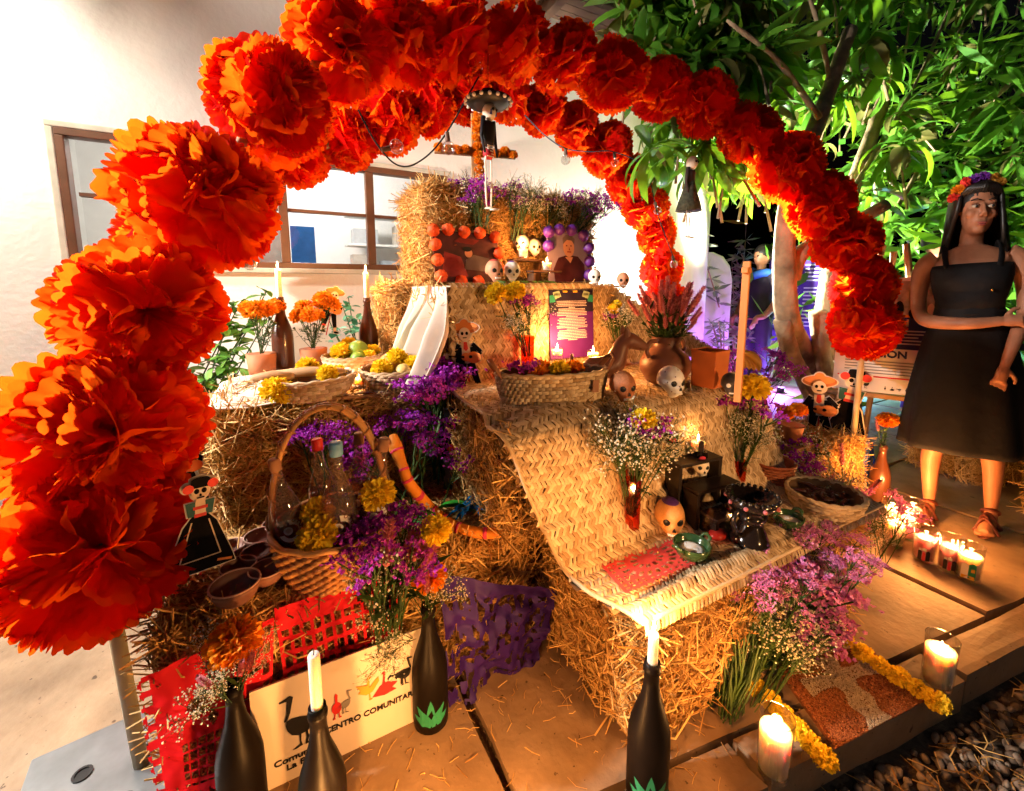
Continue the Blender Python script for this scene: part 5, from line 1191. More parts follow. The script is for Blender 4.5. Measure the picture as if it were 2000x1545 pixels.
GUIT = [('n', ell(0, .865, .185, .075)), ('o', ell(0, .885, .165, .055)), ('o', ell(0, .925, .055, .055)), ('k', bar(-.07, .62, -.10, .42, .05, .07)), ('k', bar(.07, .62, .11, .42, .05, .06)), ('k', bar(-.09, .66, -.17, .52, .025)), ('k', bar(.09, .66, .19, .55, .025)), ('k', bar(.19, .55, .10, .46, .022)), ('c', bar(0, .68, 0, .48, .05, .06)), ('r', [(-.02, .69), (.02, .69), (.03, .60), (0, .57), (-.03, .60)]), ('c', ell(0, .79, .075, .085)), ('k', ell(-.03, .80, .018, .022, 12)), ('k', ell(.03, .80, .018, .022, 12)), ('k', bar(-.025, .745, .025, .745, .006)), ('k', bar(-.05, .42, -.09, .14, .05, .035)), ('k', bar(.05, .42, .13, .14, .05, .035)), ('r', bar(-.085, .18, -.09, .14, .036)), ('c', bar(-.09, .14, -.09, .05, .025, .02)), ('c', bar(.13, .14, .15, .06, .025, .02)), ('k', ell(-.075, .03, .05, .022)), ('k', ell(.175, .045, .05, .022)), ('o', ell(.10, .49, .095, .075)), ('o', ell(.0, .50, .06, .055)), ('k', ell(.06, .50, .022, .02)), ('k', bar(-.02, .50, -.24, .52, .014)), ('c', ell(-.26, .52, .035, .025))]
LADY = [('k', [(-.30, .0), (.30, .0), (.26, .14), (.14, .48), (.05, .60), (-.05, .60), (-.14, .48), (-.26, .14)]), ('c', bar(-.17, .13, .17, .13, .006)), ('c', bar(-.17, .13, -.07, .52, .006)), ('c', bar(.17, .13, .07, .52, .006)), ('t', [(-.10, .58), (.10, .58), (.12, .72), (-.12, .72)]), ('r', bar(-.05, .585, .05, .585, .02)), ('c', bar(0, .60, 0, .74, .045, .04)), ('r', bar(-.06, .66, .06, .66, .015)), ('c', ell(0, .82, .075, .085)), ('k', ell(-.03, .83, .022, .026, 12)), ('k', ell(.03, .83, .022, .026, 12)), ('k', ell(0, .79, .01, .014, 8)), ('k', bar(-.03, .765, .03, .765, .006)), ('k', [(-.085, .865), (.085, .865), (.075, .95), (-.075, .95)]), ('k', ell(0, .95, .075, .02)), ('r', ell(-.10, .87, .045, .045)), ('r', ell(.10, .89, .045, .045)), ('o', bar(-.26, .05, -.13, .08, .012)), ('o', bar(.13, .08, .26, .05, .012))]
HAT = [('g', bar(-.05, .48, -.06, .03, .07, .06)), ('g', bar(.05, .48, .06, .03, .07, .06)), ('w', bar(0, .45, 0, .05, .006)), ('k', [(-.13, .70), (.13, .70), (.17, .48), (.10, .42), (-.10, .42), (-.17, .48)]), ('k', bar(-.13, .68, -.17, .53, .035)), ('k', bar(.13, .68, .17, .53, .035)), ('t', bar(-.07, .46, .07, .46, .05)), ('c', bar(0, .72, 0, .60, .02, .008)), ('r', ell(-.04, .55, .045, .04)), ('r', ell(.04, .55, .045, .04)), ('c', ell(0, .49, .05, .025)), ('c', ell(0, .81, .095, .10)), ('k', ell(-.042, .82, .034, .038)), ('k', ell(.042, .82, .034, .038)), ('k', ell(0, .765, .008, .012, 8)), ('k', bar(-.04, .735, .04, .735, .004)), ('k', bar(-.14, .895, .14, .895, .022)), ('k', [(-.09, .90), (.09, .90), (.10, 1.0), (-.10, 1.0)]), ('r', ell(.05, .925, .045, .032)), ('k', ell(-.06, .02, .07, .025)), ('k', ell(.06, .02, .07, .025))]
def cut(label, x0, y0, ytop, shapes, b, d=0, tilt=0, **k):
    p = on(x0, y0, b); top_ = on(x0, ytop, b); return cutout(label, p, top_.z-p.z, RZ(p, d), shapes, tilt=tilt, **k)
cut('card cut-out of a skeleton lady in a long black dress at the far left', 392, 1115, 925, LADY, 1.10, .2, R(4))
cut('card cut-out of a skeleton guitarist half hidden behind the left pom', 365, 985, 830, GUIT, 1.35, 0)
cut('card cut-out of a skeleton guitarist in a wide hat above the marigolds by the wall', 638, 650, 555, GUIT, 2.1, 0, R(14))
cut('card cut-out of a skeleton guitarist in a red hat on the upright mat', 918, 770, 620, GUIT, 1.372, -.2, R(-4))
cut('dark card cut-out of a skeleton gentleman in a top hat with a red flower', 888, 962, 797, HAT, 1.30, 0, edge='g', stick=False)
cut('small card cut-out of a skeleton guitarist against the mango trunk', 1597, 870, 728, GUIT, 1.16, 0, R(-3))
cut('small card cut-out of a skeleton lady with a raised arm against the mango trunk', 1632, 870, 715, LADY + [('c', bar(.06, .72, .03, 1.0, .02))], 1.16, 0, R(8))

# ================================================================ cut tissue banners
def picado_mask(kind):
    def m(u, v):
        # u across, v down
        if kind == 'skull':
            fx, fy = (u*9) % 1, (v*8) % 1
            if (u < .12 or u > .88) and .2 < fx < .8 and .25 < fy < .75: return False
            for cx in (.38, .62):
                if (u-cx)**2/.0055+(v-.36)**2/.005 < 1: return False
            if (u-.5)**2/.0016+(v-.5)**2/.0022 < 1: return False
            if .25 < u < .75 and .58 < v < .9 and (u*14) % 1 > .25 and (v*14) % 1 > .3: return False
            if (u-.5)**2+(v-.12)**2 < .0035 and (math.atan2(v-.12, u-.5)*4/PI) % 1 > .5: return False
            return True
        if kind == 'lace':
            a = math.atan2(v-.5, u-.5); r_ = math.hypot(u-.5, v-.5)
            if .12 < r_ < .20 and (a*6/PI) % 1 > .45: return False
            if .27 < r_ < .36 and (a*10/PI+.5) % 1 > .45: return False
            if r_ > .40 and (u*13) % 1 > .5 and (v*13) % 1 > .5: return False
            return True
        if kind == 'lattice':
            return not ((u*12) % 1 > .28 and (v*5) % 1 > .35 and v > .3)
        n = noise.noise(Vector((u*19, v*13, 3.3))); return n < .16 or v < .12 or u > .93
    return m
def scal(m, n=11, sides='b'):
    def f(u, v):
        if 'b' in sides and v > .95+.05*abs(math.sin(u*PI*n)): return False
        if 'l' in sides and u < .04*(1-abs(math.sin(v*PI*n))): return False
        return m(u, v)
    return f
def banner(label, m, c4, kind, nu=72, nv=60, wav=.006, sides='b', seed=0):
    A, B, Cc, D = (Vector(p) for p in c4)   # top-left, top-right, bottom-right, bottom-left
    nrm = (B-A).cross(D-A).normalized()
    def f(u, v): return (A*(1-u)+B*u)*(1-v)+(D*(1-u)+Cc*u)*v + nrm*(wav*(noise.noise(Vector((u*3, v*3, seed)))*2+.8*noise.noise(Vector((u*9, v*9, seed+5)))))
    return sheet('cut_paper_banner', label, f, nu, nv, m, 'banner', 0, scal(picado_mask(kind), sides=sides))
banner('red cut-paper banner with a skull pattern hanging at the lower left', M_red_paper, [(-.295, .985, .33), (-.06, .985, .37), (-.09, .972, .03), (-.285, .968, .04)], 'skull', sides='bl', seed=1)
banner('red cut-paper strip with a lattice behind the goose sign', M_red_paper, [(-.06, .992, .385), (.20, .992, .388), (.21, .985, .20), (-.05, .985, .20)], 'lattice', seed=2)
banner('dark purple cut-paper banner hanging on the front bale behind the bottle', M_purple_paper, [on(862, 1128, .962), on(1088, 1150, .962), on(1052, 1300, .945), on(878, 1392, .935)], 'random', seed=3, wav=.022)
banner('coral cut-paper banner draped over the small right bale', M_pink_paper, [(2.0, 1.12, .352), (2.42, 1.12, .352), (2.40, .955, .06), (2.02, .955, .05)], 'lace', seed=4, wav=.01)
banner('coral cut-paper mat under the glass vase on the lowest tier', M_pink_paper, [(.66, .80, .394), (.90, .80, .394), (.90, .655, .394), (.64, .655, .394)], 'lace', seed=5, wav=.001)
banner('blue cut paper behind the coral banner at the foot of the arch', mat('blue_paper', (.02, .12, .5), .7, tr=.3), [(2.53, 1.0, .30), (2.66, 1.0, .28), (2.68, .98, .03), (2.53, .96, .03)], 'random', seed=6)

# ================================================================ signs and posters
def place(me_or_mb, m, par, x, y, z, name, rot=(PI/2, 0, 0)): return ob(name, me_or_mb, m, par, loc=(x, y, z), rot=rot)
GOOSE = [(0, .60), (.05, .58), (.10, .70), (.14, .88), (.16, .96), (.11, 1.0), (.05, .98), (-.06, .945), (-.055, .93), (.06, .925), (.055, .86), (.045, .70), (0, .56)]
GOOSE_B = [(.03, .56), (.12, .58), (.24, .56), (.40, .50), (.56, .42), (.62, .37), (.54, .37), (.58, .32), (.48, .34), (.40, .28), (.34, .24), (.20, .23), (.10, .28), (.04, .38), (.02, .48)]
GOOSE_L = [[(.22, .25), (.25, .25), (.24, .10), (.26, .02), (.16, .0), (.10, .0), (.22, .05)], [(.32, .26), (.35, .26), (.37, .14), (.34, .05), (.40, .02), (.30, .01), (.33, .12)]]
def flip(l): return [(-x, z) for x, z in reversed(l)]
def goose(par, x, z, h, m, variant=0, y=-.0035):
    ss = [GOOSE, GOOSE_B] + GOOSE_L
    if variant == 1: ss = [[(-.05, .55), (.05, .55), (.045, .75), (.06, .88), (.0, .97), (-.05, .88), (-.045, .75)], ell(0, .40, .17, .22), bar(-.07, .2, -.09, .02, .02), bar(.07, .2, .09, .02, .02), bar(-.15, .02, -.06, .02, .02), bar(.06, .02, .15, .02, .02)]
    if variant == 2: ss = [[(-.05, .5), (.05, .55), (.04, .8), (.10, .9), (.04, .97), (-.03, .9), (-.04, .7)], [(-.05, .62), (-.45, .75), (-.30, .50), (-.38, .42), (-.1, .25), (.15, .30), (.40, .62), (.38, .80), (.15, .62), (.05, .5)], bar(.02, .28, .04, .02, .025), bar(.0, .02, .12, .02, .02)]
    if variant == 3: ss = [[(.10, .35), (.02, .6), (.08, .85), (.03, .97), (-.07, .92), (-.02, .86), (-.05, .6), (-.10, .4)], [(-.45, .12), (-.15, .45), (.12, .5), (.5, .35), (.28, .2), (.45, .08), (.0, .02)]]
    if variant == 4: ss = [[(-.2, .5), (-.42, .62), (-.55, .5), (-.52, .38), (-.46, .5), (-.38, .52), (-.2, .38)], [(-.25, .55), (.1, .62), (.38, .6), (.3, .35), (0, .3), (-.22, .36)], bar(.02, .32, .0, .02, .03), bar(.14, .34, .18, .04, .03)]
    if variant == 5: ss = [flip(s) for s in ss]
    mb = MB()
    for i, s in enumerate(ss): mb.poly([(x+px*h, z+pz*h) for px, pz in s], y-.0002*i, .001)
    return ob('goose_print', mb, m, par)
def txt(par, s, x, z, size, m, align='CENTER', bold=0, y=-.0042, name='lettering', sx=1.0):
    o = ob(name, text_mesh(s, size, .0004, align, bold, m), None, par, loc=(x, y, z), rot=(PI/2, 0, 0)); o.scale = (sx, 1, 1); return o
M_card = mat('sign_board', (.62, .53, .44), .55, .03, 3); M_inkk = mat('ink_black', (.008, .007, .007), .5); M_inkr = mat('ink_red', (.55, .02, .02), .5); M_inkg = mat('ink_grey', (.22, .20, .18), .5); M_inky = mat('ink_ochre', (.62, .28, .03), .5)
sp0, sp1 = Vector((-.115, .945, .0)), Vector((.262, .945, .0)); W_ = (sp1-sp0).length
sg = thing('sign_board', 'cream sign with a row of geese and black lettering leaning on the lower straw bale', 'sign', sp0, rot=(R(-4), 0, 0))
q = MB(); q.box((W_/2, 0, .118), (W_, .005, .235)); ob('panel', q, M_card, sg, bevel=.001)
q = MB(); q.box((W_/2, -.001, .118), (W_+.01, .0012, .245)); 
goose(sg, .060, .070, .125, M_inkk); goose(sg, .165, .098, .062, M_inkr, 1); goose(sg, .196, .103, .052, M_inkg, 5); goose(sg, .236, .108, .062, M_inky, 2); goose(sg, .272, .104, .062, M_inkr, 3); goose(sg, .312, .113, .058, M_inkk, 4); goose(sg, .338, .110, .066, M_inkk, 5)
txt(sg, 'Comunidad', .088, .047, .0190, M_inkk, bold=.0004, sx=1.2); txt(sg, 'La Playa', .094, .029, .0190, M_inkk, bold=.0004, sx=1.2)
txt(sg, 'CENTRO COMUNITARIO', .248, .072, .0185, M_inkk, bold=.0005, sx=1.06)
# purple poem on the upright mat
pA, pB = on(1077, 567, 1.36), on(1163, 567, 1.36); z1, z0 = pA.z, on(1100, 700, 1.36).z; pw, ph_ = (pB-pA).length, z1-z0
po = thing('poem_poster', 'purple poem sheet with paper flags standing against the palm mat', 'poster', (pA.x, 1.36, z0), rot=(R(-4), 0, 0))
q = MB(); q.box((pw/2, 0, ph_/2), (pw, .002, ph_)); M_pp = mat('poem_purple', (.10, .012, .20), .5, .25, 3); ob('sheet', q, M_pp, po)
top_ = MB(); top_.poly([(.0, ph_*.68), (pw, ph_*.68), (pw, ph_), (0, ph_)], -.0014, .0004); ob('dark_top', top_, mat('poem_dark', (.02, .012, .04), .5), po)
for (x, z, c, a) in ((.05, .88, 'pg1', .1), (.17, .94, 'pg2', .35), (.83, .94, 'pg2', -.35), (.95, .88, 'pg1', -.1), (.35, .985, 'pg3', 0), (.58, .985, 'pg3', 0)):
    m_ = {'pg1': mat('flag_green', (.03, .30, .20), .5), 'pg2': mat('flag_pale', (.45, .55, .35), .5), 'pg3': mat('flag_yellow', (.75, .42, .03), .5)}[c]
    w_ = .075*pw if c != 'pg3' else .05*pw; hh = w_*.85 if c != 'pg3' else w_*.4; ca, sa = math.cos(a), math.sin(a)
    pts = [(x*pw+(dx*ca-dz*sa), z*ph_+(dx*sa+dz*ca)) for dx, dz in ((-w_, hh), (-w_, -hh), (-w_*.6, -hh*1.15), (-w_*.2, -hh), (w_*.2, -hh*1.15), (w_*.6, -hh), (w_, -hh*1.1), (w_, hh))]
    pts = [(min(max(px, .001), pw-.001), min(pz, ph_-.001)) for px, pz in pts]
    f_ = MB(); f_.poly(pts, -.002, .0004); fo = ob('flag_print', f_, m_, po)
    if c == 'pg2':
        for k in range(4): f2 = MB(); f2.poly(ell(x*pw+(k-1.5)*w_*.4, z*ph_, w_*.14, hh*.45, 8), -.0026, .0003); ob('flag_cut', f2, M_black, fo)
M_pt = mat('poem_text', (.72, .60, .66), .5); rr = random.Random(4)
for k, f in enumerate((.85, .85, .80, .85, .18, .76, .76, .85, .85, .85, .34, .72, .82, .74, .85, .72, .88, .86, .32, .74, .82, .82, .84, .80, .86, .26)):
    z = ph_*(.835-.0228*k); x = pw*.5-f*pw*.40; xe = pw*.5+f*pw*.40; ln = MB()
    while x < xe-.002:
        w_ = rr.uniform(.003, .010); w_ = min(w_, xe-x); ln.poly([(x, z), (x+w_, z), (x+w_, z+.0026), (x, z+.0026)], -.002, .0003); x += w_+.0012
    ob('text_line', ln, M_pt, po, kind='stuff')
# photographs with paper-ball borders
def framed(label, x0, y0, x1, y1, b, m_ball, balls, nm, pic):
    A = on(x0, y1, b); B = on(x1, y1, b); zt = on((x0+x1)/2, y0, b).z; w_ = B.x-A.x; h_ = zt-A.z
    t = thing('framed_photograph', label, 'photograph', (A.x, b, A.z+.005), rot=(R(-6), 0, 0))
    q = MB(); q.box((w_/2, 0, h_/2), (w_, .006, h_)); ob('panel', q, pic[0], t)
    for i, (m_, pts) in enumerate(pic[1]): q = MB(); q.poly([(px*w_, pz*h_) for px, pz in pts], -.0034-.0006*i, .0005); ob('picture_print', q, m_, t)
    for (u, v) in balls:
        bm = bmesh.new(); bmesh.ops.create_icosphere(bm, subdivisions=3, radius=.027)
        for k in bm.verts: k.co *= 1+.20*noise.noise(k.co*110+Vector((u*9, v*9, 0)))
        me = bpy.data.meshes.new('paper_ball'); bm.to_mesh(me); bm.free(); me.materials.append(m_ball); me.polygons.foreach_set('use_smooth', [True]*len(me.polygons))
        ob('paper_ball', me, None, t, loc=(u*w_, -.012, v*h_))
M_ballo = mat('ball_orange', (.72, .09, .012), .6, .2, 20, bump=.6, bscale=60, tr=.2); M_ballp = mat('ball_purple', (.10, .02, .22), .4, .25, 20, bump=.5, bscale=60)
M_p1 = mat('photo_dark', (.06, .012, .015), .4, .5, 14); M_p2 = mat('photo_red', (.22, .02, .02), .4, .5, 9); M_p3 = mat('photo_skin', (.50, .22, .13), .4); M_p4 = mat('photo_pale', (.13, .09, .09), .4, .2); M_p5 = mat('photo_lilac', (.24, .18, .25), .4, .15, 8)
framed('dark photograph framed with orange paper balls on the top tier', 850, 455, 975, 552, 1.80, M_ballo, [(0, 1), (.22, 1.03), (.46, 1.0), (.70, 1.0), (.95, .93), (1.0, .60), (.98, .3), (.02, .72), (.04, .42), (.08, .10), (.38, .0), (.64, .0)], 'a', (M_p1, [(M_p2, [(.1, .1), (.5, .1), (.4, .5), (.15, .6)]), (M_p4, [(.45, .25), (.85, .2), (.85, .48), (.6, .55), (.48, .45)]), (M_p3, ell(.52, .58, .06, .09)), (M_black, ell(.50, .66, .07, .05)), (M_p2, [(.3, .8), (.6, .75), (.7, .85), (.4, .9)])]))
framed('portrait of a person in a dark shirt framed with purple paper balls', 1072, 455, 1148, 552, 1.72, M_ballp, [(.02, .98), (.28, 1.04), (.60, 1.05), (.90, .95), (1.02, .70), (1.03, .42), (1.0, .14), (.0, .7)], 'b', (M_p5, [(M_p1, [(.15, .0), (.9, .0), (.92, .35), (.75, .52), (.5, .55), (.25, .48), (.12, .25)]), (M_p3, [(.42, .5), (.62, .5), (.55, .38)]), (M_p3, ell(.52, .70, .14, .20)), (M_p4, [(.38, .76), (.37, .88), (.45, .95), (.60, .95), (.68, .87), (.66, .76), (.60, .84), (.48, .85)]), (M_p1, ell(.465, .73, .022, .014, 8)), (M_p1, ell(.575, .73, .022, .014, 8)), (M_p2, bar(.47, .605, .57, .605, .012)), (M_p2, [(.51, .64), (.54, .64), (.525, .70)])]))
# easel with information poster
ez = thing('easel', 'wooden easel carrying an information poster behind the right foot of the arch', 'easel', (3.0, 1.12, 0), R(-62))
for (x, y0, y1) in ((-.20, -.02, .14), (.20, -.02, .14)):
    q = MB(); q.tube([(x*1.25, y0, 0), (x*.25, y1, 1.32)], .017, 6); ob('leg', q, M_wood, ez)
q = MB(); q.tube([(0, .50, 0), (0, .13, 1.28)], .016, 6); ob('leg', q, M_wood, ez)
q = MB(); q.box((0, -.01, .46), (.56, .05, .025)); ob('ledge', q, M_wood, ez, bevel=.002)
ipx = thing('information_poster', 'white information poster with a blue title block and red line on the easel', 'poster', Vector((3.0, 1.12, 0))+Matrix.Rotation(R(-62), 3, 'Z') @ Vector((-.23, -.018, .478)), rot=(R(-8), 0, R(-62)))
q = MB(); q.box((.23, 0, .33), (.46, .004, .66)); ob('sheet', q, mat('poster_white', (.75, .70, .64), .5, .02), ipx)
def patch(par, x0, z0, x1, z1, m, y=-.003, nm='print'): q = MB(); q.poly([(x0, z0), (x1, z0), (x1, z1), (x0, z1)], y, .0006); return ob(nm, q, m, par)
patch(ipx, .02, .255, .44, .435, mat('poster_blue', (.012, .03, .14), .5)); patch(ipx, .02, .435, .44, .45, mat('poster_yellow', (.7, .35, .02), .5)); patch(ipx, .02, .45, .44, .64, mat('poster_photo', (.35, .28, .20), .5, .6, 16)); patch(ipx, .02, .085, .44, .093, M_inkr)
for (x, z, w_, h_, c) in ((.20, .5, .05, .12, 'k'), (.27, .48, .04, .08, 'k'), (.34, .51, .05, .07, 'r'), (.33, .46, .04, .05, 'k'), (.40, .48, .03, .06, 'c')): q = MB(); q.poly(ell(x, z, w_*.5, h_*.6, 12), -.0038, .0004); ob('photo_figure', q, C_[c], ipx)
txt(ipx, 'VISIÓN', .23, .385, .055, mat('title_cream', (.72, .50, .22), .5), bold=.002); txt(ipx, 'MISION', .23, .205, .055, mat('title_blue', (.02, .03, .12), .5), bold=.002)
for k in range(5):
    patch(ipx, .06+.01*(k % 2), .355-.018*k, .40-.02*(k % 3), .362-.018*k, mat('line_pale', (.55, .55, .55), .5), -.0042, 'text_line'); patch(ipx, .05, .175-.017*k, .41-.03*(k == 4), .181-.017*k, M_inkg, -.0036, 'text_line')
goose(ipx, .17, .018, .06, M_inkk, 5); 
for k in range(5): goose(ipx, .24+.03*k, .018, .024, M_inkk, (1, 3, 4, 1, 5)[k])

# ================================================================ hanging skeletons, cross, string lights
def hanging(label, p, h, m_cloth, hat, rz, cat='skeleton', dress=None):
    t = thing('hanging_skeleton', label, cat, p, rz); t.scale = (h,)*3   # p: soles, height 1 to hat top
    M_bone = mat('bone', (.72, .62, .50), .5)
    q = MB(); q.ball((0, -.01, .815), .066, 16, 12, (.85, .95, 1.15)); ob('skull', q, M_bone, t, smooth=True)
    q = MB(); q.tube([(0, 0, .80), (0, 0, .45)], .012, 6); ob('spine', q, M_bone, t)
    for s in (-1, 1):
        q = MB(); q.tube([(s*.035, 0, .45), (s*.045, .005, .40), (s*.04, 0, .24), (s*.045, 0, .225), (s*.035, 0, .04), (s*.035, -.01, .015)], [.012, .007, .0065, .013, .006, .009], 7); ob('leg', q, M_bone, t, smooth=True)
        q = MB(); q.tube([(s*.035, .01, .012), (s*.05, -.07, .004)], [.016, .012], 7, flat=.5); ob('foot', q, M_bone, t, smooth=True)
        q = MB(); q.tube([(s*.07, 0, .76), (s*.10, 0, .60), (s*.09, -.03, .46)], [.022, .016, .010], 7); ob('arm', q, m_cloth, t, smooth=True)
    q = MB(); q.lathe([(.060, .54), (.07, .58), (.075, .68), (.078, .72), (.03, .745)], 14, sy=.6); ob('jacket', q, m_cloth, t, smooth=True)
    if dress:
        q = MB(); q.lathe([(.17, .30), (.14, .40), (.08, .55), (.06, .62)], 16, sy=.8); ob('dress', q, dress, t, smooth=True)
    else:
        q = MB(); q.lathe([(.03, .43), (.06, .46), (.058, .50)], 14, sy=.7); ob('sash', q, mat('sash_red', (.45, .02, .03), .6), t, smooth=True)
    if hat:
        q = MB(); q.lathe([(.06, .885), (.165, .875), (.20, .915), (.205, .91), (.165, .868), (.058, .87)], 26); hb = ob('hat_brim', q, M_black, t, smooth=True)
        for k in range(18): q = MB(); a = 2*PI*k/18; q.ball((math.cos(a)*.198, math.sin(a)*.198, .893), .017, 7, 5); ob('pompon', q, M_white, hb, smooth=True)
        q = MB(); q.lathe([(.065, .88), (.06, .99), (.001, 1.0)], 16); ob('hat_crown', q, M_black, t); q = MB(); q.lathe([(.068, .90), (.066, .925)], 16); ob('hat_band', q, mat('band_gold', (.6, .33, .03), .5), t)
        q = MB(); q.box((.0, -.05, .80), (.08, .02, .04)); ob('scarf', q, mat('scarf_blue', (.02, .05, .45), .5), t)
    q = MB(); q.tube([(0, 0, .99), (0, 0, 1.35)], .0022, 4); ob('thread', q, M_black, t)
    return t
p0, p1 = on(955, 410, 1.70), on(955, 175, 1.70)
hanging('hanging bone skeleton in a black hat with white pompons above the altar', p0, p1.z-p0.z, mat('skel_jacket', (.012, .010, .012), .6), True, .5)
p0, p1 = on(1342, 465, 1.62), on(1350, 285, 1.62)
hanging('hanging skeleton in a ragged dark dress at the right inside the arch', p0, p1.z-p0.z, mat('skel_rag', (.05, .03, .025), .8), False, .3, dress=mat('skel_dress', (.06, .06, .035), .8, .5, 25, bump=.6))
# marigold cross on the uppermost bale
cb = on(930, 365, 2.12); ct = on(925, 222, 2.12); t = thing('marigold_cross', 'wooden cross covered with orange marigolds on the uppermost bale', 'cross', Vector((cb.x, 2.12, 1.51)), R(-14))
H_ = ct.z-1.51; q = MB(); q.box((0, 0, H_/2), (.045, .025, H_)); ob('upright', q, M_wood, t, bevel=.002)
q = MB(); q.box((0, -.004, H_*.58), (.42, .024, .042)); ob('crossarm', q, M_wood, t, bevel=.002)
for k in range(11): marigold('', (rnd.uniform(-.008, .008)+.008, -.024, H_*(.98-.088*k)), .027, False, t, name='flower_head')
for x in (-.19, -.145, -.10, -.06, .10, .145, .19): marigold('', (x, -.026, H_*.58+rnd.uniform(-.008, .008)), .026, False, t, name='flower_head')
# festoon lights
def festoon(label, pts, bulbs):
    P_ = catmull(pts, 8); t = thing('string_lights', label, 'string lights', P_[0]); b0 = Vector(P_[0]); q = MB(); q.tube([p-b0 for p in P_], .0035, 5); ob('cable', q, M_black, t)
    for (i, d) in bulbs:
        p = P_[i]-b0; d = Vector(d).normalized(); q = MB(); q.tube([p, p+d*.035], [.010, .011], 10); s_ = ob('socket', q, mat('socket', (.10, .045, .025), .5), t)
        q = MB(); q.ball(p+d*.062, .028, 14, 10); o = ob('bulb', q, M_bulb, t, smooth=True)
        q = MB(); q.tube([p+d*.035, p+d*.055, p+d*.06+Vector((.006, 0, 0)), p+d*.072], .0012, 4); ob('filament', q, mat('filament', (.4, .3, .2), .4, metal=.8), o)
festoon('festoon cable with two clear bulbs hanging left inside the arch', [on(700, 215, 1.7), on(735, 280, 1.75), on(775, 322, 1.8), on(815, 318, 1.8), on(865, 270, 1.8), on(935, 150, 1.75)], [(10, (.8, 0, .3)), (33, (.1, 0, -1))])
festoon('festoon cable with clear bulbs hanging right inside the arch', [on(1025, 225, 1.9), on(1065, 265, 2.0), on(1105, 290, 2.1), on(1150, 296, 2.15), on(1200, 297, 2.2), on(1260, 330, 2.18), on(1285, 420, 2.15), on(1318, 510, 2.15)], [(16, (0, 0, -1)), (32, (.1, 0, -1)), (46, (0, -.3, -.6)), (55, (.0, -.2, -1))])
festoon('festoon cable with one bulb beside the big left poms before the window', [on(440, 500, 1.95), on(470, 485, 2.0), on(500, 470, 2.05), on(540, 440, 2.1)], [(8, (.4, 0, -.9))])

# ================================================================ flowers in place
bouquet('orange marigold with gypsophila and celosia in the lower left bottle', b1+Vector((0, 0, .27)), [('leafy', 1, .05, .12, .13, False, .048), ('gyp', 9, .75, .11, .17), ('celosia', 3, .6, .11, .14), ('leafy', 3, .5, .07, .11)], aim=(0, 0, 1), rb=.006)
bouquet('orange marigold, gypsophila and celosia in the bottle beside the goose sign', b3+Vector((0, 0, .27)), [('leafy', 1, .05, .11, .12, False, .042), ('gyp', 6, .6, .10, .17), ('celosia', 4, .35, .16, .24), ('gyp', 3, .5, .15, .2)], rb=.006)
bouquet('long gypsophila sprigs trailing over the right end of the goose sign', (.235, .95, .22), [('gyp', 5, .5, .14, .2)], aim=(-.7, -.5, .5))
bouquet('dark purple statice bunch standing right of the bottle basket', at(735, 1190, .30)+Vector((.02, -.03, -.06)), [('statice', 9, .40, .24, .32), ('celosia', 4, .4, .28, .34), ('gyp', 4, .4, .26, .32), ('leafy', 6, .2, .16, .24)], rb=.03)
bouquet('magenta statice stems leaning left above the straw behind the bowls', at(600, 945, .40)+Vector((.02, .10, .02)), [('statice', 13, .55, .26, .36)], aim=(-.55, -.15, .8), rb=.03)
bouquet('two upright statice stems behind the bottle basket handle', (.08, 1.33, .40), [('statice', 3, .22, .24, .30)], aim=(-.1, 0, 1), rb=.04)
bouquet('broad bunch of magenta statice against the straw behind the basket', (.30, 1.33, .39), [('statice', 16, .65, .20, .33)], aim=(-.2, -.12, 1), rb=.11)
bouquet('tall statice stems at the left edge of the palm mat above the top-hat figure', (.44, 1.36, .42), [('statice', 9, .22, .32, .42)], aim=(-.03, -.02, 1), rb=.05)
V1 = on(1030, 722, 1.34); V2 = on(1207, 712, 1.34)
def vase(label, p, r, h, m, name='glass_vase', taper=1.1):
    t = thing(name, label, 'vase', p); q = MB(); q.lathe([(r*.95, 0), (r, .004), (r*taper, h), (r*taper*.95, h), (r*.93, .01), (.001, .008)], 6 if name == 'glass_vase' else 24); ob('glass', q, m, t, smooth=name != 'glass_vase'); return t
vase('amber-tinted glass vase left of the purple poem', V1, .026, .125, M_glassor); vase('clear glass vase right of the purple poem', V2, .022, .10, M_glassor)
bouquet('yellow marigolds and statice in the vase left of the poem', V1+Vector((0, 0, .05)), [('leafy', 1, .04, .235, .24, True, .040), ('statice', 3, .25, .20, .24), ('gyp', 9, .45, .17, .26), ('leafy', 4, .35, .12, .18)], aim=(-.16, 0, 1))
bouquet('second yellow marigold leaning left from the vase by the poem', V1+Vector((-.01, 0, .06)), [('leafy', 1, .02, .24, .25, True, .040)], aim=(-.5, -.02, 1))
bouquet('small yellow flowers and gypsophila in the vase right of the poem', V2+Vector((0, 0, .05)), [('gyp', 8, .30, .15, .21), ('leafy', 3, .22, .17, .20, True, .022), ('statice', 1, .2, .16, .18), ('leafy', 4, .3, .1, .16)])
V3 = at(1232, 1045, .394); vase('tall glass vase on the coral paper mat', V3, .022, .165, M_glassor)
bouquet('gypsophila with a yellow carnation in the tall vase of the lowest tier', V3+Vector((0, 0, .06)), [('gyp', 16, .42, .22, .33), ('leafy', 1, .03, .27, .28, True, .034), ('statice', 2, .3, .28, .32)], aim=(.03, -.03, 1))
V4 = at(1440, 965, .39); vase('slim glass vase behind the incense burner', V4, .020, .12, M_glassor)
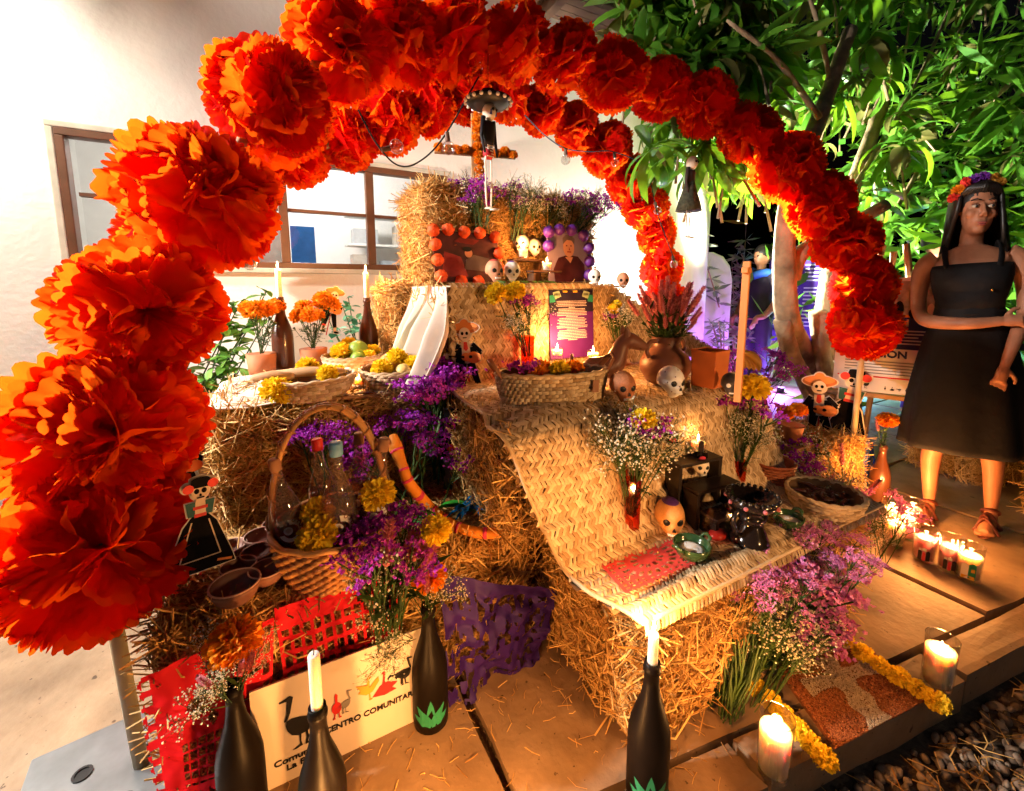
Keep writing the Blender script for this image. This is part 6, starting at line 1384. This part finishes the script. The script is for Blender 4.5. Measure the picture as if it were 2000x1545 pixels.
bouquet('large yellow marigold with gypsophila behind the incense burner', V4+Vector((0, 0, .06)), [('leafy', 1, .02, .30, .31, True, .050), ('gyp', 12, .38, .17, .27), ('statice', 3, .3, .27, .31), ('leafy', 4, .3, .12, .2)], aim=(.12, -.02, 1))
bouquet('dark statice bunch right of the orange post', (1.62, 1.02, .62), [('statice', 18, .6, .14, .24)], aim=(.2, -.1, 1), rb=.05)
M_posy = bouquet('mixed statice, celosia and gypsophila behind the shallow basket', (1.98, .98, .10), [('gyp', 20, .6, .2, .36), ('statice', 8, .55, .24, .36), ('celosia', 9, .55, .24, .36), ('leafy', 8, .6, .18, .3)], aim=(-.1, -.05, 1), rb=.14)
bouquet('orange marigold with gypsophila in the bronze bottle by the easel', b5+Vector((0, 0, .27)), [('leafy', 1, .1, .16, .17, False, .045), ('leafy', 4, .2, .1, .14), ('celosia', 2, .25, .16, .2)])
for (x, y, lb) in ((1535, 805, 'orange marigold in the small pot behind the mat, left'), (1560, 800, 'orange marigold in the small pot behind the mat, right')): marigold(lb, on(x, y, 1.05), .036, False)
gp = on(1545, 850, 1.05); q = MB(); q.lathe([(.035, 0), (.048, .075), (.052, .08), (.046, .08), (.001, .06)], 22); o = ob('flower_pot', q, M_clay, None, smooth=True, loc=gp-Vector((0, 0, .03))); tag(o, 'small clay pot with orange marigolds behind the mat edge', 'pot')
q = MB(); q.box((0, 0, 0), (.12, .12, gp.z-.035)); o = ob('wooden_crate', q, M_wood, None, loc=(gp.x, gp.y, (gp.z-.035)/2), bevel=.003); tag(o, 'narrow wooden crate standing under the small marigold pot', 'crate')
# big statice and gypsophila bunch on the paving
fbq = at(1415, 1395, 0)
t = bouquet('big bunch of pink statice and gypsophila lying on the paving at the front right', fbq+Vector((.05, .05, .02)), [('statice_pink', 54, .60, .24, .48), ('gyp', 30, .5, .22, .42), ('leafy', 10, .35, .15, .3)], aim=(.80, -.03, .40), rb=.04, ys=.22)
bouquet('front gypsophila tufts lying against the low straw bale', fbq+Vector((.10, -.01, .02)), [('gyp', 26, .55, .18, .34), ('statice_pink', 5, .4, .26, .36)], aim=(.6, -.02, .55), rb=.05, ys=.25)
bouquet('pink statice spilling along the mat edge behind the seed carpet', at(1560, 1210, .0)+Vector((.02, .05, .03)), [('statice_pink', 30, .6, .18, .33), ('gyp', 16, .7, .2, .34)], aim=(.6, .05, .62), rb=.08, ys=.3)
bouquet('pink statice tip beside the bright candle cluster', at(1700, 1120, 0)+Vector((0, .02, .05)), [('statice_pink', 12, .5, .16, .3), ('gyp', 10, .6, .12, .24)], aim=(.2, .1, 1), rb=.06)
bouquet('dense pink statice heaped against the front straw bale under the shelf edge', on(1470, 1215, .585), [('statice_pink', 26, .7, .09, .17), ('gyp', 8, .7, .08, .15)], aim=(.25, -.12, .9), rb=.07, ys=.4)
bouquet('pale pink statice heaped under the right half of the shelf edge', on(1590, 1140, .575), [('statice_pink', 28, .7, .09, .18), ('gyp', 6, .7, .08, .15)], aim=(.3, -.10, .9), rb=.09, ys=.4)
gb = thing('stem_sheaf', 'sheaf of green cut flower stems at the foot of the big bunch', 'stems', fbq)
for k in range(46):
    a = Vector((rnd.uniform(-.03, .05), rnd.uniform(-.03, .04), .005)); e_ = Vector((.10+rnd.uniform(-.08, .07), .02+rnd.uniform(-.05, .05), .17+rnd.uniform(-.03, .04)))
    q = MB(); q.tube([a, a.lerp(e_, .5)+Vector((rnd.uniform(-.02, .02), -.01, 0)), e_], [.0018, .0026, .002], 5); ob('stem', q, M_stem, gb)
# flowers on the uppermost bale
tb_ = [bouquet(lb, (x, 1.855, 1.30), [('statice', ns, .45, .20, .30), ('gyp', ng, .5, .2, .32), ('leafy', 2, .4, .15, .25)], aim=(ax, -.10, 1), rb=.05) for lb, x, ns, ng, ax in (('purple statice at the left of the uppermost bale', .82, 12, 2, -.15), ('gypsophila and statice in the middle of the uppermost bale', 1.02, 4, 12, .05), ('pale gypsophila cluster above the two skulls', 1.16, 3, 12, .1), ('dried statice leaning right off the uppermost bale', 1.32, 12, 7, .4))]
# marigold pots by the wall
for (x, y, b, n_, lb) in ((510, 690, 1.98, 8, 'pot of orange marigolds behind the left candle bottle'), (612, 680, 1.98, 9, 'pot of orange marigolds between the candle bottles')):
    p = on(x, y, b); t = bouquet(lb, p, [('leafy', n_, .45, .13, .22, False, .036), ('leafy', 5, .6, .1, .16)], name='marigold_plant')
    q = MB(); q.lathe([(.045, -.10), (.055, 0), (.05, 0), (.001, -.02)], 20); ob('pot', q, M_clay, t, smooth=True)
# seed carpet with a sand cross and marigold rows
c4 = [at(1512, 1305, 0), at(1690, 1262, 0), at(1825, 1372, 0), at(1640, 1478, 0)]
cen = sum(c4, Vector())/4; cen.z = 0
def carpet(mask, z, n, m, name, lab, cat, size):
    mb = MB(); k = 0
    while k < n:
        u, v = rnd.random(), rnd.random()
        if not mask(u, v): continue
        p = (c4[0]*(1-u)+c4[1]*u)*(1-v)+(c4[3]*(1-u)+c4[2]*u)*v; p = Vector((p.x, max(p.y, edge(p.x)+.004), z+rnd.uniform(0, size*.9))); d = Vector((rnd.gauss(0, 1), rnd.gauss(0, 1), rnd.gauss(0, .4))).normalized(); s = d.orthogonal().normalized()*size*.45; w_ = d.cross(s)
        mb.add([p-d*size, p+s, p+d*size, p-s, p+w_], [(0, 1, 4), (1, 2, 4), (2, 3, 4), (3, 0, 4)]); k += 1
    o = ob(name, mb, m, kind='stuff'); tag(o, lab, cat)
pl = MB(); pl.add([Vector((p.x, max(p.y, edge(p.x)+.004), .004)) for p in (c4[0], c4[3], c4[2], c4[1])], [(0, 1, 2, 3)]); ob('seed_layer', pl, M_seed, kind='stuff'); 
incross = lambda u, v: (abs(u-.47+.05*(v-.5)) < .10+.02*math.sin(v*21)) and .06 < v < .96 or (abs(v-.34) < .10+.02*math.sin(u*17)) and .12 < u < .86
carpet(lambda u, v: not incross(u, v) and .01 < u < .99, .005, 9000, mat('seed_red', (.24, .06, .018), .6, island=.9, col2=(.42, .16, .05)), 'seed_carpet', 'carpet of red-brown seeds on the paving edge', 'seeds', .0028)
carpet(incross, .007, 5200, mat('sand', (.34, .25, .15), .8, island=.8, col2=(.52, .42, .28)), 'sand_cross', 'pale sand cross laid on the seed carpet', 'sand cross', .0026)
row1 = [(1480, 1345), (1506, 1370), (1533, 1396), (1558, 1424), (1582, 1450), (1610, 1480)]; row2 = [(1650, 1245), (1685, 1275), (1720, 1300), (1756, 1322), (1792, 1345), (1830, 1370)]
names = ['farthest', 'second farthest', 'third farthest', 'fourth farthest', 'second nearest', 'nearest']
for i, (x, y) in enumerate(row1): marigold(f'yellow marigold, {names[i]} of the row left of the seed carpet', at(x, y, .020+.004*(i % 2)), .0265 if i % 2 else .0235, True)
for i, (x, y) in enumerate(row2): marigold(f'yellow marigold, {names[i]} of the row right of the seed carpet', at(x, y, .020+.004*(i % 2)), .0265 if i % 2 else .0235, True)
# green palm leaf on the top cloth
p = on(1020, 551, 1.46); t = thing('green_leaf_sprig', 'green leafy sprig lying along the edge of the top cloth', 'leaf', p)
for k in range(10): o = ob('leaf', LEAF_S[k % 2], None, t, loc=(-.12+.027*k, 0, .004), rot=(0, 0, R(-60+rnd.uniform(-40, 40)))); o.scale = (1.1,)*3
for o in [k for k in COL.objects if k.name.startswith('hanging_skeleton')]:      # faces of the two hanging skeletons
    for s in (-1, 1): q = MB(); q.ball((s*.022, -.068, .822), .014, 8, 6); ob('eye', q, M_black, o)
    for k in range(5): q = MB(); q.tube([(-.045, -.02, .535-.022*k), (0, -.045, .53-.022*k), (.045, -.02, .535-.022*k)], .005, 5); ob('rib', q, mat('bone', (.72, .62, .50), .5), o)

# ================================================================ people
def fuse(o, vox, it=3):
    m = o.modifiers.new('fuse', 'REMESH'); m.mode = 'VOXEL'; m.voxel_size = vox; m.use_smooth_shade = True
    s = o.modifiers.new('soft', 'SMOOTH'); s.factor = .5; s.iterations = it
def loft(mb, rings, n=28, fold=0, seed=0, cap=True):
    vs = []
    for i, (z, rx, ry, cx, cy_) in enumerate(rings):
        for k in range(n):
            a = 2*PI*k/n; w_ = 1+fold*(i/(len(rings)-1))*(math.sin(a*9+seed+i*.2)*.6+noise.noise(Vector((math.cos(a)*2, math.sin(a)*2, seed)))*1.2)
            vs.append((cx+rx*w_*math.cos(a), cy_+ry*w_*math.sin(a), z))
    fs = [(i*n+k, i*n+(k+1) % n, (i+1)*n+(k+1) % n, (i+1)*n+k) for i in range(len(rings)-1) for k in range(n)]
    if cap: fs += [tuple(range(n-1, -1, -1)), tuple((len(rings)-1)*n+k for k in range(n))]
    mb.add(vs, fs)
def limb(mb, pts, rs, n=14, sub=4):
    P_ = catmull(pts, sub); mb.tube(P_, np.interp(np.linspace(0, len(pts)-1, len(P_)), range(len(pts)), rs).tolist(), n)
def hand(mb, wrist, d, palm_n, spread, curl, s=1.0):
    """wrist point, direction d of the fingers, palm normal; five unequal bent fingers"""
    d = Vector(d).normalized(); nrm = Vector(palm_n).normalized(); side = d.cross(nrm).normalized(); w_ = Vector(wrist)
    limb(mb, [w_, w_+d*.035*s, w_+d*.075*s], [.020*s, .026*s, .022*s], 10)
    for off in (-.016, 0, .016): limb(mb, [w_+side*off*s*.7+d*.015*s, w_+side*off*s+d*.078*s], [.014*s, .012*s], 8)
    for k, (off, l) in enumerate(((-.027, .058), (-.010, .072), (.009, .078), (.026, .070))):
        p0 = w_+side*off*s+d*.075*s; d1 = (d+side*off*spread*8+nrm*curl*.35).normalized(); d2 = (d+nrm*curl).normalized(); d3 = (d*.5+nrm*curl*1.4).normalized()
        limb(mb, [p0, p0+d1*l*.42*s, p0+d1*l*.42*s+d2*l*.33*s, p0+d1*l*.42*s+d2*l*.33*s+d3*l*.25*s], [.0092*s, .0088*s, .008*s, .0065*s], 8, 3)
    p0 = w_+side*.022*s+d*.02*s; d1 = (d*.7+side*.8+nrm*.2).normalized(); d2 = (d+side*.25+nrm*.35).normalized(); limb(mb, [p0, p0+d1*.038*s, p0+d1*.038*s+d2*.03*s], [.012*s, .0105*s, .008*s], 8)
wp = Vector((2.66, .655, 0))
wm = thing('person', 'woman in a sleeveless black dress with a flower headband standing with arms folded low', 'person', wp, rot=(R(-3), R(-3.5), face_cam(wp)+.10)); wm.scale = (.80, .88, .965)
B = MB()
# legs and feet (x: picture right, -y: towards the camera)
for s, fx, fy, knee in ((-1, -.125, -.02, (-.105, -.03, .43)), (1, .125, .03, (.10, .02, .43))):
    limb(B, [(s*.085, 0, .84), (s*.10, -.005, .64), knee, (fx+.0*s, fy+.03, .30), (fx, fy+.025, .10), (fx, fy+.02, .05)], [.082, .068, .047, .046, .027, .029], 16)
    limb(B, [(fx, fy+.045, .03), (fx-.012, fy-.01, .035), (fx-.03*1, fy-.09, .026), (fx-.04, fy-.135, .018)], [.030, .034, .034, .022], 12)
    for k in range(5):
        tx = fx-.040+(k-2)*.0155*(1); limb(B, [(tx+.004, fy-.115, .020), (tx, fy-.150+.006*abs(k-1), .014)], [.0105, .0088], 8, 2)
# trunk, neck
loft(B, [(.78, .150, .105, 0, .01), (.86, .158, .112, 0, .01), (.95, .130, .095, 0, .01), (1.02, .122, .088, 0, .01), (1.10, .138, .098, 0, .0), (1.17, .150, .105, 0, -.005), (1.24, .150, .088, 0, .01), (1.285, .120, .065, 0, .02), (1.31, .060, .050, 0, .02)])
for s in (-1, 1): B.ball((s*.060, -.062, 1.145), .050, 14, 10)
limb(B, [(0, .025, 1.28), (0, .018, 1.34), (.004, .005, 1.40)], [.052, .047, .046], 14)
# arms: her right (picture left) hangs and crosses the waist, her left forearm drops in front
limb(B, [(-.135, .015, 1.265), (-.185, .015, 1.22), (-.205, .015, 1.10), (-.195, -.02, 1.00), (-.15, -.10, .965), (-.02, -.165, .955), (.105, -.145, .965)], [.046, .047, .039, .033, .032, .027, .021], 14)
limb(B, [(.135, .015, 1.265), (.185, .02, 1.22), (.21, .03, 1.10), (.205, 0, .985), (.185, -.05, .95), (.155, -.11, .87), (.125, -.14, .775)], [.046, .047, .039, .033, .032, .027, .020], 14)
hand(B, (.105, -.145, .965), (1, .12, .05), (.1, .9, -.1), .15, .75, .95)
hand(B, (.125, -.14, .775), (-.25, -.1, -1), (.0, 1, .1), .12, .45, .95)
# head, turned a little to picture right and tilted
HC = Vector((.012, -.012, 1.465)); HR = Euler((R(4), R(4), R(14))).to_matrix()
hp_ = lambda x, y, z: HC+HR @ Vector((x, y, z))
B.ball(HC+HR @ Vector((0, .018, .03)), .092, 22, 16, (.86, 1.0, 1.0), HR)
B.ball(hp_(0, -.022, -.035), .072, 20, 14, (.84, .82, 1.12), HR)
B.ball(hp_(0, -.055, -.088), .026, 12, 8, (1.15, .9, .8), HR)
for s in (-1, 1):
    B.ball(hp_(s*.036, -.058, -.022), .026, 12, 8, (1, .75, .8), HR); B.ball(hp_(s*.082, .012, -.008), .020, 12, 8, (.4, .8, 1.4), HR)
    B.ball(hp_(s*.030, -.068, .030), .020, 10, 7, (1.2, .55, .45), HR); B.ball(hp_(s*.011, -.089, -.030), .0095, 8, 6, (1, 1, .8), HR)
limb(B, [hp_(0, -.076, .018), hp_(0, -.090, -.006), hp_(0, -.101, -.026)], [.008, .0095, .0125], 10)
B.ball(hp_(0, -.083, -.060), .017, 12, 8, (1.35, .55, .45), HR); B.ball(hp_(0, -.081, -.070), .016, 12, 8, (1.2, .55, .45), HR)
body = ob('body', B, M_skin, wm); fuse(body, .0055, 3)
for s in (-1, 1):
    q = MB(); q.ball(hp_(s*.031, -.0765, .010), .0128, 14, 10, (1.15, .55, .62), HR); ey = ob('eye', q, mat('eye_white', (.35, .28, .22), .3), wm, smooth=True)
    q = MB(); q.ball(hp_(s*.031+.003, -.0815, .009), .0062, 12, 8, (1, .6, 1), HR); ob('iris', q, M_black, ey, smooth=True)
    q = MB(); q.tube([hp_(s*.016, -.082, .014), hp_(s*.031, -.0865, .0195), hp_(s*.047, -.078, .0145)], .0024, 6); ob('upper_lid', q, mat('lid', (.10, .035, .02), .5), ey, smooth=True)
    q = MB(); q.tube([hp_(s*.013, -.087, .033), hp_(s*.032, -.087, .041), hp_(s*.052, -.072, .034)], [.0022, .003, .0014], 6); ob('eyebrow', q, M_hair, wm, smooth=True)
    q = MB(); q.tube([hp_(s*.083, .006, -.034), hp_(s*.084, .004, -.046)], .004, 7); ob('earring', q, mat('gold', (.6, .4, .12), .25, metal=1), wm)
q = MB(); q.ball(hp_(0, -.0905, -.0610), .0165, 14, 8, (1.25, .40, .28), HR); q.ball(hp_(0, -.0885, -.0700), .0155, 14, 8, (1.1, .42, .32), HR); ob('lips', q, mat('lips', (.22, .05, .045), .4), wm, smooth=True)
# hair from a parting down to the shoulders
hm = MB(); rr = random.Random(2)
for k in range(150):
    a = R(62)+R(236)*k/149; ca, sa = math.sin(a), -math.cos(a)     # skips the face opening
    x1, y1 = ca*.092, .018+sa*.106
    st_ = hp_(.010+rr.uniform(-.006, .006), -.03+.09*rr.random()*(1 if abs(a-PI) < 1.2 else .6), .122); md = hp_(x1*.86, y1*.8+.006, .085); sd = hp_(x1*1.06, y1*1.04, .01); 
    down = HC+Vector((ca*.115, .045+sa*.105, -.11)); end = HC+Vector((ca*.128+rr.uniform(-.01, .01), .07+sa*.085+rr.uniform(-.01, .01), -.185+rr.uniform(-.03, .02)))
    limb(hm, [st_, md, sd, down, end], [.006, .011, .012, .012, .005], 6, 4)
for k in range(16):
    f = k/15*2-1; limb(hm, [hp_(.01, -.045, .118), hp_(f*.05, -.072+abs(f)*.02, .098), hp_(f*.085, -.05+.03*abs(f), .06)], [.008, .010, .009], 6, 3)
hm.ball(HC+HR @ Vector((0, .026, .036)), .097, 20, 14, (.88, 1, .98), HR)
ob('hair', hm, M_hair, wm, smooth=True)
hb = MB(); hb.tube([hp_(math.cos(a)*.098, -.012, .032+math.sin(a)*.098) for a in np.linspace(.2, PI-.2, 18)], .004, 6); band = ob('headband', hb, M_black, wm)
for a, r_, c in ((2.95, .026, 'r'), (2.62, .028, 'o'), (2.25, .026, 'r'), (1.9, .024, 'p'), (1.55, .026, 'p'), (1.2, .024, 'y'), (.9, .024, 'y')):
    me = {'r': 0, 'o': 1}.get(c, 0)
    src = MO[me] if c in 'ory' else MY[0]
    o = ob('flower', src.copy(), None, band, loc=hp_(math.cos(a)*.107, -.022, .035+math.sin(a)*.107), rot=(rnd.uniform(0, 3), 0, rnd.uniform(0, 3))); o.scale = (r_,)*3
    o.data.materials[0] = {'r': mat('hb_red', (.70, .04, .03), .6), 'o': M_mari, 'p': mat('hb_purple', (.14, .02, .28), .6), 'y': mat('hb_ochre', (.45, .20, .02), .6)}[c]
# dress
D_ = MB(); loft(D_, [(.375, .265, .215, 0, .0), (.40, .262, .212, 0, 0), (.50, .250, .195, 0, 0), (.62, .232, .175, 0, 0), (.76, .203, .150, 0, .005), (.88, .175, .128, 0, .008), (.965, .143, .108, 0, .008), (1.02, .133, .100, 0, .006), (1.03, .131, .098, 0, .006)][::-1], 72, .075, 3, cap=False)
D2 = MB(); loft(D2, [(1.01, .136, .103, 0, .006), (1.06, .135, .102, 0, 0), (1.12, .152, .136, 0, -.018), (1.17, .160, .134, 0, -.016), (1.20, .160, .120, 0, -.008), (1.222, .155, .110, 0, -.002)], 48, 0, 0, cap=False)
sk_ = ob('skirt', D_, M_dress, wm, smooth=True); bo = ob('bodice', D2, M_dress, wm, smooth=True)
for o in (sk_, bo): x = o.modifiers.new('s', 'SOLIDIFY'); x.thickness = .004
for s in (-1, 1): q = MB(); q.tube(catmull([(s*.098, -.100, 1.205), (s*.105, -.075, 1.26), (s*.105, .0, 1.312), (s*.10, .07, 1.26), (s*.095, .09, 1.20)], 4), .019, 8, flat=.28); ob('strap', q, M_dress, wm, smooth=True)
q = MB(); q.tube([(-.14, -.05, 1.0), (0, -.105, .995), (.14, -.05, 1.0)], .006, 6); ob('waist_seam', q, M_dress, bo, smooth=True)
q = MB(); q.ball((.07, -.135, 1.10), .007, 10, 7); ob('button', q, mat('gold', (.6, .4, .12), .25, metal=1), bo, smooth=True)
for s, fx, fy in ((-1, -.125, -.02), (1, .125, .03)):
    q = MB(); q.tube(catmull([(fx+.002, fy+.08, .006), (fx-.008, fy, .006), (fx-.03, fy-.09, .006), (fx-.042, fy-.155, .006)], 4), np.interp(np.linspace(0, 3, 13), range(4), [.028, .036, .045, .030]).tolist(), 12, flat=.15)
    for i, v in enumerate(q.v): q.v[i] = (v[0], v[1], max(0, min(.011, v[2]*.5+.002)))
    sn = ob('sandal', q, mat('sandal_brown', (.10, .022, .012), .5), wm)
    for P_ in ([(fx-.075, fy-.10, .012), (fx-.035, fy-.085, .072), (fx+.012, fy-.095, .012)], [(fx-.07, fy-.11, .012), (fx-.02, fy-.035, .084), (fx+.035, fy-.02, .012)], [(fx+.018, fy-.11, .012), (fx-.03, fy-.05, .080), (fx-.05, fy-.02, .012)], [(fx, fy+.06, .05), (fx-.035, fy+.015, .085), (fx-.005, fy-.02, .10), (fx+.032, fy+.015, .085), (fx, fy+.06, .05)]):
        q = MB(); q.tube(catmull(P_, 5), .0105, 7, flat=.5); ob('strap', q, mat('sandal_brown', (.2, .07, .03)), sn, smooth=True)

def bystander(label, p, rz, h, top, bottom, skin=M_skin, arm=(0, 0), extra=None):
    t = thing('person', label, 'person', p, rz); t.scale = (h/1.6,)*3; q = MB()
    for s in (-1, 1):
        limb(q, [(s*.085, 0, .84), (s*.10, 0, .45), (s*.10, .02, .08), (s*.10, -.10, .03)], [.09, .06, .045, .035], 12)
        limb(q, [(s*.15, 0, 1.30), (s*.21, 0, 1.22), (s*.24, .01, 1.02), (s*.20, -.10*arm[0], .84), (s*.16, -.18*arm[0], .74+.2*arm[1])], [.05, .05, .042, .034, .028], 12)
        hand(q, (s*.16, -.18*arm[0], .74+.2*arm[1]), (0, -.3, -1), (-s, 0, 0), .1, .5)
    loft(q, [(.78, .155, .11, 0, 0), (.90, .155, .115, 0, 0), (1.02, .145, .105, 0, 0), (1.18, .165, .115, 0, 0), (1.28, .155, .09, 0, 0), (1.33, .06, .05, 0, .01)])
    limb(q, [(0, .01, 1.28), (0, 0, 1.40)], [.05, .046]); q.ball((0, .01, 1.50), .098, 16, 12, (.84, 1, 1.1)); q.ball((0, -.03, 1.455), .07, 14, 10, (.84, .8, 1)); q.ball((0, -.098, 1.465), .014, 8, 6)
    for s in (-1, 1): q.ball((s*.082, .015, 1.475), .02, 10, 7, (.4, .8, 1.4))
    fuse(ob('body', q, skin, t), .012, 2)
    q = MB(); loft(q, [(.80, .172, .13, 0, 0), (.92, .168, .128, 0, 0), (1.05, .158, .118, 0, 0), (1.2, .178, .128, 0, 0), (1.30, .165, .10, 0, 0), (1.345, .07, .06, 0, .01)], 30, cap=False)
    for s in (-1, 1): limb(q, [(s*.14, 0, 1.30), (s*.215, 0, 1.22), (s*.235, .01, 1.10)], [.062, .062, .058], 12)
    ob('shirt', q, top, t, smooth=True)
    q = MB()
    for s in (-1, 1): limb(q, [(s*.085, 0, .88), (s*.10, 0, .45), (s*.10, .02, .07)], [.10, .075, .065], 12)
    ob('trousers', q, bottom, t, smooth=True)
    q = MB(); q.ball((0, .025, 1.525), .107, 16, 10, (.88, 1, 1.0)); ob('hair', q, M_hair, t, smooth=True)
    for s in (-1, 1): q = MB(); q.ball((s*.032, -.090, 1.49), .009, 8, 6); ob('eye', q, M_black, t)
    if extra: extra(t)
    return t
def far(x, y, t): return Vector((0, 0, CAMH))+ray(x, y)*t
g_ = far(1808, 700, 3.55); bystander('bystander in a pale shirt half hidden between the easel and the woman', (g_.x, g_.y, 0), face_cam(g_)+1.1, 1.52, mat('shirt_pale', (.55, .42, .38), .8), mat('trouser_blue', (.03, .04, .12), .8))
g_ = far(1478, 640, 4.6)
def scarf(t): q = MB(); q.tube(catmull([(-.14, .02, 1.33), (0, -.13, 1.27), (.16, -.02, 1.30), (.20, .12, 1.12)], 5), .045, 10); ob('scarf', q, mat('scarf_blue2', (.02, .10, .45), .7), t, smooth=True)
bystander('dark-dressed bystander with a blue scarf in the purple-lit yard behind the altar', (g_.x, g_.y, 0), face_cam(g_)-.8, 1.50, mat('coat_dark', (.015, .010, .018), .8), mat('trouser_dark', (.03, .02, .05), .8), arm=(1, .4), extra=scarf)

# ================================================================ the purple-lit yard behind
yd = thing('text_board', 'purple information panel with white text in the yard behind the mango stems', 'panel', far(1548, 760, 4.7)*1, 0); yp = yd.location.copy(); yp.z = 0; yd.location = yp; yd.rotation_euler = (0, 0, face_cam(yp)); 
q = MB(); q.box((0, 0, 1.0), (.62, .03, 1.02)); ob('board', q, mat('panel_purple', (.07, .02, .25), .5), yd, bevel=.004)
for s in (-.25, .25): q = MB(); q.box((s, .03, .5), (.03, .03, 1.0)); ob('post', q, M_wooddk, yd)
M_pl = mat('panel_text', (.6, .55, .7), .6)
for c_ in range(2):
    for k in range(17):
        if k in (5, 11): continue
        q = MB(); q.poly([(-.27+c_*.29, 1.30-.04*k), (-.03+c_*.29-.02*(k % 3), 1.30-.04*k), (-.03+c_*.29-.02*(k % 3), 1.315-.04*k), (-.27+c_*.29, 1.315-.04*k)], -.0165, .001); ob('text_line', q, M_pl, yd)
q = MB(); q.poly([(-.15, 1.36), (.15, 1.36), (.15, 1.385), (-.15, 1.385)], -.0165, .001); ob('title_line', q, M_pl, yd)
for k in range(4): q = MB(); q.poly(ell(-.12+.08*k, 1.44, .022, .022, 5), -.0165, .001); ob('emblem', q, M_pl, yd)
w_ = far(1400, 640, 4.75); q = MB(); pts = [(-.35, 0), (.12, 0), (.12, 1.15), (.09, 1.30), (.02, 1.40), (-.08, 1.45), (-.35, 1.45)]; q.poly(pts, 0, .08); o = ob('rounded_panel', q, M_white, None, loc=(w_.x, w_.y, 0), rot=(0, 0, face_cam(w_)), bevel=.015); tag(o, 'white panel with a rounded top corner beside the column', 'panel')
def yard_plant(label, x, y, t, h, seed, m=M_shrub, n=170, ls=.10, spr=.35):
    rr = random.Random(seed); b = far(x, y, t); b.z = 0; th_ = thing('garden_plant', label, 'plant', b); lv = MB()
    for k in range(7):
        e_ = Vector((rr.gauss(0, spr), rr.gauss(0, spr*.6), h*rr.uniform(.6, 1.05))); P_ = catmull([(0, 0, 0), e_*.5+Vector((0, 0, .1)), e_], 6); q = MB(); q.tube(P_, [.014-.01*i/len(P_) for i in range(len(P_))], 6); ob('stem', q, M_bark, th_)
        for j in range(n//7):
            p = P_[rr.randint(4, len(P_)-1)]; d = Vector((rr.gauss(0, 1), rr.gauss(0, 1), rr.gauss(.2, .7))).normalized(); s = d.orthogonal().normalized(); L_ = ls*rr.uniform(.6, 1.4); lv.add([p, p+d*L_*.5+s*L_*.13, p+d*L_, p+d*L_*.5-s*L_*.13], [(0, 1, 2, 3)])
    ob('leaves', lv, m, th_, kind='stuff')
M_grey = mat('grey_leaf', (.22, .25, .20), .6, island=.6, col2=(.40, .40, .34), tr=.25)
yard_plant('tall feathery grey plant lit purple beyond the column', 1440, 700, 5.0, 1.75, 1, M_grey, 420, .15)
yard_plant('purple-lit bushy plant behind the dark bystander', 1500, 700, 5.4, 1.55, 2, M_grey, 420, .12)
yard_plant('green shrub lit blue behind the mango stems', 1600, 700, 5.6, 1.75, 3, M_leaf, 520, .18, .5)
yard_plant('teal-lit leafy shrub right of the mango stems', 1730, 700, 5.2, 1.7, 5, M_leaf, 520, .18, .5)
yard_plant('pale plume grass lit white beside the bystander', 1505, 720, 4.9, 1.35, 6, M_gyp, 300, .09, .12)
yard_plant('low shrub by the white panel lit purple', 1415, 700, 4.5, .8, 7, M_grey, 260, .10)
def uplight(label, p, power, col):
    t = thing('garden_spotlight', label, 'spotlight', p); q = MB(); q.lathe([(.03, 0), (.04, .06), (.036, .06), (.02, .02)], 14); ob('housing', q, M_black, t, smooth=True)
    q = MB(); q.lathe([(.030, .052), (.001, .053)], 12); ob('lens', q, glow('lens_'+label[:6], col, 12), t); light('beam', (0, 0, .11), power, col, .03, t)
p = far(1455, 700, 4.2); uplight('purple garden spotlight on the ground behind the altar', (p.x, p.y, .0), 16, (.45, .08, 1.0))
p = far(1530, 700, 4.35); uplight('violet garden spotlight below the information panel', (p.x, p.y, .0), 18, (.40, .2, 1.0))
p = far(1660, 700, 4.5); uplight('cyan garden spotlight behind the mango trunk', (p.x, p.y, .0), 34, (.25, .75, 1.0))
p = far(1425, 560, 5.6); uplight('magenta garden spotlight among the far plants', (p.x, p.y, .0), 26, (1.0, .12, .8))

# a branch above the left wall, its leaf shadows fall on the plaster
br = thing('mango_branch', 'leafy mango branch hanging over the left end of the house wall', 'branch', (-1.35, 2.5, 2.78))
q = MB(); q.tube([(-.5, -.3, .25), (-.1, -.05, .06), (.15, .1, .0)], [.012, .009, .005], 6); ob('twig', q, M_bark, br)
for k in range(16): o = ob('leaf', LEAF[k % 4], None, br, loc=(rnd.uniform(-.2, .2), rnd.uniform(-.12, .12), rnd.uniform(-.02, .05)), rot=(rnd.uniform(-.5, .5), rnd.uniform(-.4, .4), rnd.uniform(0, 6.28)))
